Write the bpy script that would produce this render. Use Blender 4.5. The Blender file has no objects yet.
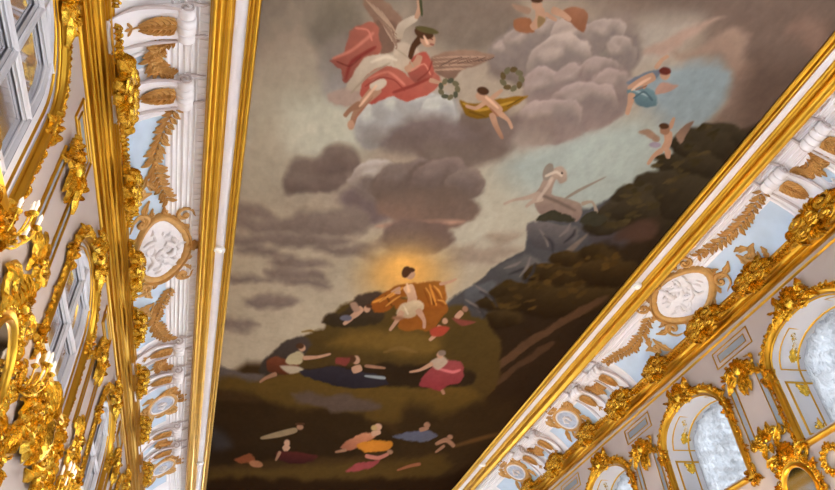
import bpy, math, random
import numpy as np
from mathutils import Matrix, Vector
PI = math.pi
EYE = 1.6            # camera height; the Z values below are counted from the eye
CX = 4.05            # centre line of the hall in X
sc = bpy.context.scene
col = sc.collection

# ------------------------------------------------------------------ camera
cam_d = bpy.data.cameras.new('camera'); cam_d.sensor_width = 36; cam_d.lens = 28.59
cam_d.clip_start = 0.05; cam_d.clip_end = 300
cam = bpy.data.objects.new('camera', cam_d); col.objects.link(cam)
R = ((0.96054662, 0.13621271, 0.24247944), (-0.27236428, 0.63714757, 0.72101365), (-0.05628396, -0.75860996, 0.64910942))
cam.matrix_world = Matrix(((R[0][0], -R[0][1], -R[0][2], 0), (R[1][0], -R[1][1], -R[1][2], 0), (R[2][0], -R[2][1], -R[2][2], EYE), (0, 0, 0, 1)))
sc.camera = cam

# ------------------------------------------------------------------ daylight and exposure
world = bpy.data.worlds.new('sky'); sc.world = world; world.use_nodes = True
bg = world.node_tree.nodes['Background']
wt = world.node_tree; wc = wt.nodes.new('ShaderNodeTexCoord'); ws = wt.nodes.new('ShaderNodeSeparateXYZ'); wr = wt.nodes.new('ShaderNodeValToRGB')
wt.links.new(wc.outputs['Generated'], ws.inputs[0]); wt.links.new(ws.outputs['Z'], wr.inputs['Fac']); wt.links.new(wr.outputs['Color'], bg.inputs[0])
wr.color_ramp.elements[0].position = 0.0; wr.color_ramp.elements[0].color = (.54, .60, .68, 1)      # made-up dimmer glow below the horizon, graded to shade the curtain folds
wr.color_ramp.elements[1].position = .35; wr.color_ramp.elements[1].color = (0.72, 0.88, 1.08, 1)
bg.inputs[1].default_value = 9.0
sc.view_settings.view_transform = 'Standard'; sc.view_settings.look = 'None'
sc.view_settings.exposure = 1.62; sc.view_settings.gamma = 1.0; sc.view_settings.use_curve_mapping = False
LAMP = 5.0          # watts of one wall light

# ------------------------------------------------------------------ materials
def lin(h):
    if isinstance(h, str): h = [int(h[i:i+2], 16)/255 for i in (0, 2, 4)]
    return [c/12.92 if c <= .04045 else ((c+.055)/1.055)**2.4 for c in h]
def mat(name, c, rough=.5, metal=0.0, noise=0.0, nscale=6.0, bump=0.0, bscale=40.0, spec=.5, c2=None):
    m = bpy.data.materials.new(name); m.use_nodes = True
    nt = m.node_tree; b = nt.nodes['Principled BSDF']
    b.inputs['Roughness'].default_value = rough; b.inputs['Metallic'].default_value = metal
    b.inputs['Specular IOR Level'].default_value = spec
    tc = nt.nodes.new('ShaderNodeTexCoord')
    n = nt.nodes.new('ShaderNodeTexNoise'); n.inputs['Scale'].default_value = nscale; n.inputs['Detail'].default_value = 4
    nt.links.new(tc.outputs['Object'], n.inputs['Vector'])
    r = nt.nodes.new('ShaderNodeValToRGB'); nt.links.new(n.outputs['Fac'], r.inputs['Fac'])
    a = [v*(1-noise) for v in c]; z = [min(1, v*(1+noise)) for v in (c2 or c)]
    r.color_ramp.elements[0].position = .3; r.color_ramp.elements[1].position = .7
    r.color_ramp.elements[0].color = (*a, 1); r.color_ramp.elements[1].color = (*z, 1)
    nt.links.new(r.outputs['Color'], b.inputs['Base Color'])
    if bump:
        n2 = nt.nodes.new('ShaderNodeTexNoise'); n2.inputs['Scale'].default_value = bscale; n2.inputs['Detail'].default_value = 3
        nt.links.new(tc.outputs['Object'], n2.inputs['Vector'])
        bp = nt.nodes.new('ShaderNodeBump'); bp.inputs['Strength'].default_value = bump; bp.inputs['Distance'].default_value = .02
        nt.links.new(n2.outputs['Fac'], bp.inputs['Height']); nt.links.new(bp.outputs['Normal'], b.inputs['Normal'])
    return m
M = {}
M['gold'] = mat('gilded carving', (0.58, 0.33, 0.026), .24, .95, .25, 14, .6, 34, c2=(0.82, 0.50, 0.06))
M['gilt'] = mat('gilded moulding', (0.60, 0.325, 0.03), .30, .93, .10, 3, .08, 30)
M['ochre'] = mat('ochre gilt relief', (0.56, 0.305, 0.085), .55, .25, .15, 8, .3, 30)
M['plaster'] = mat('white plaster', (0.83, 0.79, 0.785), .75, 0, .04, 3, .05, 60)
M['wall'] = mat('painted wall', (0.47, 0.385, 0.335), .6, 0, .02, 2, .03, 60)
M['wood'] = mat('white painted wood', (0.62, 0.61, 0.63), .4, 0, .02, 3)
M['blue'] = mat('pale blue plaster', (0.50, 0.60, 0.70), .75, 0, .07, 2.5, .05, 60)
M['grey'] = mat('grey green paint', (0.27, 0.29, 0.30), .6, 0, .05, 4)
M['relief'] = mat('white relief plaster', (0.78, 0.74, 0.73), .7, 0, .05, 8, .2, 40)
M['shadow stone'] = mat('plaster darkened as shade', (0.56, 0.48, 0.46), .8, 0, .06, 8)  # white plaster darkened to paint in shade on console spirals and edges
M['greyrelief'] = mat('blue grey relief plaster', (0.40, 0.43, 0.50), .7, 0, .15, 8, .2, 40)
M['floor'] = mat('inlaid parquet', (0.42, 0.37, 0.335), .35, 0, .25, 3)
M['bulb'] = mat('white glass candle', (0.9, 0.88, 0.84), .15)
nt = M['bulb'].node_tree; b = nt.nodes['Principled BSDF']; b.inputs['Emission Color'].default_value = (1, .82, .6, 1); b.inputs['Emission Strength'].default_value = .12
M['mirror'] = mat('old mirror glass', (0.42, 0.40, 0.38), .06, 1.0)
M['pane'] = mat('window pane glass', (0.55, 0.56, 0.60), .05, .85)
M['white plastic'] = mat('white plastic', (0.85, 0.84, 0.82), .35)
m = bpy.data.materials.new('ruffled gauze'); m.use_nodes = True; nt = m.node_tree; nt.nodes.clear()
o_ = nt.nodes.new('ShaderNodeOutputMaterial'); mx = nt.nodes.new('ShaderNodeMixShader'); d_ = nt.nodes.new('ShaderNodeBsdfDiffuse'); t_ = nt.nodes.new('ShaderNodeBsdfTranslucent')
d_.inputs[0].default_value = (.60, .61, .62, 1); t_.inputs[0].default_value = (.078, .072, .068, 1); mx.inputs[0].default_value = .5
tc = nt.nodes.new('ShaderNodeTexCoord'); n = nt.nodes.new('ShaderNodeTexNoise'); n.inputs['Scale'].default_value = 5; n.inputs['Detail'].default_value = 6; n.inputs['Distortion'].default_value = 2.5
mp = nt.nodes.new('ShaderNodeMapping'); mp.inputs['Scale'].default_value = (2.2, 1, .8); nt.links.new(tc.outputs['Object'], mp.inputs[0]); nt.links.new(mp.outputs[0], n.inputs['Vector'])
r = nt.nodes.new('ShaderNodeValToRGB'); r.color_ramp.elements[0].position = .38; r.color_ramp.elements[0].color = (.070, .067, .064, 1); r.color_ramp.elements[1].position = .6; r.color_ramp.elements[1].color = (.125, .119, .113, 1)
nt.links.new(n.outputs['Fac'], r.inputs['Fac']); nt.links.new(r.outputs['Color'], t_.inputs[0])
bp = nt.nodes.new('ShaderNodeBump'); bp.inputs['Distance'].default_value = .12; nt.links.new(n.outputs['Fac'], bp.inputs['Height']); nt.links.new(bp.outputs[0], d_.inputs['Normal']); nt.links.new(bp.outputs[0], t_.inputs['Normal'])
nt.links.new(d_.outputs[0], mx.inputs[1]); nt.links.new(t_.outputs[0], mx.inputs[2]); nt.links.new(mx.outputs[0], o_.inputs[0]); M['gauze'] = m
m = bpy.data.materials.new('oil painted canvas'); m.use_nodes = True; nt = m.node_tree; b = nt.nodes['Principled BSDF']
at = nt.nodes.new('ShaderNodeVertexColor'); at.layer_name = 'paint'
hs = nt.nodes.new('ShaderNodeMix'); hs.data_type = 'RGBA'; hs.blend_type = 'MULTIPLY'; hs.inputs[0].default_value = 1
nt.links.new(at.outputs['Color'], hs.inputs[6])
tc = nt.nodes.new('ShaderNodeTexCoord'); n = nt.nodes.new('ShaderNodeTexNoise'); n.inputs['Scale'].default_value = 9; n.inputs['Detail'].default_value = 6
nt.links.new(tc.outputs['Object'], n.inputs['Vector']); r = nt.nodes.new('ShaderNodeValToRGB')
r.color_ramp.elements[0].color = (.88, .88, .88, 1); r.color_ramp.elements[1].color = (1.1, 1.09, 1.08, 1); nt.links.new(n.outputs['Fac'], r.inputs['Fac'])
nt.links.new(r.outputs['Color'], hs.inputs[7]); nt.links.new(hs.outputs[2], b.inputs['Base Color'])
b.inputs['Roughness'].default_value = 1; b.inputs['Specular IOR Level'].default_value = 0; M['canvas'] = m

# ------------------------------------------------------------------ mesh helpers
class MB:
    """collects shapes; put(p) maps the maker's (u, v, w) to local space: u along the wall, v up, w out into the room"""
    def __init__(s, put=None): s.v = []; s.f = []; s.put = put or (lambda u, v, w: (u, -w, v))
    def add(s, pts, faces):
        n = len(s.v); s.v += [s.put(*p) for p in pts]; s.f += [tuple(i+n for i in f) for f in faces]
    def box(s, u0, u1, v0, v1, w0, w1):
        p = [(u, v, w) for u in (u0, u1) for v in (v0, v1) for w in (w0, w1)]
        s.add(p, [(0, 1, 3, 2), (4, 6, 7, 5), (0, 4, 5, 1), (2, 3, 7, 6), (0, 2, 6, 4), (1, 5, 7, 3)])
    def blob(s, u, v, w, ru, rv, rw, a=0, n=7, m=5):
        ca, sa = math.cos(a), math.sin(a); P = [(u, v, w+rw), ]
        for j in range(1, m):
            t = PI*j/m
            for i in range(n):
                q = 2*PI*i/n; x = ru*math.sin(t)*math.cos(q); y = rv*math.sin(t)*math.sin(q)
                P.append((u+x*ca-y*sa, v+x*sa+y*ca, w+rw*math.cos(t)))
        P.append((u, v, w-rw)); F = [(0, 1+i, 1+(i+1) % n) for i in range(n)]
        for j in range(m-2):
            for i in range(n):
                a0 = 1+j*n+i; a1 = 1+j*n+(i+1) % n; F.append((a0, a0+n, a1+n, a1))
        k = len(P)-1; o = 1+(m-2)*n; F += [(k, o+(i+1) % n, o+i) for i in range(n)]
        s.add(P, F)
    def tube(s, pts, rad, n=6, flat=1.0, closed=False):
        """tube through (u,v,w) points with radii"""
        N = len(pts); P = []
        for i in range(N):
            a = Vector(pts[(i-1) % N if closed else max(0, i-1)]); b = Vector(pts[(i+1) % N if closed else min(N-1, i+1)])
            t = (b-a); t = t.normalized() if t.length > 1e-9 else Vector((1, 0, 0))
            up = Vector((0, 0, 1)) if abs(t.z) < .95 else Vector((0, 1, 0)); x = t.cross(up).normalized(); y = x.cross(t).normalized()
            r = rad[i] if hasattr(rad, '__len__') else rad
            for k in range(n):
                q = 2*PI*k/n; p = Vector(pts[i])+x*(r*math.cos(q))+y*(r*flat*math.sin(q)); P.append(tuple(p))
        F = []
        for i in range(N if closed else N-1):
            j = (i+1) % N
            for k in range(n): F.append((i*n+k, i*n+(k+1) % n, j*n+(k+1) % n, j*n+k))
        if not closed: F += [tuple(range(n-1, -1, -1)), tuple((N-1)*n+k for k in range(n))]
        s.add(P, F)
    def rail(s, pts, wd, ht, closed=True, w0=0.0):
        """moulding with a rounded section laid flat on the wall along (u,v) points; wd wide, ht proud"""
        N = len(pts); sec = [(-.5, 0), (-.5, .35), (-.3, .8), (0, 1), (.3, .8), (.5, .35), (.5, 0)]; P = []; K = len(sec)
        for i in range(N):
            p = Vector(pts[i]); a = Vector(pts[(i-1) % N]) if (closed or i) else p; b = Vector(pts[(i+1) % N]) if (closed or i < N-1) else p
            d1 = (p-a).normalized() if (p-a).length > 1e-9 else (b-p).normalized(); d2 = (b-p).normalized() if (b-p).length > 1e-9 else d1
            n1 = Vector((-d1.y, d1.x)); n2 = Vector((-d2.y, d2.x)); m = (n1+n2)
            m = m.normalized() if m.length > 1e-6 else n1; m /= max(.35, m.dot(n1))
            for (x, h) in sec: q = p+m*(x*wd); P.append((q.x, q.y, w0+h*ht))
        F = []
        for i in range(N if closed else N-1):
            j = (i+1) % N
            for k in range(K-1): F.append((i*K+k, j*K+k, j*K+k+1, i*K+k+1))
            F.append((i*K+K-1, j*K+K-1, j*K, i*K))
        if not closed: F += [tuple(range(K)), tuple((N-1)*K+k for k in range(K-1, -1, -1))]
        s.add(P, F)
    def plate(s, pts, w0, w1):
        n = len(pts); P = [(u, v, w0) for u, v in pts]+[(u, v, w1) for u, v in pts]
        s.add(P, [tuple(range(n, 2*n)), tuple(range(n-1, -1, -1))]+[(i, (i+1) % n, n+(i+1) % n, n+i) for i in range(n)])
    def leaf(s, u, v, ang, L, W, curl=0.0, lift=.06, w=0.0, lobes=3, n=9):
        """an acanthus leaf: curved, ridged, with lobed edges"""
        P = []; x, y, a = u, v, ang; d = L/(n-1)
        for i in range(n):
            t = i/(n-1); wd = W*.5*(math.sin(PI*min(1, t*.86+.10))**.8)*(1+.28*math.cos(2*PI*lobes*t)); wd = max(wd, W*.02)
            h = w+lift*(.25+math.sin(PI*t*.9)*.9); nx, ny = -math.sin(a), math.cos(a)
            for (k, hh) in ((-1, .25), (-.55, .85), (-.12, .62), (0, 1), (.12, .62), (.55, .85), (1, .25)):
                P.append((x+nx*wd*k, y+ny*wd*k, w+(h-w)*hh))
            P.append((x, y, w-.004)); x += math.cos(a)*d; y += math.sin(a)*d; a += curl/(n-1)
        K = 8; F = []
        for i in range(n-1):
            for k in range(K): F.append((i*K+k, i*K+(k+1) % K, (i+1)*K+(k+1) % K, (i+1)*K+k))
        F += [tuple(range(K-1, -1, -1)), tuple((n-1)*K+k for k in range(K))]
        s.add(P, F)
    def scroll(s, u, v, r, ang, turns=1.2, hand=1, th=.03, w=.03, tail=0.0, n=18):
        """a C scroll: tapered tube winding in to an eye at (u,v)"""
        pts = []; rad = []
        for i in range(n):
            t = i/(n-1); rr = r*(1-t)**.9+th*.4; a = ang+hand*turns*2*PI*t
            pts.append((u+rr*math.cos(a), v+rr*math.sin(a), w+th*.8*t)); rad.append(th*(.55+.6*math.sin(PI*min(1, t*1.1))))
        if tail:
            a = ang-hand*.15; p = pts[0]; tx, ty = -math.sin(ang)*-hand, math.cos(ang)*-hand
            for k in (1, 2, 3): pts.insert(0, (p[0]+tx*tail*k/3+math.cos(ang)*tail*.12*k*k/3, p[1]+ty*tail*k/3+math.sin(ang)*tail*.12*k*k/3, w*.8)); rad.insert(0, th*(.6-.13*k))
        s.tube(pts, rad, 6, 1.0); s.blob(u, v, w+th*.9, th*1.1, th*1.1, th*.9)
    def shell(s, u, v, r, ang, spread=2.4, n=7, lift=.08, w=0.0):
        for i in range(n):
            a = ang+spread*(i/(n-1)-.5); L = r*(.78+.22*math.cos((i/(n-1)-.5)*PI)); s.leaf(u, v, a, L, r*.34, 0, lift, w, 1, 6)
        s.blob(u, v, w+lift*.7, r*.2, r*.2, lift*.6)
    def build(s, name, material, parent=None, loc=None, rot=0.0, smooth=45):
        me = bpy.data.meshes.new(name); me.from_pydata(s.v, [], s.f); me.materials.append(M[material] if isinstance(material, str) else material)
        me.polygons.foreach_set('use_smooth', [True]*len(me.polygons)); me.update()
        import bmesh
        bm = bmesh.new(); bm.from_mesh(me); bmesh.ops.recalc_face_normals(bm, faces=bm.faces); bm.to_mesh(me); bm.free()
        me.set_sharp_from_angle(angle=math.radians(smooth))
        o = bpy.data.objects.new(name, me); col.objects.link(o)
        if parent: o.parent = parent
        if loc is not None: o.location = loc
        o.rotation_euler.z = rot
        return o
def tag(o, label, cat, group=None):
    o['label'] = label; o['category'] = cat
    if group: o['group'] = group
    return o
def struct(o, label=None):
    o['kind'] = 'structure'
    if label: o['label'] = label
    return o
def thing(name, loc, rot=0.0):
    o = bpy.data.objects.new(name, None); o.empty_display_size = .2; col.objects.link(o); o.location = loc; o.rotation_euler.z = rot; return o
def kids(o): return [c for c in bpy.data.objects if c.parent == o]
def dup(o, parent=None):
    c = o.copy(); col.objects.link(c); c.parent = parent
    for ch in kids(o): dup(ch, c)
    return c
# side: -1 the left wall, +1 the right wall
WALL = 6.5
def on_wall(side, y, z, off=0.0): return (CX+side*(WALL-off), y, z+EYE)
def rot_of(side): return -PI/2 if side > 0 else PI/2
def relief_put(u, v, w): return (u, -max(w, .003), v)      # carving never sinks into the wall behind it
# the cove between ceiling frame and cornice, in (distance from centre line, height above the eye)
def cove_profile(n=40):
    out = []
    for i in range(n+1):
        t = PI/2*i/n; tt = math.sin(t)/(math.sin(t)+math.cos(t))
        out.append((.6*(5.05+1.2*math.cos(t))+.4*(6.25-1.2*tt), .6*(8.1+.87*math.sin(t))+.4*(8.1+.87*tt)))
    s = [0.0]
    for a, b in zip(out, out[1:]): s.append(s[-1]+math.hypot(a[0]-b[0], a[1]-b[1]))
    return out, s
CP, CS = cove_profile()
def cove_at(s):
    s = max(-.3, min(CS[-1]+.2, s)); i = 0
    while i < len(CS)-2 and CS[i+1] < s: i += 1
    k = (s-CS[i])/(CS[i+1]-CS[i]); x = CP[i][0]+k*(CP[i+1][0]-CP[i][0]); z = CP[i][1]+k*(CP[i+1][1]-CP[i][1])
    # smoothed normal: sample across a wider step
    j0 = max(0, i-2); j1 = min(len(CP)-1, i+3); dx = CP[j1][0]-CP[j0][0]; dz = CP[j1][1]-CP[j0][1]; l = math.hypot(dx, dz)
    return x, z, dz/l, -dx/l      # normal towards the room: smaller x, smaller z
def cove_put(u, s, w):
    w = max(w, .002)
    x, z, nx, nz = cove_at(s)
    return (u, -(WALL-x+nx*w), z-8.1-abs(nz)*w)
def on_cove(side, y): return (CX+side*WALL, y, 8.1+EYE)

# ------------------------------------------------------------------ room shell
Y0, Y1, ZT = -8.0, 46.0, 9.06
WIN = {1: [0.10, 4.15, 8.20, 12.17, 16.25, 20.30, 24.35, 28.4, 32.45, 36.5, 40.55], -1: [-5.2, -0.3, 4.60, 9.47, 14.40, 19.30, 24.2, 29.1, 34.0, 38.9]}
HW, SILL, SPRING, RISE = 1.15, 4.93, 6.30, .80     # upper windows
LOWT, LOWB = 2.5, -0.9                                # lower windows: top and bottom
DEPTH = .82
def arch(hw, sill, spring, rise, n=18, c=0.0, pw=1.0):
    """outline of a window: left foot, left spring, arch, right foot"""
    p = [(c-hw, sill), (c-hw, (sill+spring)/2)]
    for i in range(n+1):
        t = PI-PI*i/n; p.append((c+hw*math.cos(t), spring+rise*math.sin(t)**.9 if 0 < i < n else spring))
    return p+[(c+hw, (sill+spring)/2), (c+hw, sill)]
def wall(side):
    mb = MB(lambda y, z, w: (CX+side*(WALL+w), y, z+EYE)); cur = Y0; top = ZT+.1; bot = -EYE
    def q(a, b, z0, z1): mb.add([(a, z0, 0), (b, z0, 0), (b, z1, 0), (a, z1, 0)], [(0, 1, 2, 3)])
    for c in WIN[side]:
        q(cur, c-HW, bot, top); cur = c+HW
        q(c-HW, c+HW, bot, LOWB); q(c-HW, c+HW, LOWT, SILL)
        a = [p for p in arch(HW, SILL, SPRING, RISE, c=c)][2:-2]
        for p, r in zip(a, a[1:]): mb.add([(p[0], p[1], 0), (r[0], r[1], 0), (r[0], top, 0), (p[0], top, 0)], [(0, 1, 2, 3)])
        # lower reveal box
        for d in ([(c-HW, LOWB, 0), (c-HW, LOWB, DEPTH), (c-HW, LOWT, DEPTH), (c-HW, LOWT, 0)], [(c+HW, LOWB, 0), (c+HW, LOWB, DEPTH), (c+HW, LOWT, DEPTH), (c+HW, LOWT, 0)],
                  [(c-HW, LOWT, 0), (c+HW, LOWT, 0), (c+HW, LOWT, DEPTH), (c-HW, LOWT, DEPTH)], [(c-HW, LOWB, 0), (c+HW, LOWB, 0), (c+HW, LOWB, DEPTH), (c-HW, LOWB, DEPTH)]): mb.add(d, [(0, 1, 2, 3)])
    q(cur, Y1, bot, top)
    return struct(mb.build('wall_left' if side < 0 else 'wall_right', 'wall'))
wall(-1); wall(1)
def flat(name, pts, material): 
    mb = MB(lambda x, y, z: (x, y, z)); mb.add(pts, [(0, 1, 2, 3)]); return struct(mb.build(name, material))
XL, XR = CX-WALL, CX+WALL
flat('wall_near', [(XL, Y0, 0), (XR, Y0, 0), (XR, Y0, ZT+EYE+.1), (XL, Y0, ZT+EYE+.1)], 'wall')
flat('wall_far', [(XL, Y1, 0), (XR, Y1, 0), (XR, Y1, ZT+EYE+.1), (XL, Y1, ZT+EYE+.1)], 'wall')
flat('floor', [(XL, Y0, 0), (XR, Y0, 0), (XR, Y1, 0), (XL, Y1, 0)], 'floor')
flat('ceiling', [(XL-1, Y0, ZT+EYE), (XR+1, Y0, ZT+EYE), (XR+1, Y1, ZT+EYE), (XL-1, Y1, ZT+EYE)], 'plaster')

def sweep(mb, prof, side, y0=Y0, y1=Y1, closed=True):
    """profile of (distance from centre line, height above eye) drawn along the hall"""
    n = len(prof); P = [(CX+side*x, y, z+EYE) for y in (y0, y1) for x, z in prof]
    F = [(i, (i+1) % n, n+(i+1) % n, n+i) for i in range(n if closed else n-1)]
    if closed: F += [tuple(range(n)), tuple(range(2*n-1, n-1, -1))]
    mb.add(P, F)
def ident(x, y, z): return (x, y, z)
def arc(x0, z0, x1, z1, bulge, n=6):
    """quarter-round-like run between two points; bulge>0 belly towards the room"""
    out = []; dx, dz = x1-x0, z1-z0; l = math.hypot(dx, dz); nx, nz = dz/l, -dx/l
    if nz > 0: nx, nz = -nx, -nz
    for i in range(n+1):
        t = i/n; b = bulge*math.sin(PI*t); out.append((x0+dx*t+nx*b, z0+dz*t+nz*b))
    return out
tn = 0
for side, nm in ((-1, 'left'), (1, 'right')):
    # cove with its blue fields
    tn += 1; mb = MB(ident); sweep(mb, CP+[(5.05, 9.06), (6.5, 9.06), (6.5, 8.1)], side); cove = struct(mb.build('trim_%d' % tn, 'plaster', smooth=60), 'white plaster cove along the %s side of the ceiling' % nm)
    # flutes between the blue fields and the dentils
    mb = MB(ident)
    for s0, wd, pr in ((.98, .05, .035), (1.07, .04, .025), (1.15, .06, .045), (1.25, .05, .03), (1.33, .06, .05)):
        a = [cove_at(s0+wd*k/4) for k in range(5)]; pr_ = [(x-nx*pr*math.sin(PI*k/4), z-abs(nz)*pr*math.sin(PI*k/4)) for k, (x, z, nx, nz) in enumerate(a)]
        pr_ += [(a[4][0]+.03, a[4][1]+.03), (a[0][0]+.03, a[0][1]+.03)]; sweep(mb, pr_, side)
    mb.build('fluting', 'plaster', cove, smooth=60)
    mb = MB(ident); y = 2.0
    while y < 30:
        x, z, nx, nz = cove_at(1.42); mb.add([(CX+side*xx, yy, zz+EYE) for yy in (y, y+.085) for xx, zz in ((5.19, 8.97), (5.07, 8.97), (5.07, 8.935), (5.19, 8.915))], [(0, 1, 2, 3), (7, 6, 5, 4), (0, 4, 5, 1), (1, 5, 6, 2), (2, 6, 7, 3), (3, 7, 4, 0)]); y += .145
    mb.build('dentil_band', 'plaster', cove)['kind'] = 'stuff'
    # gilded cornice
    tn += 1; mb = MB(ident)
    prof = [(6.5, 7.84), (6.44, 7.84), (6.44, 7.89)]+arc(6.42, 7.90, 6.36, 7.95, .03)+[(6.37, 7.97), (6.33, 7.98)]+arc(6.32, 7.99, 6.25, 8.03, -.02)+[(6.25, 8.06), (6.22, 8.06)]+arc(6.22, 8.07, 6.19, 8.11, .03)+[(6.19, 8.15), (6.17, 8.16), (6.17, 8.20), (6.22, 8.22), (6.3, 8.2), (6.5, 8.2)]
    sweep(mb, prof, side); struct(mb.build('trim_%d' % tn, 'gilt', smooth=30), 'gilded cornice moulding along the top of the %s wall' % nm)
    # second gilt bead lower on the wall
    tn += 1; mb = MB(ident); sweep(mb, [(6.5, 7.70)]+arc(6.49, 7.70, 6.49, 7.76, -.035)+[(6.5, 7.76)], side)
    struct(mb.build('trim_%d' % tn, 'gilt'), 'thin gilded bead under the %s cornice' % nm)
    # string course between the storeys
    tn += 1; mb = MB(ident); sweep(mb, [(6.5, 2.62), (6.40, 2.64), (6.38, 2.70), (6.36, 2.76), (6.36, 2.84), (6.42, 2.88), (6.44, 2.94), (6.5, 2.96)], side)
    struct(mb.build('trim_%d' % tn, 'gilt', smooth=30), 'gilded string course between lower and upper storey, %s wall' % nm)
for side, nm in ((-1, 'left'), (1, 'right')):
    mb = MB(ident); sweep(mb, [(6.5, -1.6), (6.42, -1.6), (6.42, -1.4), (6.46, -1.36), (6.5, -1.36)], side); struct(mb.build('baseboard_'+nm, 'wood'))

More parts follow.
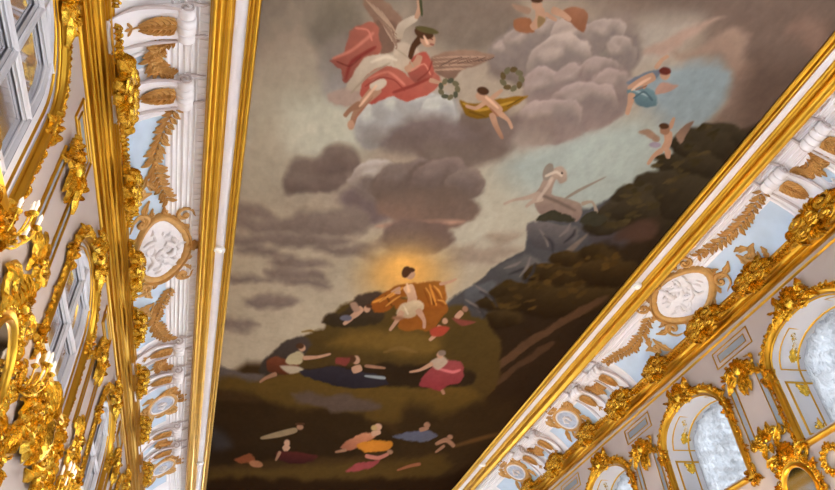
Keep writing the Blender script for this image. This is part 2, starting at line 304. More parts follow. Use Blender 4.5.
# ------------------------------------------------------------------ the painted ceiling
# the design of the canvas, one shape per row: first colour, second colour (0-255), softness, raggedness, stretch, outline x y ... in metres
PAINT = [
(116,108,98,116,108,98,0.571,0,1.08,-0.88,4.5,1.65,3.85,1.94,4.85,0.26,5.43,-0.69,6.37),
(150,146,132,146,136,120,0.606,0,1.33,-0.68,7.04,1.07,6.13,1.72,7.23,1.28,8.68,-0.52,10.36,-0.81,8.52),
(166,166,152,166,166,152,0.308,0,1.29,0.32,7.01,1.27,6.58,1.86,7.42,1.17,8.06,0.45,7.99),
(152,142,124,152,142,124,0.569,0,1.71,-0.73,10.4,4.96,9.33,6.27,11.4,1.57,14.53,-0.48,16.43),
(154,150,136,154,150,136,0.446,0,1.45,3.65,7.49,4.89,7.6,6.13,8.92,4.85,10.26,3.78,9.75),
(140,150,146,140,150,146,0.383,0,1.36,4.29,7.6,4.81,6.74,6.22,5.83,7.61,6.09,7.49,8,5.94,8.49),
(100,86,78,100,86,78,0.559,0,1.16,3.53,3.37,8.26,2.16,9.92,3.79,8.72,5.83,6.38,4.27,4.57,4.19),
(106,92,82,106,92,82,0.291,0,1.06,1.79,3.82,2.99,3.51,3.28,5.03,2.18,5.13),
(122,136,142,122,136,142,0.157,0.104,1.25,6.17,4.74,6.9,4.48,7.37,4.65,7.51,5.46,7.29,5.92,6.33,5.69,5.83,5.18),
(150,142,132,150,142,132,0.258,0,1.15,4.82,4.66,5.41,4.15,6.17,3.96,6.17,4.51,5.57,5.04),
(142,122,110,116,98,86,0.101,0.101,1.21,6.06,4.57,6.42,4.34,6.86,3.9,7.35,4.26,7.79,4.5,7.63,4.95,7.31,4.62,6.73,4.45),
(136,118,108,98,84,74,0.127,0.109,1.3,7.47,4.78,7.8,4.95,8.26,5.46,8.08,5.69,7.74,5.91,7.43,5.94,7.59,5.58,7.59,5.17),
(88,74,66,88,74,66,0.246,0.141,1.27,7.45,4.39,8.24,4.2,8.28,3.44,8.67,4.7,8.5,6.13,7.96,5.53),
(118,98,88,118,98,88,0.131,0.098,1.2,7.69,3.77,7.76,3.5,8.25,3.63,8.33,3.94),
(152,130,118,152,130,118,0.081,0.065,1.16,5.55,4.7,5.9,4.32,6.49,3.85,6.22,4.31,5.91,4.69),
(120,106,100,116,112,100,0.194,0.097,1.16,4.57,4.68,4.89,4.21,5.37,4.38,5.66,4.94,5.18,5.34),
(114,106,93,108,102,93,0.149,0.104,1.12,1.22,5.33,1.22,5.56,1.13,5.77,0.97,5.91,0.77,5.96,0.57,5.9,0.42,5.75,0.35,5.54,0.36,5.32,0.45,5.13,0.6,5,0.79,4.95,0.97,5,1.13,5.13),
(122,112,104,129,126,122,0.141,0.109,1.17,1.37,5.9,1.39,6.12,1.33,6.31,1.21,6.44,1.05,6.47,0.9,6.41,0.77,6.26,0.71,6.07,0.7,5.86,0.77,5.68,0.88,5.56,1.03,5.53,1.17,5.58,1.3,5.71),
(129,124,122,141,140,134,0.114,0.114,1.22,1.43,6.48,1.43,6.6,1.37,6.72,1.27,6.8,1.14,6.83,1.01,6.8,0.91,6.73,0.87,6.61,0.87,6.49,0.93,6.38,1.04,6.3,1.16,6.27,1.28,6.29,1.38,6.37),
(108,95,85,108,99,89,0.241,0.105,1.09,3.5,4.54,3.52,4.82,3.38,5.09,3.09,5.3,2.71,5.39,2.34,5.35,2.04,5.19,1.89,4.94,1.9,4.67,2.05,4.42,2.33,4.24,2.67,4.15,3.02,4.18,3.31,4.32),
(137,124,116,102,91,85,0.081,0.113,1.16,4.28,5.2,4.32,5.41,4.24,5.61,4.06,5.75,3.81,5.81,3.55,5.77,3.34,5.64,3.21,5.46,3.19,5.25,3.28,5.06,3.45,4.93,3.68,4.87,3.92,4.91,4.14,5.02),
(114,104,99,114,104,99,0.064,0.08,1.15,3.78,5.18,3.8,5.31,3.76,5.43,3.67,5.52,3.53,5.55,3.39,5.52,3.27,5.44,3.19,5.32,3.18,5.19,3.22,5.07,3.31,4.99,3.44,4.96,3.58,4.98,3.7,5.06),
(166,152,143,114,104,99,0.029,0.08,1.15,3.73,5.14,3.76,5.27,3.72,5.38,3.63,5.46,3.5,5.5,3.36,5.47,3.25,5.39,3.18,5.28,3.16,5.15,3.2,5.04,3.29,4.97,3.41,4.94,3.54,4.96,3.66,5.03),
(118,108,104,114,104,99,0.128,0.08,1.15,3.75,5.2,3.77,5.3,3.73,5.4,3.65,5.47,3.54,5.5,3.42,5.48,3.32,5.41,3.26,5.32,3.25,5.21,3.28,5.12,3.36,5.05,3.47,5.02,3.58,5.04,3.68,5.11),
(153,140,132,153,140,132,0.095,0.079,1.14,3.44,5.07,3.45,5.11,3.42,5.17,3.36,5.21,3.3,5.22,3.26,5.2,3.25,5.15,3.28,5.1,3.33,5.06,3.39,5.05),
(114,104,99,114,104,99,0.063,0.079,1.14,4.02,4.93,4.04,5.06,3.99,5.18,3.89,5.27,3.74,5.31,3.58,5.28,3.45,5.21,3.37,5.09,3.36,4.96,3.41,4.85,3.51,4.76,3.65,4.73,3.8,4.75,3.93,4.82),
(166,152,143,114,104,99,0.028,0.079,1.13,3.97,4.9,3.99,5.02,3.95,5.14,3.84,5.22,3.7,5.25,3.56,5.23,3.43,5.16,3.36,5.05,3.34,4.93,3.39,4.82,3.49,4.74,3.62,4.71,3.77,4.73,3.89,4.79),
(118,108,104,114,104,99,0.127,0.079,1.14,3.99,4.95,4,5.06,3.96,5.16,3.87,5.23,3.75,5.26,3.62,5.24,3.51,5.18,3.45,5.09,3.43,4.98,3.48,4.89,3.57,4.82,3.68,4.79,3.81,4.81,3.92,4.87),
(153,140,132,153,140,132,0.094,0.078,1.12,3.64,4.83,3.65,4.88,3.62,4.93,3.56,4.98,3.5,4.99,3.45,4.98,3.44,4.93,3.48,4.87,3.53,4.83,3.6,4.81),
(114,104,99,114,104,99,0.063,0.078,1.13,4.31,4.68,4.33,4.79,4.28,4.9,4.17,4.98,4.03,5.01,3.87,5,3.75,4.93,3.67,4.84,3.66,4.73,3.71,4.63,3.82,4.55,3.96,4.52,4.11,4.53,4.23,4.59),
(166,152,143,114,104,99,0.028,0.078,1.12,4.26,4.65,4.28,4.75,4.23,4.85,4.13,4.93,3.99,4.96,3.85,4.95,3.73,4.89,3.66,4.8,3.64,4.69,3.69,4.6,3.79,4.53,3.93,4.49,4.07,4.51,4.19,4.56),
(118,108,104,114,104,99,0.125,0.078,1.13,4.28,4.69,4.29,4.78,4.25,4.87,4.15,4.93,4.03,4.96,3.91,4.95,3.8,4.9,3.74,4.83,3.73,4.74,3.78,4.66,3.87,4.59,3.98,4.57,4.11,4.57,4.21,4.62),
(153,140,132,153,140,132,0.093,0.078,1.11,3.94,4.59,3.95,4.64,3.92,4.69,3.86,4.73,3.8,4.75,3.75,4.74,3.75,4.69,3.78,4.64,3.84,4.6,3.9,4.58),
(114,104,99,114,104,99,0.064,0.08,1.14,4.89,4.68,4.93,4.84,4.87,5,4.73,5.11,4.54,5.15,4.33,5.13,4.16,5.03,4.05,4.89,4.02,4.73,4.08,4.59,4.22,4.49,4.4,4.44,4.6,4.46,4.77,4.55),
(166,152,143,114,104,99,0.029,0.079,1.14,4.83,4.65,4.87,4.8,4.81,4.95,4.68,5.05,4.5,5.1,4.3,5.07,4.14,4.98,4.03,4.85,4.01,4.7,4.07,4.56,4.19,4.46,4.37,4.42,4.55,4.44,4.72,4.52),
(118,108,104,114,104,99,0.128,0.08,1.14,4.86,4.72,4.89,4.85,4.84,4.97,4.72,5.06,4.56,5.1,4.39,5.08,4.24,5,4.15,4.89,4.13,4.77,4.18,4.65,4.3,4.56,4.45,4.52,4.62,4.54,4.76,4.61),
(153,140,132,153,140,132,0.094,0.079,1.13,4.4,4.57,4.41,4.63,4.37,4.7,4.3,4.76,4.21,4.78,4.16,4.76,4.14,4.7,4.18,4.63,4.26,4.57,4.34,4.55),
(114,104,99,114,104,99,0.064,0.079,1.14,5.19,4.5,5.23,4.63,5.2,4.74,5.11,4.82,4.97,4.86,4.83,4.83,4.69,4.76,4.61,4.64,4.57,4.52,4.61,4.41,4.7,4.33,4.82,4.3,4.96,4.32,5.1,4.39),
(166,152,143,114,104,99,0.029,0.079,1.13,5.14,4.47,5.17,4.59,5.14,4.7,5.06,4.77,4.93,4.8,4.79,4.78,4.67,4.71,4.58,4.61,4.55,4.49,4.59,4.38,4.67,4.31,4.79,4.28,4.93,4.3,5.05,4.37),
(118,108,104,114,104,99,0.127,0.08,1.14,5.16,4.52,5.19,4.62,5.16,4.71,5.08,4.78,4.97,4.81,4.85,4.79,4.74,4.73,4.67,4.64,4.65,4.54,4.68,4.45,4.75,4.39,4.86,4.36,4.98,4.38,5.08,4.43),
(153,140,132,153,140,132,0.094,0.079,1.13,4.83,4.4,4.84,4.45,4.82,4.5,4.77,4.54,4.71,4.55,4.66,4.53,4.65,4.49,4.67,4.44,4.72,4.4,4.78,4.38),
(114,104,99,114,104,99,0.065,0.082,1.17,5.54,4.75,5.62,4.92,5.63,5.08,5.58,5.18,5.47,5.2,5.33,5.15,5.19,5.03,5.07,4.86,5.01,4.69,5,4.55,5.05,4.45,5.15,4.43,5.29,4.48,5.42,4.59),
(166,152,143,114,104,99,0.029,0.081,1.17,5.49,4.71,5.56,4.88,5.57,5.02,5.52,5.12,5.42,5.14,5.29,5.09,5.16,4.98,5.05,4.82,4.98,4.66,4.98,4.52,5.03,4.43,5.12,4.41,5.25,4.46,5.38,4.56),
(118,108,104,114,104,99,0.131,0.082,1.17,5.53,4.79,5.59,4.93,5.59,5.05,5.55,5.13,5.46,5.15,5.35,5.11,5.23,5.01,5.14,4.88,5.08,4.74,5.08,4.63,5.12,4.55,5.21,4.53,5.32,4.57,5.43,4.66),
(153,140,132,153,140,132,0.097,0.081,1.15,5.21,4.6,5.24,4.66,5.24,4.71,5.2,4.74,5.14,4.74,5.08,4.71,5.05,4.65,5.05,4.6,5.09,4.57,5.15,4.57),
(114,104,99,114,104,99,0.065,0.082,1.17,4.98,5.08,5.03,5.3,4.96,5.51,4.77,5.66,4.5,5.72,4.23,5.68,3.99,5.55,3.84,5.35,3.81,5.13,3.9,4.94,4.08,4.8,4.32,4.74,4.58,4.77,4.82,4.89),
(166,152,143,114,104,99,0.029,0.082,1.17,4.91,5.04,4.96,5.25,4.89,5.45,4.71,5.6,4.46,5.66,4.2,5.62,3.97,5.49,3.84,5.31,3.81,5.1,3.89,4.91,4.06,4.78,4.29,4.72,4.54,4.75,4.76,4.87),
(118,108,104,114,104,99,0.131,0.082,1.18,4.95,5.14,4.99,5.31,4.92,5.48,4.76,5.61,4.54,5.66,4.31,5.63,4.11,5.52,3.99,5.37,3.97,5.19,4.04,5.03,4.2,4.92,4.4,4.87,4.62,4.89,4.82,4.99),
(153,140,132,153,140,132,0.096,0.08,1.15,4.33,4.93,4.35,5.01,4.3,5.1,4.2,5.18,4.08,5.21,4,5.18,3.99,5.1,4.04,5,4.14,4.92,4.25,4.9),
(114,104,99,114,104,99,0.068,0.084,1.21,5.68,5.22,5.74,5.42,5.69,5.6,5.55,5.73,5.35,5.77,5.12,5.73,4.92,5.61,4.78,5.44,4.74,5.25,4.79,5.08,4.93,4.96,5.12,4.92,5.33,4.95,5.53,5.06),
(166,152,143,114,104,99,0.03,0.084,1.2,5.62,5.19,5.67,5.37,5.63,5.54,5.5,5.66,5.3,5.71,5.08,5.67,4.89,5.56,4.77,5.39,4.72,5.22,4.77,5.05,4.9,4.94,5.08,4.9,5.29,4.93,5.48,5.03),
(118,108,104,114,104,99,0.135,0.085,1.21,5.65,5.27,5.7,5.42,5.66,5.57,5.54,5.67,5.37,5.71,5.18,5.68,5.01,5.59,4.9,5.45,4.86,5.3,4.91,5.16,5.02,5.06,5.19,5.02,5.37,5.05,5.53,5.14),
(153,140,132,153,140,132,0.1,0.083,1.19,5.14,5.08,5.16,5.15,5.13,5.23,5.05,5.29,4.96,5.31,4.89,5.28,4.87,5.21,4.9,5.13,4.98,5.07,5.07,5.05),
(120,106,102,120,106,102,0.068,0.085,1.21,4.76,5.65,4.81,5.83,4.77,6,4.65,6.11,4.47,6.15,4.28,6.11,4.11,6,4,5.83,3.97,5.65,4.02,5.5,4.13,5.39,4.3,5.35,4.48,5.38,4.65,5.49),
(158,143,137,120,106,102,0.03,0.084,1.21,4.71,5.61,4.75,5.78,4.71,5.94,4.6,6.05,4.43,6.09,4.25,6.05,4.09,5.94,3.99,5.78,3.95,5.62,4,5.47,4.11,5.36,4.27,5.33,4.44,5.36,4.6,5.46),
(116,106,102,120,106,102,0.136,0.085,1.21,4.74,5.69,4.77,5.83,4.73,5.97,4.63,6.06,4.48,6.1,4.33,6.06,4.19,5.97,4.1,5.84,4.07,5.7,4.11,5.57,4.21,5.48,4.35,5.45,4.5,5.47,4.64,5.56),
(145,132,126,145,132,126,0.1,0.083,1.2,4.31,5.5,4.33,5.57,4.3,5.64,4.23,5.69,4.15,5.71,4.09,5.68,4.07,5.61,4.1,5.54,4.17,5.49,4.25,5.47),
(120,106,102,120,106,102,0.067,0.084,1.2,5.18,5.38,5.22,5.53,5.17,5.66,5.04,5.76,4.87,5.8,4.69,5.78,4.53,5.69,4.43,5.57,4.4,5.43,4.46,5.3,4.58,5.2,4.74,5.16,4.92,5.18,5.08,5.26),
(158,143,137,120,106,102,0.03,0.084,1.2,5.13,5.35,5.16,5.48,5.11,5.61,4.99,5.7,4.83,5.74,4.65,5.72,4.5,5.64,4.41,5.52,4.39,5.39,4.44,5.27,4.55,5.18,4.71,5.14,4.88,5.16,5.03,5.23),
(116,106,102,120,106,102,0.135,0.084,1.21,5.15,5.41,5.17,5.52,5.13,5.63,5.02,5.71,4.88,5.74,4.73,5.72,4.6,5.66,4.52,5.56,4.5,5.45,4.54,5.34,4.65,5.27,4.79,5.23,4.93,5.25,5.06,5.31),
(145,132,126,145,132,126,0.1,0.083,1.19,4.74,5.27,4.75,5.32,4.71,5.39,4.65,5.44,4.57,5.46,4.52,5.44,4.51,5.39,4.54,5.32,4.61,5.27,4.68,5.25),
(120,106,102,120,106,102,0.067,0.084,1.2,5.42,5.17,5.45,5.29,5.41,5.4,5.31,5.48,5.17,5.52,5.02,5.49,4.89,5.42,4.8,5.32,4.78,5.2,4.81,5.09,4.91,5.01,5.04,4.98,5.19,5,5.32,5.06),
(158,143,137,120,106,102,0.03,0.083,1.19,5.36,5.13,5.39,5.24,5.36,5.35,5.26,5.43,5.13,5.46,4.99,5.44,4.86,5.37,4.78,5.27,4.75,5.16,4.79,5.06,4.88,4.98,5.01,4.95,5.15,4.97,5.27,5.03),
(116,106,102,120,106,102,0.134,0.084,1.2,5.38,5.18,5.41,5.28,5.37,5.37,5.29,5.44,5.17,5.46,5.05,5.45,4.94,5.39,4.87,5.31,4.85,5.21,4.88,5.12,4.96,5.06,5.08,5.03,5.2,5.04,5.31,5.1),
(145,132,126,145,132,126,0.099,0.083,1.18,5.04,5.06,5.05,5.11,5.02,5.16,4.97,5.2,4.91,5.22,4.86,5.2,4.85,5.16,4.88,5.11,4.93,5.06,4.99,5.05),
(120,106,102,120,106,102,0.069,0.086,1.22,5.88,5.38,5.94,5.56,5.91,5.73,5.79,5.84,5.62,5.88,5.42,5.84,5.23,5.73,5.11,5.57,5.06,5.39,5.1,5.24,5.21,5.13,5.38,5.09,5.57,5.12,5.75,5.23),
(158,143,137,120,106,102,0.031,0.085,1.22,5.82,5.34,5.87,5.51,5.84,5.67,5.73,5.78,5.57,5.82,5.38,5.78,5.21,5.67,5.09,5.52,5.04,5.35,5.08,5.21,5.18,5.1,5.34,5.07,5.52,5.1,5.69,5.2),
(116,106,102,120,106,102,0.138,0.086,1.23,5.85,5.42,5.9,5.56,5.87,5.7,5.77,5.79,5.62,5.83,5.46,5.79,5.31,5.7,5.21,5.57,5.17,5.43,5.2,5.31,5.3,5.22,5.44,5.18,5.6,5.21,5.74,5.29),
(145,132,126,145,132,126,0.101,0.085,1.21,5.4,5.24,5.42,5.3,5.4,5.37,5.33,5.43,5.25,5.44,5.18,5.41,5.16,5.35,5.19,5.28,5.26,5.23,5.34,5.21),
(120,106,102,120,106,102,0.07,0.087,1.25,5.84,5.73,5.89,5.94,5.79,6.15,5.57,6.3,5.28,6.37,4.97,6.34,4.71,6.22,4.56,6.04,4.53,5.83,4.64,5.64,4.85,5.5,5.12,5.43,5.42,5.45,5.67,5.56),
(158,143,137,120,106,102,0.031,0.087,1.24,5.77,5.7,5.81,5.9,5.72,6.09,5.51,6.23,5.23,6.3,4.94,6.27,4.7,6.16,4.55,5.99,4.53,5.79,4.62,5.61,4.82,5.47,5.09,5.41,5.36,5.43,5.61,5.53),
(116,106,102,120,106,102,0.14,0.088,1.25,5.8,5.78,5.84,5.95,5.75,6.12,5.57,6.24,5.32,6.3,5.06,6.28,4.85,6.19,4.72,6.04,4.7,5.87,4.79,5.71,4.97,5.6,5.2,5.54,5.45,5.56,5.66,5.64),
(145,132,126,145,132,126,0.103,0.086,1.23,5.11,5.58,5.12,5.66,5.06,5.77,4.95,5.86,4.83,5.9,4.75,5.88,4.74,5.8,4.8,5.69,4.91,5.6,5.03,5.56),
(120,106,102,120,106,102,0.071,0.088,1.26,5.32,6.17,5.36,6.39,5.27,6.6,5.06,6.75,4.77,6.82,4.48,6.78,4.23,6.65,4.09,6.46,4.06,6.24,4.16,6.04,4.36,5.9,4.63,5.84,4.91,5.87,5.15,5.98),
(158,143,137,120,106,102,0.032,0.088,1.26,5.24,6.13,5.28,6.34,5.19,6.54,5,6.68,4.73,6.74,4.45,6.71,4.22,6.59,4.08,6.4,4.06,6.2,4.15,6.01,4.34,5.88,4.59,5.82,4.86,5.84,5.09,5.95),
(116,106,102,120,106,102,0.142,0.089,1.27,5.28,6.22,5.31,6.4,5.23,6.57,5.05,6.69,4.81,6.75,4.57,6.72,4.36,6.62,4.24,6.46,4.22,6.29,4.31,6.13,4.48,6.01,4.7,5.96,4.94,5.98,5.14,6.07),
(145,132,126,145,132,126,0.104,0.087,1.25,4.62,6,4.63,6.09,4.57,6.19,4.46,6.28,4.35,6.32,4.27,6.29,4.26,6.21,4.32,6.1,4.43,6.01,4.54,5.98),
(112,99,93,133,122,114,0.125,0.125,1.28,4.93,6.52,4.94,6.7,4.83,6.88,4.6,7.02,4.32,7.08,4.03,7.07,3.8,6.97,3.68,6.81,3.68,6.64,3.8,6.47,4.01,6.34,4.29,6.28,4.56,6.29,4.79,6.37),
(98,87,81,108,95,89,0.141,0.123,1.27,4.27,6.59,4.3,6.84,4.18,7.09,3.94,7.26,3.62,7.34,3.3,7.29,3.04,7.13,2.89,6.91,2.89,6.66,3.01,6.43,3.24,6.27,3.54,6.2,3.84,6.23,4.1,6.37),
(93,81,75,100,87,81,0.126,0.126,1.31,4.05,7.06,4.07,7.31,3.92,7.55,3.63,7.74,3.28,7.82,2.93,7.78,2.65,7.63,2.51,7.42,2.52,7.17,2.68,6.94,2.95,6.77,3.28,6.69,3.61,6.72,3.89,6.85),
(135,134,132,135,134,132,0.069,0.086,1.27,2.1,7.01,2.11,7.24,2.06,7.44,1.94,7.57,1.78,7.61,1.61,7.54,1.47,7.39,1.4,7.18,1.39,6.96,1.45,6.77,1.56,6.65,1.71,6.62,1.87,6.67,2.01,6.81),
(185,186,179,135,134,132,0.031,0.085,1.27,2.05,6.97,2.07,7.18,2.01,7.37,1.9,7.5,1.75,7.53,1.59,7.47,1.46,7.32,1.38,7.13,1.38,6.92,1.43,6.74,1.54,6.63,1.69,6.59,1.84,6.65,1.97,6.78),
(145,146,146,135,134,132,0.137,0.086,1.28,2.07,7.06,2.08,7.24,2.03,7.4,1.93,7.51,1.79,7.54,1.66,7.49,1.54,7.37,1.48,7.2,1.47,7.03,1.52,6.87,1.62,6.77,1.75,6.74,1.88,6.79,1.99,6.9),
(170,171,165,170,171,165,0.101,0.084,1.25,1.71,6.82,1.72,6.9,1.68,6.98,1.61,7.03,1.54,7.04,1.49,6.99,1.48,6.92,1.51,6.84,1.58,6.79,1.65,6.78),
(135,134,132,135,134,132,0.067,0.084,1.24,2.38,6.64,2.39,6.8,2.33,6.94,2.2,7.04,2.05,7.08,1.89,7.04,1.76,6.94,1.69,6.8,1.69,6.65,1.76,6.51,1.88,6.41,2.03,6.38,2.18,6.41,2.31,6.5),
(185,186,179,135,134,132,0.03,0.084,1.24,2.34,6.6,2.34,6.74,2.28,6.88,2.17,6.98,2.02,7.01,1.87,6.98,1.75,6.89,1.68,6.75,1.68,6.6,1.75,6.47,1.86,6.38,2,6.35,2.15,6.38,2.27,6.47),
(145,146,146,135,134,132,0.135,0.084,1.24,2.35,6.66,2.35,6.79,2.3,6.9,2.19,6.99,2.06,7.02,1.93,6.99,1.83,6.91,1.77,6.8,1.77,6.67,1.83,6.56,1.93,6.48,2.05,6.45,2.18,6.48,2.29,6.55),
(170,171,165,170,171,165,0.1,0.083,1.23,2.01,6.5,2.01,6.55,1.97,6.62,1.9,6.67,1.84,6.69,1.79,6.66,1.79,6.61,1.83,6.54,1.89,6.49,1.96,6.47),
(135,134,132,135,134,132,0.067,0.084,1.23,2.82,6.45,2.83,6.59,2.75,6.72,2.61,6.81,2.44,6.85,2.27,6.83,2.14,6.75,2.06,6.63,2.07,6.49,2.15,6.37,2.28,6.28,2.44,6.24,2.61,6.26,2.75,6.33),
(185,186,179,135,134,132,0.03,0.084,1.23,2.77,6.41,2.77,6.54,2.7,6.66,2.57,6.75,2.41,6.79,2.25,6.77,2.12,6.69,2.05,6.58,2.06,6.45,2.13,6.33,2.26,6.25,2.41,6.21,2.57,6.23,2.7,6.3),
(145,146,146,135,134,132,0.135,0.084,1.24,2.78,6.46,2.78,6.57,2.72,6.68,2.6,6.76,2.46,6.79,2.32,6.77,2.21,6.71,2.15,6.62,2.15,6.51,2.22,6.41,2.33,6.33,2.47,6.3,2.61,6.31,2.72,6.37),
(170,171,165,170,171,165,0.1,0.083,1.22,2.41,6.33,2.41,6.38,2.37,6.45,2.29,6.5,2.22,6.53,2.18,6.51,2.18,6.46,2.22,6.39,2.3,6.33,2.37,6.31),
(135,134,132,135,134,132,0.069,0.086,1.25,3.17,6.54,3.19,6.7,3.13,6.84,3.01,6.94,2.85,6.98,2.69,6.95,2.55,6.85,2.47,6.7,2.46,6.55,2.53,6.41,2.64,6.31,2.8,6.28,2.95,6.31,3.09,6.4),
(185,186,179,135,134,132,0.031,0.085,1.24,3.12,6.5,3.14,6.65,3.08,6.78,2.97,6.88,2.81,6.92,2.66,6.88,2.53,6.79,2.46,6.65,2.45,6.51,2.51,6.37,2.62,6.28,2.77,6.25,2.92,6.28,3.04,6.37),
(145,146,146,135,134,132,0.137,0.086,1.25,3.14,6.56,3.15,6.69,3.1,6.81,3,6.89,2.86,6.92,2.73,6.89,2.61,6.82,2.55,6.7,2.54,6.58,2.6,6.46,2.7,6.39,2.82,6.35,2.96,6.38,3.07,6.45),
(170,171,165,170,171,165,0.101,0.085,1.23,2.78,6.4,2.79,6.46,2.75,6.52,2.68,6.57,2.61,6.59,2.56,6.57,2.56,6.51,2.6,6.44,2.66,6.39,2.73,6.37),
(145,146,146,114,104,99,0.123,0.123,1.29,2.65,7.19,2.65,7.38,2.54,7.55,2.35,7.68,2.12,7.74,1.89,7.7,1.71,7.59,1.62,7.43,1.64,7.25,1.75,7.08,1.93,6.96,2.15,6.91,2.37,6.94,2.55,7.04),
(108,97,95,93,81,75,0.142,0.124,1.3,3.56,7.03,3.56,7.24,3.41,7.44,3.13,7.6,2.8,7.68,2.48,7.66,2.23,7.54,2.11,7.37,2.14,7.16,2.29,6.96,2.55,6.82,2.87,6.74,3.18,6.76,3.43,6.86),
(95,83,77,108,97,89,0.128,0.128,1.32,4.36,7.02,4.34,7.16,4.17,7.33,3.88,7.51,3.53,7.64,3.19,7.71,2.93,7.7,2.81,7.61,2.84,7.46,3.02,7.29,3.31,7.12,3.65,6.99,3.97,6.92,4.23,6.93),
(116,104,95,89,77,73,0.091,0.128,1.39,1.57,8.38,1.55,8.6,1.43,8.8,1.23,8.95,0.98,9,0.75,8.96,0.58,8.82,0.5,8.62,0.52,8.41,0.64,8.21,0.84,8.08,1.07,8.02,1.3,8.06,1.47,8.19),
(116,104,95,89,77,73,0.09,0.126,1.36,1.82,8.01,1.82,8.19,1.72,8.36,1.54,8.48,1.33,8.52,1.13,8.49,0.98,8.38,0.91,8.22,0.93,8.05,1.03,7.89,1.2,7.78,1.4,7.73,1.59,7.76,1.74,7.86),
(116,104,95,89,77,73,0.092,0.129,1.4,1.05,8.65,1.05,8.79,0.98,8.92,0.88,9.01,0.75,9.03,0.62,9,0.53,8.91,0.48,8.78,0.49,8.64,0.56,8.52,0.66,8.44,0.79,8.41,0.91,8.44,1,8.53),
(100,89,87,97,85,85,0.136,0.136,1.44,2.75,8.93,2.74,9.16,2.63,9.37,2.42,9.52,2.16,9.58,1.9,9.53,1.71,9.39,1.61,9.19,1.62,8.96,1.74,8.76,1.95,8.62,2.19,8.57,2.44,8.61,2.63,8.74),
(106,95,89,106,95,89,0.075,0.093,1.38,2.65,8.25,2.66,8.49,2.57,8.72,2.39,8.87,2.16,8.92,1.93,8.86,1.75,8.7,1.65,8.48,1.66,8.24,1.75,8.03,1.93,7.89,2.14,7.84,2.36,7.89,2.54,8.04),
(176,168,161,106,95,89,0.033,0.093,1.38,2.59,8.2,2.6,8.43,2.51,8.64,2.34,8.78,2.13,8.83,1.91,8.77,1.74,8.62,1.65,8.41,1.65,8.19,1.74,7.99,1.9,7.86,2.11,7.81,2.31,7.86,2.49,8),
(104,93,87,106,95,89,0.15,0.094,1.39,2.61,8.3,2.61,8.5,2.54,8.67,2.38,8.8,2.19,8.84,2,8.79,1.85,8.67,1.77,8.49,1.77,8.3,1.86,8.13,2,8.01,2.18,7.97,2.37,8.01,2.52,8.13),
(162,155,148,162,155,148,0.11,0.092,1.36,2.11,8.03,2.12,8.12,2.06,8.22,1.97,8.3,1.87,8.33,1.8,8.29,1.8,8.2,1.86,8.1,1.95,8.02,2.05,8),
(89,77,69,89,77,69,0.076,0.095,1.39,3.52,8.22,3.54,8.51,3.4,8.8,3.13,9,2.78,9.07,2.44,9.01,2.18,8.82,2.04,8.55,2.05,8.26,2.2,8,2.45,7.82,2.77,7.75,3.09,7.79,3.36,7.96),
(117,105,99,89,77,69,0.034,0.095,1.39,3.44,8.17,3.46,8.45,3.33,8.71,3.07,8.9,2.75,8.97,2.42,8.91,2.17,8.73,2.04,8.48,2.05,8.21,2.19,7.96,2.43,7.79,2.73,7.72,3.04,7.77,3.29,7.92),
(95,83,77,89,77,69,0.153,0.095,1.4,3.47,8.29,3.48,8.53,3.36,8.76,3.13,8.92,2.85,8.98,2.56,8.93,2.34,8.78,2.22,8.57,2.23,8.33,2.36,8.12,2.57,7.97,2.84,7.91,3.11,7.95,3.34,8.08),
(108,97,91,108,97,91,0.112,0.093,1.37,2.73,7.97,2.74,8.08,2.65,8.22,2.51,8.34,2.37,8.38,2.28,8.34,2.28,8.23,2.37,8.09,2.51,7.97,2.65,7.93),
(93,81,75,93,81,75,0.076,0.095,1.38,3.87,7.98,3.89,8.22,3.79,8.44,3.59,8.6,3.32,8.66,3.05,8.61,2.83,8.46,2.71,8.24,2.7,8,2.81,7.79,3.01,7.64,3.26,7.59,3.52,7.63,3.74,7.77),
(122,107,101,93,81,75,0.034,0.094,1.37,3.8,7.92,3.82,8.15,3.73,8.37,3.53,8.52,3.28,8.57,3.02,8.52,2.81,8.38,2.7,8.17,2.69,7.95,2.8,7.75,2.98,7.61,3.22,7.56,3.47,7.6,3.67,7.73),
(100,89,85,93,81,75,0.152,0.095,1.38,3.83,8.03,3.84,8.22,3.75,8.4,3.58,8.53,3.36,8.58,3.13,8.54,2.95,8.42,2.85,8.25,2.84,8.05,2.94,7.88,3.1,7.76,3.32,7.71,3.53,7.75,3.72,7.86),
(112,99,93,112,99,93,0.112,0.093,1.36,3.23,7.76,3.24,7.85,3.18,7.97,3.07,8.06,2.96,8.09,2.88,8.06,2.88,7.96,2.94,7.85,3.05,7.76,3.16,7.73),
(93,81,75,93,81,75,0.077,0.096,1.39,4.12,8.03,4.14,8.2,4.08,8.35,3.94,8.46,3.76,8.5,3.58,8.46,3.43,8.36,3.34,8.2,3.33,8.04,3.39,7.89,3.52,7.78,3.69,7.74,3.87,7.78,4.02,7.88),
(124,111,103,93,81,75,0.034,0.095,1.38,4.06,7.97,4.08,8.13,4.02,8.28,3.89,8.39,3.72,8.42,3.55,8.39,3.4,8.29,3.32,8.14,3.31,7.98,3.37,7.84,3.49,7.74,3.66,7.71,3.83,7.74,3.97,7.83),
(102,91,87,93,81,75,0.153,0.096,1.39,4.08,8.04,4.09,8.18,4.04,8.31,3.92,8.39,3.78,8.43,3.62,8.4,3.5,8.31,3.42,8.19,3.41,8.06,3.47,7.94,3.58,7.85,3.72,7.82,3.87,7.84,4,7.92),
(114,102,95,114,102,95,0.113,0.095,1.37,3.67,7.86,3.68,7.92,3.64,8,3.57,8.06,3.49,8.08,3.44,8.06,3.43,7.99,3.47,7.92,3.54,7.85,3.62,7.83),
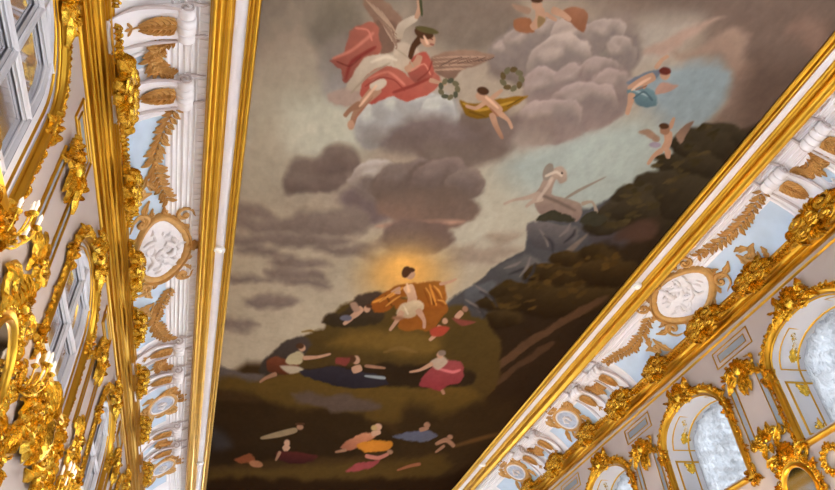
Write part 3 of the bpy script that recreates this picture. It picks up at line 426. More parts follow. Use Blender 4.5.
(97,85,77,108,89,79,0.099,0.139,1.44,4.27,8.65,4.29,8.91,4.17,9.14,3.93,9.32,3.63,9.38,3.33,9.33,3.08,9.17,2.95,8.95,2.95,8.7,3.08,8.48,3.3,8.32,3.59,8.26,3.88,8.3,4.12,8.44),
(93,81,73,114,93,81,0.098,0.138,1.44,3.65,8.79,3.65,9.05,3.5,9.29,3.23,9.47,2.9,9.54,2.57,9.49,2.31,9.34,2.19,9.11,2.2,8.86,2.36,8.64,2.61,8.47,2.93,8.4,3.24,8.44,3.5,8.58),
(160,126,108,160,126,108,0.061,0,1.48,4.09,9.1,3.94,9.2,3.52,9.36,3,9.52,2.56,9.62,2.38,9.61,2.53,9.52,2.95,9.36,3.47,9.2,3.9,9.1),
(100,83,75,93,81,77,0.083,0.145,1.52,4.13,9.61,4.11,9.81,3.94,10,3.65,10.16,3.3,10.23,2.96,10.21,2.71,10.11,2.59,9.94,2.62,9.74,2.79,9.55,3.07,9.41,3.4,9.33,3.73,9.35,3.99,9.44),
(104,87,79,95,83,79,0.082,0.144,1.51,3.42,9.69,3.41,9.85,3.32,9.99,3.16,10.1,2.96,10.14,2.76,10.11,2.61,10.02,2.53,9.89,2.54,9.73,2.63,9.59,2.79,9.49,2.98,9.45,3.18,9.48,3.33,9.56),
(118,106,97,100,89,83,0.095,0.114,1.5,0.47,9.74,0.41,9.86,0.23,9.97,-0.02,10.05,-0.31,10.08,-0.57,10.06,-0.75,9.99,-0.81,9.88,-0.75,9.76,-0.58,9.65,-0.33,9.58,-0.05,9.55,0.21,9.56,0.39,9.63),
(118,106,97,100,89,83,0.098,0.118,1.52,1.33,10.03,1.25,10.15,1,10.25,0.63,10.3,0.23,10.3,-0.13,10.24,-0.37,10.15,-0.46,10.03,-0.37,9.92,-0.13,9.83,0.22,9.78,0.61,9.77,0.98,9.82,1.23,9.91),
(118,106,97,100,89,83,0.099,0.118,1.49,2.25,9.58,2.2,9.77,2.01,9.94,1.7,10.07,1.34,10.12,1.02,10.08,0.78,9.96,0.69,9.79,0.75,9.61,0.94,9.44,1.24,9.32,1.58,9.27,1.9,9.31,2.14,9.41),
(118,106,97,100,89,83,0.101,0.121,1.54,1.98,10.24,1.91,10.36,1.69,10.47,1.37,10.54,1.01,10.57,0.68,10.54,0.45,10.47,0.37,10.37,0.44,10.26,0.65,10.15,0.96,10.08,1.32,10.05,1.64,10.07,1.88,10.14),
(118,106,97,100,89,83,0.1,0.119,1.55,0.97,10.37,0.89,10.46,0.68,10.55,0.36,10.62,0.01,10.66,-0.31,10.65,-0.53,10.61,-0.6,10.54,-0.53,10.45,-0.32,10.36,-0.01,10.3,0.34,10.26,0.65,10.26,0.88,10.3),
(118,106,97,100,89,83,0.104,0.124,1.55,2.72,10.31,2.66,10.39,2.47,10.46,2.19,10.52,1.87,10.56,1.59,10.55,1.39,10.52,1.31,10.46,1.37,10.38,1.56,10.31,1.83,10.25,2.14,10.21,2.43,10.22,2.63,10.25),
(118,106,97,100,89,83,0.106,0.127,1.56,3.26,10.37,3.21,10.43,3.05,10.5,2.82,10.55,2.56,10.59,2.32,10.59,2.15,10.57,2.08,10.52,2.13,10.46,2.28,10.39,2.51,10.34,2.77,10.3,3.01,10.3,3.18,10.32),
(118,106,97,100,89,83,0.105,0.126,1.61,1.68,10.89,1.64,11.01,1.48,11.13,1.24,11.25,0.97,11.32,0.71,11.34,0.53,11.3,0.46,11.22,0.5,11.1,0.66,10.98,0.89,10.87,1.16,10.79,1.41,10.77,1.6,10.81),
(118,106,97,100,89,83,0.102,0.122,1.58,0.96,10.75,0.9,10.82,0.72,10.9,0.46,10.96,0.18,10.98,-0.08,10.98,-0.26,10.94,-0.33,10.87,-0.27,10.8,-0.09,10.73,0.16,10.67,0.44,10.64,0.7,10.65,0.89,10.68),
(118,106,97,100,89,83,0.107,0.129,1.65,1.68,11.57,1.62,11.66,1.45,11.73,1.19,11.77,0.9,11.76,0.64,11.71,0.46,11.63,0.39,11.54,0.45,11.45,0.63,11.38,0.88,11.35,1.16,11.35,1.42,11.4,1.61,11.48),
(118,106,97,100,89,83,0.112,0.134,1.74,1.25,12.33,1.21,12.5,1.05,12.68,0.8,12.83,0.51,12.93,0.24,12.95,0.04,12.89,-0.04,12.76,0,12.59,0.17,12.41,0.41,12.26,0.69,12.17,0.96,12.15,1.16,12.21),
(118,106,97,100,89,83,0.11,0.132,1.68,1.98,11.9,1.93,11.96,1.77,11.99,1.54,12,1.28,11.98,1.05,11.93,0.89,11.86,0.83,11.79,0.89,11.74,1.04,11.7,1.27,11.69,1.52,11.71,1.76,11.76,1.92,11.83),
(118,106,97,100,89,83,0.106,0.127,1.68,0.48,11.85,0.42,11.91,0.26,11.97,0.02,12,-0.24,12.01,-0.48,11.98,-0.64,11.94,-0.69,11.88,-0.64,11.81,-0.48,11.76,-0.24,11.73,0.02,11.72,0.25,11.74,0.42,11.79),
(118,106,97,100,89,83,0.115,0.138,1.83,0.5,13.47,0.45,13.57,0.29,13.67,0.05,13.76,-0.21,13.81,-0.45,13.82,-0.62,13.78,-0.68,13.7,-0.63,13.59,-0.47,13.49,-0.24,13.4,0.02,13.35,0.26,13.35,0.43,13.39),
(133,120,108,124,112,99,0.151,0.151,1.55,5.43,9.72,5.4,9.83,5.23,9.95,4.95,10.06,4.63,10.13,4.32,10.14,4.1,10.11,4,10.03,4.04,9.92,4.21,9.8,4.48,9.7,4.79,9.63,5.09,9.61,5.32,9.64),
(133,120,108,124,112,99,0.154,0.154,1.58,5.2,10.19,5.16,10.28,5.01,10.39,4.76,10.49,4.47,10.55,4.2,10.56,4,10.53,3.91,10.46,3.95,10.36,4.1,10.25,4.34,10.16,4.63,10.1,4.9,10.09,5.1,10.12),
(133,120,108,124,112,99,0.149,0.149,1.52,5.39,9.4,5.38,9.47,5.3,9.55,5.16,9.61,4.99,9.65,4.83,9.65,4.7,9.62,4.64,9.56,4.65,9.49,4.74,9.41,4.88,9.35,5.04,9.32,5.2,9.31,5.33,9.34),
(168,136,86,168,136,86,0.487,0,1.62,4.34,10.87,4.35,11.54,3.97,12.05,3.35,12.17,2.75,11.86,2.43,11.26,2.48,10.63,2.85,10.19,3.41,10.07,3.97,10.32),
(196,150,82,196,150,82,0.308,0,1.62,3.89,10.85,3.9,11.26,3.7,11.57,3.35,11.64,3.01,11.45,2.81,11.08,2.82,10.68,3.03,10.4,3.35,10.33,3.68,10.5),
(212,162,86,212,162,86,0.174,0,1.6,3.6,10.73,3.6,10.94,3.49,11.1,3.3,11.14,3.11,11.05,3.01,10.86,3.01,10.65,3.13,10.5,3.31,10.46,3.49,10.55),
(50,36,20,50,36,20,0.108,0,2.59,-1.01,17.54,6.43,15.44,9.31,12.11,30.84,50.85,-0.25,49.62),
(70,72,76,54,48,44,0.046,0.091,1.62,4.72,12.13,4.68,11.41,5.05,10.95,5.28,10.17,5.67,9.74,5.51,9.05,5.6,8.48,6.12,8.42,6.42,8.12,7.33,7.74,9.83,12.01,7.63,16.19,5.45,13.8),
(92,88,88,62,60,62,0.043,0.064,1.51,5.38,8.95,5.58,8.79,6.2,8.77,6.58,8.88,6.41,9.51,5.69,9.47),
(88,86,86,60,60,60,0.068,0.068,1.61,5.29,10.38,5.85,9.84,6.46,10.14,6,10.75,5.52,10.77),
(82,84,88,58,58,60,0.07,0.07,1.68,4.86,11.21,5.32,10.89,5.72,11.43,5.24,12.02),
(104,94,86,104,94,86,0.044,0,1.56,6.52,10.27,6.54,9.49,6.72,8.98,6.79,8.84,6.75,9.24,6.65,10.02),
(62,58,60,62,58,60,0.085,0.106,1.5,6.44,8.38,7.53,7.7,8.05,6.75,8.59,9.05,7.44,9.64),
(44,36,26,38,24,14,0.095,0.166,1.67,8.05,5.99,8.59,5.67,9.47,5.66,9.31,12.11,9.07,24.13,5.96,17.77,6,14.21,5.74,12.35,7.21,11.21,7.06,9.38,7.98,8.84),
(58,52,40,36,30,22,0.047,0.113,1.34,8.4,5.76,8.44,5.91,8.34,6.05,8.12,6.14,7.85,6.16,7.61,6.1,7.45,5.98,7.43,5.83,7.53,5.7,7.74,5.61,8,5.59,8.24,5.64),
(58,52,40,36,30,22,0.048,0.114,1.36,8.25,6.09,8.29,6.25,8.16,6.41,7.9,6.52,7.59,6.54,7.31,6.48,7.14,6.34,7.12,6.18,7.25,6.02,7.5,5.92,7.8,5.9,8.07,5.96),
(58,52,40,36,30,22,0.049,0.118,1.4,8.49,6.6,8.51,6.78,8.35,6.95,8.05,7.07,7.69,7.1,7.37,7.04,7.18,6.89,7.17,6.71,7.33,6.55,7.62,6.43,7.97,6.4,8.29,6.46),
(58,52,40,36,30,22,0.051,0.121,1.43,8.18,7.21,8.21,7.4,8.06,7.58,7.77,7.7,7.42,7.73,7.11,7.65,6.92,7.49,6.91,7.3,7.06,7.13,7.34,7.01,7.68,6.99,7.99,7.06),
(58,52,40,36,30,22,0.051,0.122,1.44,7.75,7.53,7.8,7.73,7.7,7.9,7.49,8,7.21,8.01,6.96,7.91,6.8,7.75,6.76,7.56,6.86,7.39,7.07,7.29,7.33,7.29,7.58,7.37),
(58,52,40,36,30,22,0.052,0.126,1.48,7.58,8.16,7.62,8.34,7.52,8.5,7.31,8.6,7.06,8.6,6.83,8.51,6.68,8.36,6.65,8.19,6.75,8.03,6.95,7.94,7.2,7.94,7.43,8.02),
(58,52,40,36,30,22,0.053,0.128,1.5,7.32,8.53,7.33,8.66,7.22,8.77,7.03,8.85,6.8,8.87,6.6,8.81,6.49,8.71,6.49,8.59,6.6,8.47,6.79,8.4,7.01,8.38,7.21,8.43),
(58,52,40,36,30,22,0.053,0.127,1.49,8.77,7.84,8.83,8.14,8.62,8.42,8.2,8.6,7.68,8.62,7.23,8.49,6.96,8.24,6.93,7.95,7.15,7.69,7.54,7.52,8.02,7.49,8.47,7.61),
(58,52,40,36,30,22,0.048,0.115,1.36,7.87,6.27,7.88,6.37,7.82,6.46,7.68,6.52,7.52,6.53,7.37,6.49,7.27,6.41,7.25,6.32,7.32,6.23,7.45,6.17,7.62,6.16,7.77,6.2),
(58,52,40,36,30,22,0.052,0.124,1.46,9.09,7.24,9.19,7.57,9.05,7.87,8.69,8.04,8.22,8.05,7.77,7.88,7.47,7.6,7.4,7.27,7.55,7,7.89,6.84,8.33,6.82,8.77,6.97),
(60,48,28,34,24,14,0.056,0.135,1.59,7.3,9.74,7.32,9.92,7.2,10.08,6.97,10.18,6.7,10.18,6.47,10.1,6.33,9.95,6.32,9.77,6.44,9.62,6.66,9.53,6.92,9.52,7.15,9.6),
(60,48,28,34,24,14,0.056,0.135,1.58,7.91,9.4,7.92,9.56,7.78,9.71,7.53,9.8,7.24,9.82,6.99,9.76,6.85,9.63,6.85,9.47,6.99,9.33,7.23,9.24,7.51,9.22,7.76,9.28),
(60,48,28,34,24,14,0.058,0.138,1.63,7.22,10.27,7.23,10.5,7.05,10.7,6.73,10.83,6.36,10.85,6.04,10.74,5.87,10.55,5.87,10.33,6.05,10.13,6.36,10.01,6.71,10,7.03,10.09),
(60,48,28,34,24,14,0.059,0.141,1.65,8.72,10.11,8.73,10.43,8.41,10.72,7.85,10.92,7.22,10.96,6.7,10.84,6.42,10.59,6.45,10.28,6.77,10,7.29,9.82,7.89,9.77,8.41,9.88),
(60,48,28,34,24,14,0.059,0.143,1.69,7,11.09,6.99,11.32,6.76,11.53,6.38,11.67,5.95,11.69,5.6,11.6,5.42,11.41,5.45,11.19,5.68,10.99,6.04,10.86,6.45,10.83,6.8,10.92),
(60,48,28,34,24,14,0.06,0.145,1.72,6.46,11.61,6.45,11.78,6.28,11.94,6.01,12.04,5.71,12.05,5.46,11.98,5.32,11.84,5.34,11.67,5.51,11.52,5.77,11.42,6.07,11.41,6.32,11.48),
(60,48,28,34,24,14,0.061,0.146,1.71,8.65,10.92,8.64,11.3,8.24,11.67,7.54,11.91,6.76,11.96,6.13,11.81,5.8,11.5,5.86,11.13,6.26,10.79,6.91,10.56,7.64,10.51,8.28,10.63),
(60,48,28,34,24,14,0.058,0.139,1.63,8.53,9.78,8.57,10.03,8.41,10.26,8.1,10.4,7.72,10.4,7.37,10.28,7.16,10.06,7.14,9.81,7.3,9.6,7.6,9.47,7.96,9.46,8.3,9.57),
(60,48,28,34,24,14,0.062,0.148,1.76,6.66,12.09,6.65,12.26,6.51,12.42,6.25,12.52,5.96,12.53,5.72,12.45,5.59,12.3,5.6,12.12,5.75,11.97,6,11.87,6.28,11.86,6.52,11.94),
(66,50,42,66,50,42,0.109,0.109,1.53,8.12,8.33,8.24,8.56,8.2,8.82,8.02,9,7.77,9.03,7.55,8.9,7.45,8.66,7.5,8.41,7.67,8.24,7.91,8.21),
(76,56,40,76,56,40,0.053,0.053,1.88,6.65,15.96,7.01,14.43,7.49,12.86,8.26,11.11,8.08,10.93,7.25,12.59,6.78,14.18,6.52,15.8),
(66,48,34,66,48,34,0.056,0.056,1.98,6.96,16.5,7.39,14.7,7.92,13.22,7.73,13.01,7.22,14.51,6.85,16.37),
(67,57,37,67,57,37,0.03,0.056,1.32,7.64,5.85,7.6,5.9,7.46,5.91,7.37,5.87,7.41,5.82,7.54,5.8),
(49,42,27,49,42,27,0.03,0.055,1.32,7.56,5.78,7.55,5.83,7.47,5.86,7.4,5.85,7.42,5.8,7.49,5.76),
(52,44,28,52,44,28,0.03,0.056,1.34,7.82,5.92,7.82,5.98,7.75,6,7.67,5.95,7.67,5.89,7.75,5.87),
(46,40,25,46,40,25,0.03,0.056,1.34,7.79,5.84,7.78,5.9,7.71,5.97,7.64,5.98,7.64,5.92,7.72,5.84),
(50,43,27,50,43,27,0.03,0.057,1.35,7.85,6,7.85,6.05,7.8,6.07,7.74,6.04,7.74,6,7.79,5.98),
(58,50,32,58,50,32,0.032,0.059,1.4,7.75,6.83,7.74,6.89,7.66,6.91,7.59,6.88,7.6,6.82,7.68,6.8),
(46,40,25,46,40,25,0.03,0.057,1.35,7.58,6.17,7.56,6.23,7.46,6.27,7.38,6.26,7.4,6.2,7.5,6.16),
(51,44,28,51,44,28,0.031,0.058,1.38,7.97,6.46,7.93,6.51,7.8,6.54,7.71,6.52,7.75,6.47,7.88,6.44),
(66,57,36,66,57,36,0.031,0.059,1.39,7.62,6.74,7.62,6.8,7.55,6.81,7.49,6.76,7.49,6.7,7.55,6.69),
(71,61,39,71,61,39,0.031,0.058,1.37,7.79,6.41,7.79,6.46,7.73,6.48,7.68,6.46,7.68,6.41,7.73,6.39),
(70,60,38,70,60,38,0.031,0.058,1.37,7.96,6.32,7.96,6.38,7.89,6.44,7.82,6.43,7.82,6.37,7.89,6.31),
(50,43,27,50,43,27,0.031,0.058,1.39,7.88,6.51,7.91,6.6,7.84,6.68,7.75,6.66,7.72,6.57,7.79,6.5),
(61,53,34,61,53,34,0.031,0.058,1.38,7.62,6.59,7.61,6.66,7.51,6.72,7.43,6.7,7.44,6.63,7.54,6.57),
(49,42,27,49,42,27,0.031,0.058,1.37,7.24,6.62,7.23,6.7,7.12,6.74,7.03,6.7,7.04,6.62,7.15,6.58),
(57,49,31,57,49,31,0.031,0.058,1.37,7.71,6.37,7.73,6.44,7.69,6.48,7.61,6.45,7.59,6.38,7.63,6.34),
(68,59,37,68,59,37,0.031,0.058,1.37,7.25,6.71,7.23,6.78,7.11,6.84,7.03,6.82,7.05,6.75,7.16,6.69),
(53,46,29,53,46,29,0.03,0.057,1.36,7.57,6.28,7.56,6.34,7.5,6.38,7.43,6.37,7.44,6.32,7.51,6.28),
(48,42,26,48,42,26,0.032,0.061,1.43,7.18,7.56,7.17,7.62,7.09,7.63,7.01,7.58,7.02,7.51,7.11,7.5),
(66,57,36,66,57,36,0.033,0.062,1.45,7.32,7.81,7.3,7.88,7.18,7.91,7.09,7.86,7.11,7.79,7.23,7.76),
(53,46,29,53,46,29,0.033,0.062,1.45,7.31,7.78,7.3,7.85,7.2,7.88,7.12,7.83,7.13,7.76,7.22,7.73),
(63,54,34,63,54,34,0.033,0.062,1.47,7.56,7.87,7.53,7.92,7.44,7.97,7.37,7.95,7.39,7.9,7.48,7.86),
(58,50,32,58,50,32,0.033,0.062,1.46,7.72,7.77,7.69,7.84,7.56,7.87,7.46,7.82,7.49,7.75,7.62,7.73),
(65,56,36,65,56,36,0.033,0.062,1.45,7.41,7.78,7.37,7.83,7.23,7.85,7.14,7.81,7.18,7.76,7.32,7.74),
(71,61,39,71,61,39,0.032,0.06,1.42,7.74,7.15,7.72,7.22,7.6,7.28,7.51,7.26,7.53,7.18,7.65,7.13),
(65,56,35,65,56,35,0.032,0.061,1.43,7.06,7.63,7.02,7.68,6.9,7.7,6.82,7.67,6.86,7.62,6.98,7.6),
(57,49,31,57,49,31,0.032,0.06,1.42,7,7.42,6.99,7.49,6.89,7.53,6.8,7.48,6.82,7.41,6.92,7.37),
(50,43,27,50,43,27,0.032,0.061,1.43,7.4,7.35,7.41,7.43,7.35,7.49,7.27,7.48,7.26,7.4,7.32,7.34),
(47,40,26,47,40,26,0.032,0.06,1.41,7.13,7.21,7.14,7.28,7.09,7.35,7.03,7.36,7.02,7.29,7.07,7.21),
(51,44,28,51,44,28,0.033,0.062,1.45,7.76,7.55,7.76,7.6,7.7,7.63,7.64,7.62,7.64,7.57,7.71,7.53),
(61,53,34,61,53,34,0.033,0.061,1.45,7.22,7.7,7.27,7.78,7.23,7.85,7.15,7.83,7.11,7.74,7.15,7.68),
(57,49,31,57,49,31,0.033,0.061,1.44,7.29,7.61,7.31,7.68,7.26,7.72,7.18,7.68,7.16,7.6,7.21,7.57),
(48,42,26,48,42,26,0.034,0.063,1.49,7.46,8.22,7.45,8.29,7.35,8.33,7.27,8.3,7.29,8.23,7.38,8.19),
(57,49,31,57,49,31,0.034,0.063,1.48,7.47,8.07,7.47,8.16,7.37,8.23,7.27,8.21,7.28,8.12,7.38,8.05),
(61,52,33,61,52,33,0.034,0.064,1.5,7.45,8.33,7.44,8.43,7.3,8.48,7.19,8.43,7.21,8.33,7.34,8.28),
(46,40,25,46,40,25,0.034,0.064,1.5,7.02,8.5,7.02,8.58,6.96,8.6,6.89,8.55,6.89,8.48,6.95,8.46),
(69,60,38,69,60,38,0.034,0.064,1.5,7.4,8.32,7.41,8.4,7.35,8.46,7.27,8.45,7.26,8.37,7.32,8.31),
(56,48,31,56,48,31,0.034,0.064,1.5,7.24,8.51,7.22,8.61,7.09,8.66,6.98,8.61,7,8.51,7.13,8.46),
(59,51,32,59,51,32,0.034,0.064,1.51,7.3,8.55,7.27,8.61,7.16,8.6,7.08,8.55,7.12,8.5,7.22,8.5),
(58,50,32,58,50,32,0.034,0.063,1.48,6.95,8.29,6.97,8.36,6.91,8.4,6.84,8.36,6.82,8.28,6.88,8.25),
(65,56,36,65,56,36,0.032,0.06,1.42,7.77,7.03,7.8,7.1,7.75,7.14,7.68,7.11,7.65,7.03,7.7,6.99),
(54,46,29,54,46,29,0.033,0.061,1.44,7.94,7.27,7.94,7.35,7.86,7.4,7.79,7.38,7.78,7.31,7.86,7.26),
(58,50,32,58,50,32,0.032,0.06,1.41,7.93,6.88,7.91,6.96,7.81,7.02,7.73,7.02,7.74,6.94,7.84,6.88),
(53,46,29,53,46,29,0.033,0.062,1.47,7.77,7.74,7.8,7.84,7.72,7.93,7.62,7.92,7.6,7.82,7.68,7.73),
(59,51,32,59,51,32,0.034,0.063,1.49,7.62,8.12,7.61,8.18,7.53,8.21,7.46,8.19,7.47,8.13,7.55,8.1),
(53,40,20,53,40,20,0.037,0.069,1.63,6.77,10.32,6.78,10.43,6.7,10.53,6.62,10.52,6.61,10.41,6.69,10.31),
(52,39,20,52,39,20,0.036,0.068,1.6,6.63,9.97,6.63,10.05,6.57,10.14,6.51,10.14,6.51,10.06,6.56,9.97),
(74,56,28,74,56,28,0.036,0.067,1.59,6.31,10,6.32,10.08,6.27,10.13,6.2,10.1,6.19,10.02,6.24,9.97),
(75,57,29,75,57,29,0.036,0.068,1.6,6.47,10,6.45,10.06,6.35,10.09,6.28,10.05,6.31,10,6.4,9.97),
(63,48,24,63,48,24,0.037,0.069,1.63,7.14,10.18,7.11,10.28,6.97,10.33,6.86,10.29,6.89,10.19,7.03,10.14),
(56,42,21,56,42,21,0.037,0.069,1.63,6.84,10.2,6.85,10.31,6.76,10.42,6.67,10.42,6.67,10.3,6.75,10.19),
(70,53,27,70,53,27,0.037,0.069,1.62,6.87,10.22,6.87,10.31,6.79,10.34,6.71,10.27,6.71,10.18,6.79,10.16),
(52,39,20,52,39,20,0.037,0.069,1.62,7.14,10.09,7.16,10.18,7.11,10.24,7.03,10.2,7.01,10.11,7.06,10.05),
(69,52,27,69,52,27,0.036,0.068,1.6,7.67,9.59,7.65,9.64,7.57,9.64,7.51,9.59,7.53,9.54,7.61,9.54),
(52,40,20,52,40,20,0.036,0.068,1.59,7.57,9.55,7.53,9.64,7.37,9.66,7.26,9.6,7.3,9.51,7.46,9.49),
(66,50,25,66,50,25,0.037,0.069,1.62,7.77,9.78,7.79,9.87,7.73,9.95,7.66,9.94,7.64,9.85,7.7,9.77),
(72,54,27,72,54,27,0.036,0.068,1.58,7.78,9.35,7.79,9.45,7.7,9.5,7.6,9.44,7.6,9.34,7.68,9.3),
(70,53,27,70,53,27,0.036,0.067,1.59,7.2,9.53,7.21,9.61,7.16,9.7,7.1,9.71,7.09,9.63,7.14,9.54),
(74,56,28,74,56,28,0.037,0.069,1.61,7.73,9.66,7.77,9.77,7.72,9.87,7.63,9.86,7.59,9.75,7.64,9.65),
(66,50,25,66,50,25,0.036,0.068,1.6,7.09,9.79,7.1,9.89,7.04,9.97,6.96,9.96,6.95,9.86,7.01,9.78),
(60,45,23,60,45,23,0.037,0.069,1.61,7.83,9.68,7.87,9.79,7.81,9.87,7.71,9.84,7.67,9.73,7.74,9.65),
(54,41,20,54,41,20,0.038,0.07,1.66,6.6,10.79,6.6,10.87,6.51,10.92,6.44,10.88,6.45,10.81,6.53,10.76),
(59,45,23,59,45,23,0.038,0.071,1.66,7.36,10.55,7.32,10.65,7.17,10.69,7.06,10.63,7.09,10.53,7.24,10.49),
(52,40,20,52,40,20,0.037,0.069,1.65,5.88,10.84,5.84,10.92,5.72,10.96,5.63,10.92,5.67,10.84,5.79,10.8),
(55,41,21,55,41,21,0.037,0.069,1.63,6.4,10.47,6.42,10.54,6.38,10.61,6.32,10.59,6.3,10.51,6.34,10.45),
(59,45,23,59,45,23,0.037,0.07,1.66,6.01,10.96,6.02,11.06,5.94,11.13,5.86,11.1,5.86,11,5.93,10.93),
(54,41,20,54,41,20,0.037,0.068,1.62,6.34,10.35,6.32,10.43,6.22,10.43,6.15,10.36,6.17,10.28,6.27,10.28),
(76,58,29,76,58,29,0.037,0.069,1.63,6.19,10.52,6.17,10.57,6.1,10.59,6.05,10.54,6.06,10.49,6.13,10.48),
(64,49,25,64,49,25,0.037,0.07,1.65,6.44,10.64,6.43,10.76,6.3,10.86,6.2,10.84,6.22,10.73,6.34,10.63),
(74,56,28,74,56,28,0.037,0.07,1.65,6.71,10.58,6.74,10.71,6.68,10.81,6.58,10.79,6.55,10.66,6.61,10.56),
(60,46,23,60,46,23,0.037,0.07,1.66,6.56,10.72,6.57,10.79,6.51,10.83,6.44,10.8,6.44,10.72,6.5,10.68),
(50,38,19,50,38,19,0.037,0.07,1.65,6.57,10.69,6.53,10.78,6.39,10.86,6.29,10.84,6.33,10.75,6.47,10.68),
(51,39,20,51,39,20,0.037,0.07,1.66,6.21,10.85,6.19,10.92,6.1,10.96,6.03,10.93,6.05,10.86,6.14,10.82),
(73,55,28,73,55,28,0.039,0.072,1.71,6.61,11.36,6.6,11.42,6.52,11.46,6.45,11.43,6.47,11.37,6.55,11.33),
(60,45,23,60,45,23,0.038,0.072,1.71,5.96,11.68,5.92,11.77,5.78,11.77,5.68,11.68,5.72,11.59,5.86,11.59),
(72,55,28,72,55,28,0.039,0.073,1.73,6.24,11.72,6.23,11.81,6.16,11.87,6.09,11.85,6.1,11.76,6.17,11.7),
(72,54,28,72,54,28,0.039,0.073,1.73,6.77,11.55,6.78,11.64,6.72,11.74,6.65,11.73,6.64,11.64,6.7,11.55),
(61,46,23,61,46,23,0.039,0.073,1.72,6.33,11.55,6.33,11.67,6.26,11.78,6.18,11.79,6.18,11.68,6.25,11.56),
(55,41,21,55,41,21,0.038,0.072,1.71,6.2,11.42,6.21,11.53,6.15,11.61,6.08,11.6,6.06,11.49,6.12,11.41),
(70,53,27,70,53,27,0.039,0.072,1.72,6.12,11.66,6.1,11.78,5.98,11.82,5.88,11.74,5.9,11.62,6.01,11.58),
(61,46,23,61,46,23,0.038,0.072,1.69,6.3,11.35,6.25,11.44,6.09,11.43,5.99,11.35,6.04,11.26,6.2,11.27),
(57,43,22,57,43,22,0.038,0.071,1.65,7.46,10.33,7.47,10.44,7.38,10.56,7.29,10.57,7.29,10.45,7.37,10.33),
(51,38,19,51,38,19,0.038,0.071,1.67,7.46,10.52,7.48,10.64,7.41,10.77,7.31,10.78,7.29,10.65,7.37,10.52),
(65,49,25,65,49,25,0.039,0.072,1.7,7.7,10.79,7.72,10.92,7.64,11.05,7.53,11.04,7.51,10.91,7.59,10.78),
(69,52,26,69,52,26,0.038,0.072,1.68,7.45,10.81,7.44,10.92,7.32,10.94,7.22,10.85,7.23,10.74,7.35,10.73),
(61,46,23,61,46,23,0.038,0.072,1.69,7.32,10.91,7.31,11.03,7.19,11.1,7.07,11.03,7.08,10.91,7.2,10.84),
(83,76,34,83,76,34,0.031,0,1.84,5.3,13.41,5.49,13.35,5.72,13.38,5.71,13.33,5.46,13.26,5.28,13.36),
(80,71,34,80,71,34,0.03,0,1.9,1.07,14.53,1.26,14.47,1.48,14.5,1.48,14.46,1.25,14.38,1.06,14.49),
(86,65,34,86,65,34,0.03,0,1.83,4.83,13.32,5.02,13.27,5.19,13.3,5.18,13.26,4.99,13.18,4.81,13.28),
(102,64,34,102,64,34,0.03,0,1.83,3.33,13.58,3.52,13.52,3.72,13.55,3.71,13.51,3.5,13.43,3.32,13.54),
(105,76,34,105,76,34,0.03,0,1.89,1.98,14.37,2.16,14.31,2.43,14.33,2.42,14.28,2.15,14.21,1.96,14.32),
(104,69,34,104,69,34,0.029,0,1.82,2.55,13.55,2.74,13.5,2.85,13.54,2.85,13.5,2.72,13.41,2.54,13.51),
(101,78,34,101,78,34,0.029,0,1.83,1.51,13.72,1.69,13.66,1.84,13.7,1.84,13.66,1.68,13.57,1.5,13.68),
(100,77,34,100,77,34,0.03,0,1.82,4.42,13.35,4.6,13.29,4.88,13.3,4.87,13.26,4.58,13.2,4.4,13.3),
(80,70,34,80,70,34,0.03,0,1.83,4.44,13.38,4.63,13.33,4.9,13.34,4.89,13.3,4.61,13.24,4.43,13.34),
(89,60,34,89,60,34,0.029,0,1.85,1.61,13.94,1.79,13.88,1.97,13.91,1.97,13.87,1.78,13.79,1.6,13.89),
(101,67,34,101,67,34,0.03,0,1.85,2.52,13.83,2.71,13.78,3.06,13.78,3.05,13.73,2.69,13.69,2.51,13.79),
(100,73,34,100,73,34,0.031,0,1.87,4.64,13.81,4.84,13.75,5.09,13.78,5.09,13.73,4.81,13.66,4.63,13.77),
(97,73,34,97,73,34,0.03,0,1.83,4.43,13.38,4.62,13.32,4.87,13.34,4.86,13.29,4.6,13.23,4.42,13.33),
(82,67,34,82,67,34,0.029,0,1.83,2.02,13.6,2.2,13.55,2.44,13.57,2.44,13.52,2.19,13.46,2.01,13.56),
(89,78,34,89,78,34,0.031,0,1.85,4.33,13.69,4.52,13.63,4.71,13.67,4.7,13.62,4.5,13.54,4.31,13.65),
(102,73,34,102,73,34,0.03,0,1.81,3.98,13.22,4.17,13.16,4.52,13.16,4.51,13.12,4.15,13.08,3.97,13.18),
(83,64,31,83,64,31,0.053,0,2.55,6.72,21.92,7.06,21.84,7.41,21.92,7.39,21.83,7.01,21.65,6.69,21.84),
(71,55,26,71,55,26,0.041,0,2.06,2.69,16.35,2.95,16.28,3.5,16.27,3.49,16.21,2.93,16.16,2.68,16.3),
(95,73,35,95,73,35,0.051,0,2.53,3.88,21.78,4.2,21.7,4.74,21.75,4.73,21.66,4.17,21.52,3.86,21.7),
(92,71,34,92,71,34,0.051,0,2.59,2.71,22.46,3.04,22.38,3.69,22.42,3.68,22.33,3.01,22.2,2.7,22.38),
(74,57,27,74,57,27,0.051,0,2.52,4.4,21.71,4.73,21.63,5.36,21.66,5.34,21.58,4.69,21.45,4.38,21.63),
(71,55,26,71,55,26,0.043,0,2.09,5.14,16.52,5.42,16.45,5.65,16.49,5.64,16.44,5.38,16.32,5.12,16.46),
(89,69,33,89,69,33,0.041,0,2.13,1.42,17.15,1.69,17.08,1.89,17.13,1.89,17.07,1.67,16.96,1.41,17.1),
(84,65,31,84,65,31,0.043,0,2.04,5.36,15.88,5.63,15.81,6.13,15.81,6.11,15.75,5.6,15.69,5.35,15.83),
(82,63,30,82,63,30,0.04,0,2.09,0.94,16.65,1.2,16.59,1.6,16.6,1.59,16.54,1.19,16.47,0.93,16.6),
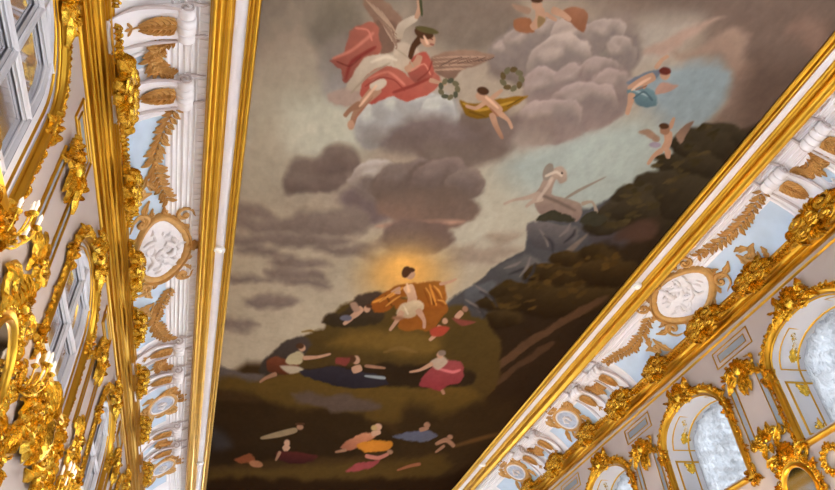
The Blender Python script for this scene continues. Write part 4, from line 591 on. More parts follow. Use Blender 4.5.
(87,67,32,87,67,32,0.052,0,2.57,4.71,22.19,5.04,22.11,5.48,22.18,5.46,22.09,5,21.92,4.69,22.11),
(83,64,31,83,64,31,0.051,0,2.59,3.07,22.42,3.4,22.34,3.74,22.41,3.73,22.33,3.37,22.15,3.05,22.33),
(83,64,31,83,64,31,0.041,0,2.07,2.1,16.45,2.36,16.39,2.9,16.37,2.89,16.32,2.34,16.26,2.08,16.4),
(68,53,25,68,53,25,0.04,0,2.09,0.72,16.69,0.98,16.63,1.25,16.66,1.25,16.6,0.97,16.5,0.71,16.64),
(69,54,26,69,54,26,0.052,0,2.57,4.06,22.28,4.39,22.2,4.71,22.28,4.7,22.2,4.35,22.01,4.04,22.2),
(104,98,94,104,98,94,0.035,0,1.67,5.06,11.11,5.37,11.35,5.61,11.55,5.62,11.52,5.38,11.26,5.06,11.08),
(48,46,48,48,46,48,0.047,0,1.69,5.25,11.31,5.58,11.51,5.81,11.75,5.82,11.73,5.59,11.41,5.25,11.27),
(104,98,94,104,98,94,0.034,0,1.59,5.48,10.36,5.67,10.24,5.73,10.09,5.71,10.06,5.61,10.16,5.46,10.33),
(48,46,48,48,46,48,0.045,0,1.61,5.67,10.54,5.87,10.38,5.92,10.27,5.9,10.24,5.81,10.29,5.65,10.51),
(104,98,94,104,98,94,0.034,0,1.6,5.87,9.9,5.9,10.19,5.9,10.53,5.92,10.55,5.98,10.23,5.89,9.9),
(48,46,48,48,46,48,0.046,0,1.62,6.06,10.07,6.1,10.33,6.1,10.72,6.12,10.74,6.18,10.37,6.08,10.07),
(104,98,94,104,98,94,0.032,0,1.52,5.72,9.02,5.93,9.24,6.09,9.45,6.11,9.44,5.97,9.19,5.72,9),
(48,46,48,48,46,48,0.043,0,1.54,5.9,9.17,6.12,9.36,6.28,9.61,6.3,9.6,6.16,9.31,5.9,9.15),
(104,98,94,104,98,94,0.032,0,1.51,6.25,8.7,6.24,8.86,6.2,9.08,6.23,9.1,6.32,8.91,6.27,8.7),
(48,46,48,48,46,48,0.043,0,1.52,6.43,8.85,6.44,8.98,6.39,9.24,6.42,9.26,6.51,9.03,6.46,8.85),
(104,98,94,104,98,94,0.036,0,1.72,5.01,11.67,5.29,11.89,5.5,12.07,5.51,12.04,5.31,11.8,5.01,11.64),
(48,46,48,48,46,48,0.049,0,1.74,5.21,11.88,5.51,12.06,5.7,12.28,5.72,12.26,5.52,11.96,5.21,11.84),
(72,58,30,56,42,22,0.062,0.074,1.84,0.75,15.79,0.87,14.95,1.27,14.21,1.93,13.36,2.21,12.54,2.51,12.16,2.8,11.79,3.95,11.87,5.27,12.1,6.39,13.14,7.04,16.29,0.59,17.38),
(92,72,34,92,72,34,0.201,0.101,1.85,2.26,14.16,2.52,13.51,3.82,13.17,4.92,13.42,4.89,14.21,3.57,14.25),
(64,52,44,44,36,24,0.047,0.07,1.75,2.36,12.6,2.52,12,2.97,11.75,3.19,12.27,3.27,13.01,2.35,13.28,1.91,13.28,2.02,12.83),
(62,54,50,44,38,32,0.05,0.075,1.94,0.95,14.74,1.13,14.23,1.52,13.88,1.82,14.2,1.62,14.91,1.47,15.66,0.85,16.2,0.64,15.7),
(84,76,72,70,62,58,0.077,0.103,2.05,-0.52,15.71,-0.28,15.56,0.2,15.89,0.76,15.89,0.83,16.53,-0.46,16.87),
(80,62,28,66,50,24,0.112,0.112,2.11,-0.57,16.67,1.74,15.72,4.39,15.35,6.82,15.84,7.18,17.57,2.12,18.39,-0.59,18.19),
(44,32,18,36,26,16,0.117,0.176,2.26,-0.61,17.71,0.3,17.2,1.46,17.72,2.62,17.78,3.96,17.82,4.99,18.61,5.61,20.01,-0.45,21.85),
(52,38,22,52,38,22,0.108,0.081,2.15,-0.64,17.01,0.55,16.92,0.92,17.45,-0.62,17.59),
(72,60,52,72,60,52,0.085,0.085,2.13,1.66,16.73,2.71,16.67,3.8,16.72,4.37,17.37,3.19,17.69,1.96,17.27),
(46,34,20,46,34,20,0.259,0.195,2.31,4.99,17.65,6.36,17.04,7.63,16.19,8.73,17.32,8.87,24.15,6.26,22.49),
(66,50,24,66,50,24,0.169,0.102,2.55,-0.48,22.68,2.61,21.75,5.18,21.05,7.06,20.28,7.77,21.38,6.3,22.67,-0.44,23.55),
(34,22,12,34,22,12,0.151,0.114,2.83,-0.53,23.93,2.78,22.95,7.64,22.12,8.48,21.28,10.66,31.83,-0.23,32.61),
(50,46,46,50,46,46,0.178,0,2.41,-0.46,19.33,-0.05,19.54,0.31,20.49,-0.21,20.87),
(40,30,20,40,30,20,0.081,0.081,1.99,1.72,15.61,2.44,15.17,4.75,14.64,6.21,14.81,6.43,15.44,5.11,15.9,2.86,15.95),
(100,78,42,100,78,42,0.039,0,1.89,3.71,14.27,4.05,14.07,4.49,14.13,4.47,14.04,4,13.88,3.68,14.19),
(76,54,30,76,54,30,0.066,0,2.31,7.36,19.55,8.27,18.68,9.3,17.86,9.23,17.73,8.13,18.41,7.27,19.34),
(130,106,90,104,82,70,0.018,0.03,1.11,1.08,4.9,1.19,4.74,1.63,4.96,1.78,5.16,1.75,5.55,1.59,5.66,1.44,5.45,1.32,5.17),
(104,82,70,104,82,70,0.03,0.015,1.13,1.35,5.19,1.65,5.15,1.81,5.5,1.54,5.71),
(152,130,112,152,130,112,0.009,0,1.1,1.13,4.89,1.34,5.07,1.57,5.35,1.58,5.34,1.36,5.05,1.14,4.88),
(152,130,112,152,130,112,0.009,0,1.1,1.2,4.92,1.42,5.12,1.61,5.39,1.62,5.38,1.44,5.1,1.2,4.91),
(152,130,112,152,130,112,0.009,0,1.11,1.26,4.95,1.49,5.17,1.65,5.44,1.67,5.43,1.51,5.15,1.27,4.94),
(152,130,112,152,130,112,0.009,0,1.11,1.33,4.99,1.56,5.22,1.7,5.48,1.71,5.47,1.58,5.2,1.34,4.97),
(152,130,112,152,130,112,0.009,0,1.12,1.4,5.02,1.64,5.27,1.74,5.52,1.75,5.51,1.66,5.25,1.41,5.01),
(130,106,90,104,82,70,0.019,0.016,1.16,2.33,5.63,2.5,5.44,2.89,5.31,3.3,5.32,3.13,5.52,2.88,5.69,2.79,5.91,2.49,5.83),
(150,124,106,150,124,106,0.01,0,1.15,2.38,5.59,2.7,5.5,3.18,5.38,3.17,5.36,2.69,5.47,2.38,5.58),
(150,124,106,150,124,106,0.01,0,1.16,2.41,5.66,2.73,5.57,3.1,5.48,3.09,5.46,2.72,5.54,2.4,5.65),
(150,124,106,150,124,106,0.01,0,1.17,2.43,5.73,2.75,5.64,3.01,5.57,3.01,5.55,2.74,5.61,2.42,5.72),
(150,124,106,150,124,106,0.01,0,1.17,2.45,5.81,2.77,5.72,2.93,5.67,2.92,5.65,2.76,5.68,2.44,5.79),
(150,92,78,122,70,60,0.019,0.031,1.16,0.81,6,0.97,5.85,1.01,5.45,1.16,5.28,1.4,5.25,1.53,5.68,1.33,5.91,1.21,6.25,1.1,6.39,0.99,6.15),
(178,112,96,178,112,96,0.023,0,1.15,0.87,5.97,1.12,5.77,1.36,5.42,1.32,5.39,1.09,5.73,0.85,5.94),
(116,50,44,116,50,44,0.024,0,1.17,1.13,6.28,1.17,5.98,1.44,5.65,1.41,5.61,1.12,5.94,1.1,6.27),
(176,164,148,150,138,122,0.019,0.016,1.19,1.31,5.84,1.6,5.7,1.83,5.72,1.81,6.03,1.51,6.42,1.29,6.68,1.13,6.55,1.2,6.21),
(150,132,122,150,132,122,0.033,0.033,1.23,0.89,6.65,1.13,6.51,1.45,6.47,1.47,6.72,1.22,6.82,0.95,6.8),
(164,150,134,164,150,134,0.019,0.016,1.15,1.72,5.53,1.85,5.42,2.1,5.5,2.19,5.71,2.05,5.93,1.81,5.87),
(176,164,148,150,136,120,0.011,0,1.11,1.8,5.38,1.81,5.2,1.95,5.02,1.88,4.95,1.69,5.13,1.68,5.37),
(160,126,104,160,126,104,0.01,0,1.08,1.95,4.99,1.97,4.81,1.91,4.69,1.85,4.71,1.89,4.82,1.89,4.98),
(60,64,40,60,64,40,0.01,0,1.08,1.85,4.61,1.97,4.91,2,4.9,1.89,4.6),
(150,92,78,150,70,60,0.016,0.024,1.2,1.4,6.24,1.54,5.98,1.85,5.9,2.1,6,2.37,5.78,2.6,5.96,2.54,6.21,2.21,6.5,1.92,6.44,1.63,6.68,1.4,6.53),
(158,78,66,122,70,60,0.019,0,1.17,2.04,5.67,2.23,5.51,2.47,5.87,2.27,6.11,2.06,5.97),
(178,110,94,178,110,94,0.019,0,1.19,1.49,6.2,1.74,6.03,2.04,6.19,2.05,6.15,1.74,5.98,1.48,6.17),
(120,54,46,120,54,46,0.02,0,1.2,1.94,6.38,2.2,6.2,2.44,5.97,2.42,5.94,2.17,6.15,1.92,6.34),
(160,126,104,130,98,78,0.012,0,1.24,1.58,6.28,1.45,6.57,1.36,6.88,1.35,7.16,1.44,7.18,1.46,6.92,1.58,6.67,1.73,6.4),
(160,126,104,160,126,104,0.017,0,1.28,1.44,7.18,1.44,7.25,1.42,7.29,1.38,7.3,1.35,7.27,1.32,7.21,1.32,7.14,1.34,7.1,1.38,7.09,1.41,7.12),
(130,98,78,130,98,78,0.012,0,1.25,1.4,6.67,1.27,6.85,1.21,7.01,1.27,7.05,1.33,6.92,1.48,6.78),
(176,164,148,176,164,148,0.016,0,1.2,1.76,6.18,1.77,6.25,1.73,6.33,1.66,6.39,1.57,6.4,1.52,6.36,1.51,6.28,1.55,6.2,1.62,6.15,1.7,6.14),
(160,126,104,160,126,104,0.011,0,1.16,2.11,5.59,2.08,5.72,1.97,5.86,2.05,5.94,2.19,5.8,2.2,5.61),
(66,44,30,66,44,30,0.011,0,1.14,2.06,5.21,1.97,5.43,1.98,5.67,2.05,5.68,2.06,5.47,2.17,5.28),
(160,126,104,160,126,104,0.015,0,1.13,2.32,5.32,2.3,5.38,2.23,5.42,2.16,5.41,2.09,5.35,2.07,5.28,2.1,5.22,2.16,5.18,2.24,5.19,2.3,5.24),
(66,44,30,66,44,30,0.015,0,1.12,2.26,5.22,2.23,5.27,2.15,5.3,2.05,5.29,1.98,5.24,1.95,5.18,1.98,5.12,2.06,5.1,2.16,5.11,2.23,5.16),
(78,72,44,78,72,44,0.015,0,1.11,2.32,5.14,2.29,5.17,2.2,5.19,2.08,5.19,1.99,5.17,1.95,5.14,1.98,5.11,2.07,5.09,2.19,5.09,2.28,5.11),
(110,70,56,110,70,56,0.005,0,1.13,2.22,5.28,2.27,5.29,2.27,5.27,2.22,5.27),
(120,70,60,120,70,60,0.005,0,1.13,2.25,5.37,2.31,5.37,2.31,5.35,2.25,5.35),
(160,126,104,160,126,104,0.011,0,1.19,2.44,6.04,2.62,6.04,2.72,6.04,2.71,5.98,2.61,5.98,2.44,5.95),
(92,88,66,92,88,66,0.01,0,1.2,2.98,6.11,2.94,6.12,2.89,6.08,2.88,6.03,2.9,6,2.95,6.01,2.98,6.06),
(70,72,58,70,72,58,0.01,0,1.21,2.95,6.24,2.91,6.21,2.89,6.15,2.9,6.11,2.94,6.11,2.97,6.15,2.98,6.21),
(92,88,66,92,88,66,0.01,0,1.22,2.84,6.3,2.82,6.25,2.84,6.2,2.88,6.18,2.91,6.21,2.91,6.26,2.88,6.3),
(70,72,58,70,72,58,0.01,0,1.22,2.71,6.26,2.72,6.22,2.77,6.2,2.82,6.21,2.83,6.26,2.8,6.29,2.75,6.29),
(92,88,66,92,88,66,0.01,0,1.21,2.63,6.14,2.66,6.12,2.71,6.14,2.74,6.19,2.73,6.23,2.68,6.23,2.64,6.19),
(70,72,58,70,72,58,0.01,0,1.2,2.62,6,2.66,6.01,2.69,6.06,2.69,6.12,2.66,6.13,2.62,6.1,2.6,6.04),
(92,88,66,92,88,66,0.01,0,1.19,2.69,5.9,2.72,5.94,2.72,6,2.69,6.03,2.65,6.02,2.64,5.97,2.65,5.92),
(70,72,58,70,72,58,0.01,0,1.19,2.81,5.89,2.82,5.94,2.78,5.98,2.74,5.98,2.71,5.94,2.73,5.9,2.77,5.87),
(92,88,66,92,88,66,0.01,0,1.19,2.93,5.97,2.9,6.01,2.85,6.01,2.81,5.97,2.81,5.93,2.85,5.91,2.9,5.93),
(120,98,84,120,98,84,0.007,0,1.1,1.18,4.98,1.43,5.15,1.69,5.32,1.7,5.31,1.44,5.13,1.19,4.96),
(120,98,84,120,98,84,0.008,0,1.11,1.27,5.05,1.49,5.22,1.7,5.37,1.71,5.36,1.5,5.2,1.28,5.04),
(120,98,84,120,98,84,0.008,0,1.12,1.36,5.13,1.56,5.29,1.72,5.42,1.72,5.41,1.56,5.27,1.37,5.12),
(120,98,84,120,98,84,0.008,0,1.12,1.46,5.21,1.62,5.36,1.73,5.47,1.74,5.46,1.63,5.35,1.47,5.19),
(120,98,84,120,98,84,0.008,0,1.13,1.55,5.29,1.68,5.43,1.74,5.52,1.75,5.51,1.7,5.42,1.57,5.27),
(120,98,84,120,98,84,0.008,0,1.14,1.65,5.37,1.75,5.5,1.75,5.57,1.77,5.57,1.76,5.49,1.66,5.36),
(92,72,62,92,72,62,0.008,0,1.16,2.52,5.71,2.68,5.56,2.81,5.47,2.8,5.46,2.66,5.54,2.51,5.7),
(92,72,62,92,72,62,0.008,0,1.16,2.66,5.65,2.81,5.52,2.93,5.44,2.93,5.43,2.8,5.51,2.65,5.64),
(92,72,62,92,72,62,0.008,0,1.16,2.79,5.6,2.95,5.49,3.06,5.41,3.05,5.4,2.94,5.48,2.78,5.58),
(92,72,62,92,72,62,0.008,0,1.16,2.92,5.54,3.09,5.46,3.18,5.38,3.17,5.37,3.08,5.44,2.91,5.53),
(92,72,62,92,72,62,0.008,0,1.16,3.05,5.49,3.23,5.42,3.31,5.35,3.3,5.34,3.22,5.41,3.05,5.47),
(140,128,112,140,128,112,0.019,0,1.19,1.27,6.53,1.46,6.17,1.71,5.87,1.7,5.85,1.43,6.14,1.25,6.51),
(192,182,164,192,182,164,0.024,0,1.16,1.46,5.9,1.65,5.77,1.81,5.78,1.81,5.74,1.63,5.72,1.44,5.87),
(146,134,116,146,134,116,0.013,0,1.16,1.79,5.59,1.98,5.69,2.12,5.84,2.13,5.83,1.99,5.67,1.8,5.57),
(120,56,48,120,56,48,0.013,0,1.2,1.46,6.36,1.65,6.16,1.87,6.14,2.07,6.29,2.08,6.27,1.87,6.12,1.63,6.13,1.45,6.34),
(184,120,102,184,120,102,0.016,0,1.17,2.11,5.89,2.26,5.74,2.4,5.89,2.41,5.87,2.26,5.71,2.09,5.87),
(112,52,44,112,52,44,0.013,0,1.18,2.26,6.05,2.37,5.86,2.38,5.66,2.36,5.66,2.35,5.85,2.24,6.03),
(140,96,76,140,96,76,0.012,0,1.25,1.6,6.55,1.48,6.83,1.4,7.07,1.42,7.08,1.51,6.85,1.61,6.56),
(200,164,140,200,164,140,0.016,0,1.22,1.6,6.3,1.51,6.52,1.43,6.76,1.46,6.77,1.55,6.55,1.63,6.32),
(196,160,136,196,160,136,0.015,0,1.13,2.11,5.26,2.2,5.38,2.23,5.35,2.13,5.24),
(96,44,38,96,44,38,0.016,0,1.17,0.93,6.02,1.13,6.05,1.26,5.86,1.25,5.85,1.13,6.03,0.93,6),
(186,116,100,186,116,100,0.015,0,1.12,1.09,5.38,1.26,5.37,1.35,5.51,1.37,5.5,1.27,5.34,1.08,5.35),
(124,92,30,104,76,24,0.021,0.017,1.23,3.04,6.26,3.27,6.29,3.69,6.06,4.13,5.91,3.98,6.16,3.83,6.33,3.6,6.52,3.25,6.55),
(156,122,48,156,122,48,0.017,0,1.23,3.14,6.34,3.45,6.41,3.93,6.11,3.9,6.08,3.43,6.35,3.13,6.3),
(160,126,104,160,126,104,0.012,0,1.23,3.41,6.19,3.57,6.29,3.77,6.41,3.82,6.27,3.62,6.13,3.44,6.06),
(160,126,104,160,126,104,0.012,0,1.26,3.75,6.4,3.98,6.5,4.11,6.64,4.14,6.6,4.01,6.44,3.77,6.29),
(160,126,104,130,98,78,0.012,0,1.27,3.63,6.44,3.8,6.67,4.02,6.89,4.06,6.85,3.87,6.61,3.71,6.38),
(160,126,104,160,126,104,0.012,0,1.23,3.45,6.17,3.34,6.32,3.18,6.32,3.19,6.38,3.38,6.39,3.51,6.23),
(160,126,104,160,126,104,0.012,0,1.21,3.59,6.12,3.68,5.92,3.63,5.89,3.52,6.07),
(160,126,104,160,126,104,0.017,0,1.22,3.45,6.08,3.45,6.14,3.42,6.18,3.36,6.2,3.31,6.17,3.27,6.12,3.27,6.06,3.3,6.02,3.35,6,3.41,6.03),
(66,44,30,66,44,30,0.017,0,1.21,3.46,5.99,3.45,6.04,3.4,6.07,3.34,6.07,3.28,6.04,3.25,6,3.26,5.95,3.31,5.92,3.37,5.92,3.43,5.95),
(92,88,66,92,88,66,0.01,0,1.19,3.95,5.68,3.91,5.69,3.85,5.65,3.83,5.59,3.85,5.56,3.91,5.58,3.95,5.63),
(84,70,44,84,70,44,0.01,0,1.2,3.92,5.82,3.88,5.79,3.85,5.73,3.86,5.68,3.91,5.68,3.95,5.73,3.95,5.79),
(92,88,66,92,88,66,0.01,0,1.2,3.81,5.89,3.78,5.84,3.8,5.78,3.84,5.76,3.88,5.79,3.89,5.85,3.85,5.89),
(84,70,44,84,70,44,0.01,0,1.2,3.66,5.85,3.67,5.8,3.72,5.78,3.77,5.79,3.79,5.84,3.76,5.88,3.7,5.88),
(92,88,66,92,88,66,0.01,0,1.19,3.55,5.72,3.59,5.7,3.65,5.72,3.69,5.77,3.67,5.81,3.62,5.81,3.57,5.77),
(84,70,44,84,70,44,0.01,0,1.18,3.53,5.57,3.58,5.58,3.62,5.63,3.63,5.69,3.59,5.71,3.54,5.67,3.52,5.61),
(92,88,66,92,88,66,0.01,0,1.18,3.61,5.46,3.65,5.5,3.65,5.56,3.62,5.6,3.58,5.59,3.55,5.53,3.57,5.48),
(84,70,44,84,70,44,0.01,0,1.17,3.75,5.45,3.76,5.5,3.72,5.54,3.67,5.54,3.64,5.5,3.65,5.45,3.7,5.43),
(92,88,66,92,88,66,0.01,0,1.18,3.88,5.53,3.86,5.57,3.8,5.57,3.75,5.54,3.75,5.49,3.79,5.47,3.85,5.49),
(196,160,134,196,160,134,0.017,0,1.23,3.44,6.12,3.57,6.2,3.72,6.28,3.73,6.25,3.59,6.15,3.45,6.08),
(132,92,72,132,92,72,0.014,0,1.24,3.59,6.31,3.78,6.44,3.79,6.41,3.6,6.29),
(90,66,22,90,66,22,0.014,0,1.25,3.29,6.47,3.56,6.5,3.55,6.47,3.29,6.44),
(90,66,22,90,66,22,0.01,0,1.23,3.89,6.19,4.06,5.98,4.04,5.97,3.87,6.18),
(132,94,72,116,76,54,0.018,0.015,1.11,3.99,4.37,4.19,4.22,4.43,4.3,4.51,4.59,4.31,4.53,4.07,4.45),
(128,86,60,128,86,60,0.019,0.023,1.11,3.37,4.66,3.59,4.57,3.75,4.78,3.47,4.84),
(160,126,104,160,126,104,0.011,0,1.1,3.61,4.4,3.67,4.55,3.64,4.69,3.73,4.75,3.84,4.58,3.73,4.37),
(160,126,104,160,126,104,0.015,0,1.08,3.69,4.33,3.69,4.38,3.66,4.41,3.61,4.43,3.56,4.41,3.53,4.37,3.52,4.32,3.55,4.28,3.6,4.27,3.65,4.29),
(66,44,30,66,44,30,0.015,0,1.08,3.66,4.25,3.66,4.28,3.62,4.31,3.57,4.32,3.52,4.32,3.49,4.3,3.49,4.27,3.53,4.24,3.58,4.23,3.63,4.23),
(160,126,104,160,126,104,0.011,0,1.1,3.8,4.48,3.99,4.53,3.99,4.48,3.8,4.42),
(160,126,104,160,126,104,0.011,0,1.1,3.87,4.42,4.04,4.44,4.2,4.48,4.21,4.42,4.04,4.34,3.86,4.31),
(130,106,90,130,106,90,0.018,0,1.09,3.24,4.42,3.53,4.42,3.54,4.52,3.33,4.5),
(120,100,70,120,100,70,0.018,0,1.11,3.7,4.51,3.84,4.54,3.78,4.7),
(96,104,116,96,104,116,0.02,0.017,1.21,5.64,5.3,5.77,5.07,6.06,4.92,6.08,5.08,5.84,5.26),
(160,126,104,160,126,104,0.012,0,1.22,5.96,5,5.81,5.14,5.7,5.35,5.84,5.45,5.97,5.27,6.09,5.11),
(160,126,104,160,126,104,0.012,0,1.19,6.01,4.92,6.02,4.76,6.07,4.67,6.01,4.64,5.95,4.73,5.93,4.89),
(92,116,124,74,96,104,0.021,0.017,1.24,5.74,5.41,5.93,5.28,6.23,5.33,6.39,5.59,6.11,5.66,5.89,5.54),
(128,148,152,128,148,152,0.014,0,1.24,5.84,5.4,6.14,5.45,6.14,5.42,5.84,5.36),
(160,126,104,160,126,104,0.012,0,1.25,5.78,5.46,5.87,5.66,5.94,5.86,6.02,5.87,5.97,5.66,5.91,5.46),
(160,126,104,160,126,104,0.012,0,1.22,5.91,5.1,5.96,5.3,6.01,5.31,5.98,5.12),
(160,126,104,160,126,104,0.017,0,1.21,6.28,4.97,6.29,5.02,6.27,5.07,6.22,5.08,6.16,5.06,6.11,5.01,6.1,4.95,6.12,4.91,6.17,4.9,6.23,4.92),
(84,40,34,84,40,34,0.017,0,1.21,6.25,4.9,6.26,4.94,6.22,4.98,6.16,4.99,6.1,4.98,6.05,4.94,6.05,4.9,6.08,4.86,6.14,4.85,6.2,4.86),
(150,120,108,150,120,108,0.021,0.017,1.24,6.19,5.26,6.25,5.12,6.53,5.13,6.43,5.28,6.25,5.37),
(192,156,132,192,156,132,0.017,0,1.22,5.96,5.09,5.85,5.23,5.79,5.38,5.82,5.4,5.9,5.27,6,5.11),
(64,84,92,64,84,92,0.014,0,1.24,5.94,5.54,6.03,5.39,6.25,5.51,6.26,5.48,6.02,5.36,5.91,5.52),
(124,84,66,124,84,66,0.01,0,1.23,5.88,5.38,6.01,5.27,5.99,5.25,5.86,5.37),
(160,126,104,160,126,104,0.013,0,1.33,6.85,6.07,6.97,6.26,7.01,6.43,7.16,6.48,7.13,6.27,6.99,6.04),
(160,126,104,160,126,104,0.013,0,1.36,6.99,6.43,6.93,6.6,6.94,6.82,7.01,6.85,7.02,6.66,7.1,6.5),
(160,126,104,160,126,104,0.013,0,1.36,7.1,6.45,7.23,6.62,7.31,6.61,7.21,6.43),
(160,126,104,160,126,104,0.013,0,1.3,6.95,5.97,6.88,5.76,6.82,5.75,6.86,5.96),
(130,98,78,130,98,78,0.018,0,1.31,6.93,6.01,6.95,6.07,6.93,6.12,6.87,6.13,6.8,6.11,6.75,6.05,6.73,5.99,6.75,5.94,6.81,5.93,6.88,5.95),
(66,44,30,66,44,30,0.018,0,1.3,6.86,5.93,6.87,5.97,6.84,6,6.78,6.02,6.72,6,6.68,5.97,6.68,5.93,6.71,5.9,6.76,5.89,6.82,5.9),
(104,82,70,130,106,90,0.022,0.019,1.32,7.12,6.11,7.13,5.87,7.25,5.75,7.27,6.02,7.3,6.26),
(130,106,90,130,106,90,0.022,0.028,1.32,6.38,6.18,6.57,6.09,6.85,6.22,6.83,6.32),
(128,120,134,128,120,134,0.019,0,1.34,6.96,6.36,6.96,6.4,6.92,6.44,6.86,6.45,6.79,6.44,6.74,6.41,6.74,6.37,6.78,6.33,6.85,6.32,6.92,6.33),
(148,132,120,112,96,88,0.024,0.012,1.41,5.2,8.16,5.2,7.83,5.2,7.45,5.35,7.26,5.51,7.33,5.64,7.56,5.56,7.69,5.43,7.61,5.52,7.98,5.84,8.02,6.19,8.11,6.37,8.37,6.35,8.62,5.95,8.52,5.52,8.56),
(148,132,120,148,132,120,0.014,0,1.42,5.24,7.96,5.03,8.14,4.83,8.26,4.68,8.41,4.72,8.47,4.87,8.33,5.09,8.24,5.34,8.1),
(148,132,120,148,132,120,0.014,0,1.43,5.32,8.05,5.18,8.23,5.13,8.4,5.19,8.45,5.26,8.31,5.43,8.19),
(136,124,112,136,124,112,0.014,0,1.46,6.27,8.15,6.41,8.04,6.58,8.25,6.53,8.37,6.58,8.41,6.67,8.25,6.4,7.97,6.2,8.05),
(120,112,104,120,112,104,0.019,0,1.37,5.3,7.47,5.3,7.59,5.26,7.66,5.19,7.65,5.13,7.56,5.09,7.43,5.09,7.31,5.13,7.24,5.2,7.25,5.26,7.34),
(50,48,38,50,48,38,0.025,0.041,1.47,5.51,8.74,5.66,8.47,6.04,8.44,6.31,8.63),
(50,48,38,50,48,38,0.025,0.042,1.48,6.44,8.6,6.54,8.27,6.88,8.32,6.88,8.57),
(176,162,148,176,162,148,0.019,0,1.37,5.22,7.58,5.36,7.45,5.5,7.51,5.5,7.46,5.33,7.38,5.18,7.53),
(92,80,72,92,80,72,0.04,0,1.44,5.39,8.09,5.74,8.19,6.15,8.32,6.15,8.27,5.73,8.12,5.38,8.04),
(164,148,136,164,148,136,0.029,0,1.4,5.34,8.2,5.39,7.81,5.37,7.59,5.3,7.57,5.31,7.77,5.29,8.18),
(60,50,46,60,50,46,0.008,0,1.37,5.49,7.41,5.49,7.42,5.49,7.44,5.47,7.44,5.46,7.43,5.45,7.42,5.45,7.4,5.45,7.39,5.46,7.39,5.48,7.4),
(120,112,104,120,112,104,0.02,0,1.41,5.86,8.04,6.04,7.78,6.33,7.36,6.31,7.34,5.98,7.72,5.82,8),
(120,72,30,120,72,30,0.029,0.048,1.74,3.21,11.94,3.62,12.43,3.75,13.1,4.54,13.03,4.7,12.22,4.41,11.78),
(128,82,34,120,66,26,0.028,0.023,1.69,2.88,12.17,3.2,11.55,3.43,11.35,4.21,11.12,4.43,11.38,4.58,11.99,4.16,12.24,3.82,11.74,3.48,11.89,3.37,12.39,3.06,12.54),
(190,130,54,190,130,54,0.023,0,1.69,2.94,12.19,3.26,11.9,3.45,11.53,3.41,11.48,3.21,11.81,2.91,12.12),
(184,122,50,184,122,50,0.023,0,1.68,4.01,11.32,4.35,11.97,4.38,11.93,4.05,11.29),
(190,156,126,160,126,104,0.016,0,1.68,3.45,11.5,3.64,11.81,3.71,12.08,3.92,12.04,3.82,11.7,3.62,11.32),
(160,126,104,160,126,104,0.016,0,1.67,3.4,11.59,3.27,11.69,3.41,11.56,3.35,11.47,3.21,11.71,3.44,11.74),
(160,126,104,160,126,104,0.016,0,1.64,4.25,11.24,4.45,11.12,4.55,10.97,4.51,10.91,4.4,11.03,4.21,11.14),
(178,160,132,150,130,104,0.028,0.024,1.73,3.58,12.11,3.91,11.88,4.13,12.16,3.97,12.61,3.68,12.67,3.53,12.45),
(160,126,104,160,126,104,0.017,0,1.77,3.59,12.37,3.58,12.82,3.54,13.19,3.61,13.25,3.68,12.89,3.74,12.47),
(160,126,104,160,126,104,0.017,0,1.76,3.97,12.34,4.24,12.68,4.34,12.98,4.41,12.97,4.31,12.61,4.06,12.19),
(160,126,104,160,126,104,0.022,0,1.62,3.58,10.95,3.59,11.07,3.55,11.15,3.48,11.16,3.41,11.11,3.36,11,3.35,10.88,3.39,10.8,3.45,10.79,3.52,10.85),
(66,44,30,66,44,30,0.022,0,1.61,3.46,10.96,3.44,11.07,3.4,11.13,3.34,11.11,3.29,11.02,3.27,10.9,3.28,10.78,3.33,10.73,3.38,10.74,3.43,10.83),
(66,44,30,66,44,30,0.022,0,1.61,3.54,10.82,3.53,10.87,3.49,10.91,3.42,10.93,3.36,10.91,3.32,10.86,3.33,10.81,3.38,10.77,3.44,10.75,3.5,10.77),
(160,126,104,160,126,104,0.016,0,1.75,2.64,12.37,2.56,12.63,2.48,12.84,2.56,12.96,2.69,12.79,2.77,12.52),
(160,126,104,160,126,104,0.017,0,1.78,2.52,12.83,2.39,13.13,2.46,13.22,2.6,12.95),
(160,126,104,160,126,104,0.023,0,1.74,2.91,12.44,2.91,12.53,2.88,12.59,2.84,12.6,2.78,12.55,2.75,12.48,2.75,12.39,2.78,12.33,2.83,12.32,2.88,12.37),
(66,44,30,66,44,30,0.023,0,1.73,2.92,12.32,2.92,12.37,2.89,12.4,2.85,12.41,2.8,12.39,2.78,12.35,2.78,12.3,2.81,12.26,2.85,12.26,2.89,12.28),
(130,106,90,130,106,90,0.028,0,1.73,2.4,12.34,2.52,12.24,2.68,12.53,2.56,12.64),
(84,84,96,84,84,96,0.024,0,1.77,2.56,12.89,2.55,12.97,2.49,13.03,2.4,13.04,2.32,13.01,2.28,12.95,2.3,12.87,2.36,12.81,2.44,12.79,2.52,12.82),
(160,126,104,160,126,104,0.018,0,1.81,4.67,12.78,4.69,13.13,4.63,13.43,4.71,13.51,4.8,13.22,4.8,12.85),
(140,60,44,140,60,44,0.03,0,1.81,4.54,13.03,4.73,12.81,5,12.85,4.92,13.23,4.67,13.28),
(160,126,104,160,126,104,0.024,0,1.77,4.86,12.57,4.87,12.64,4.85,12.7,4.8,12.71,4.75,12.67,4.72,12.6,4.71,12.52,4.73,12.47,4.77,12.46,4.82,12.5),
(160,126,104,160,126,104,0.017,0,1.75,5.01,12.08,4.95,12.35,5.08,12.47,5.14,12.2),
(130,98,78,130,98,78,0.024,0,1.73,5.18,11.99,5.19,12.07,5.17,12.12,5.12,12.12,5.07,12.09,5.04,12.02,5.03,11.95,5.05,11.9,5.09,11.89,5.14,11.93),
(112,60,50,112,60,50,0.03,0,1.77,4.92,12.43,5.23,12.45,5.55,12.48,5.27,12.71),
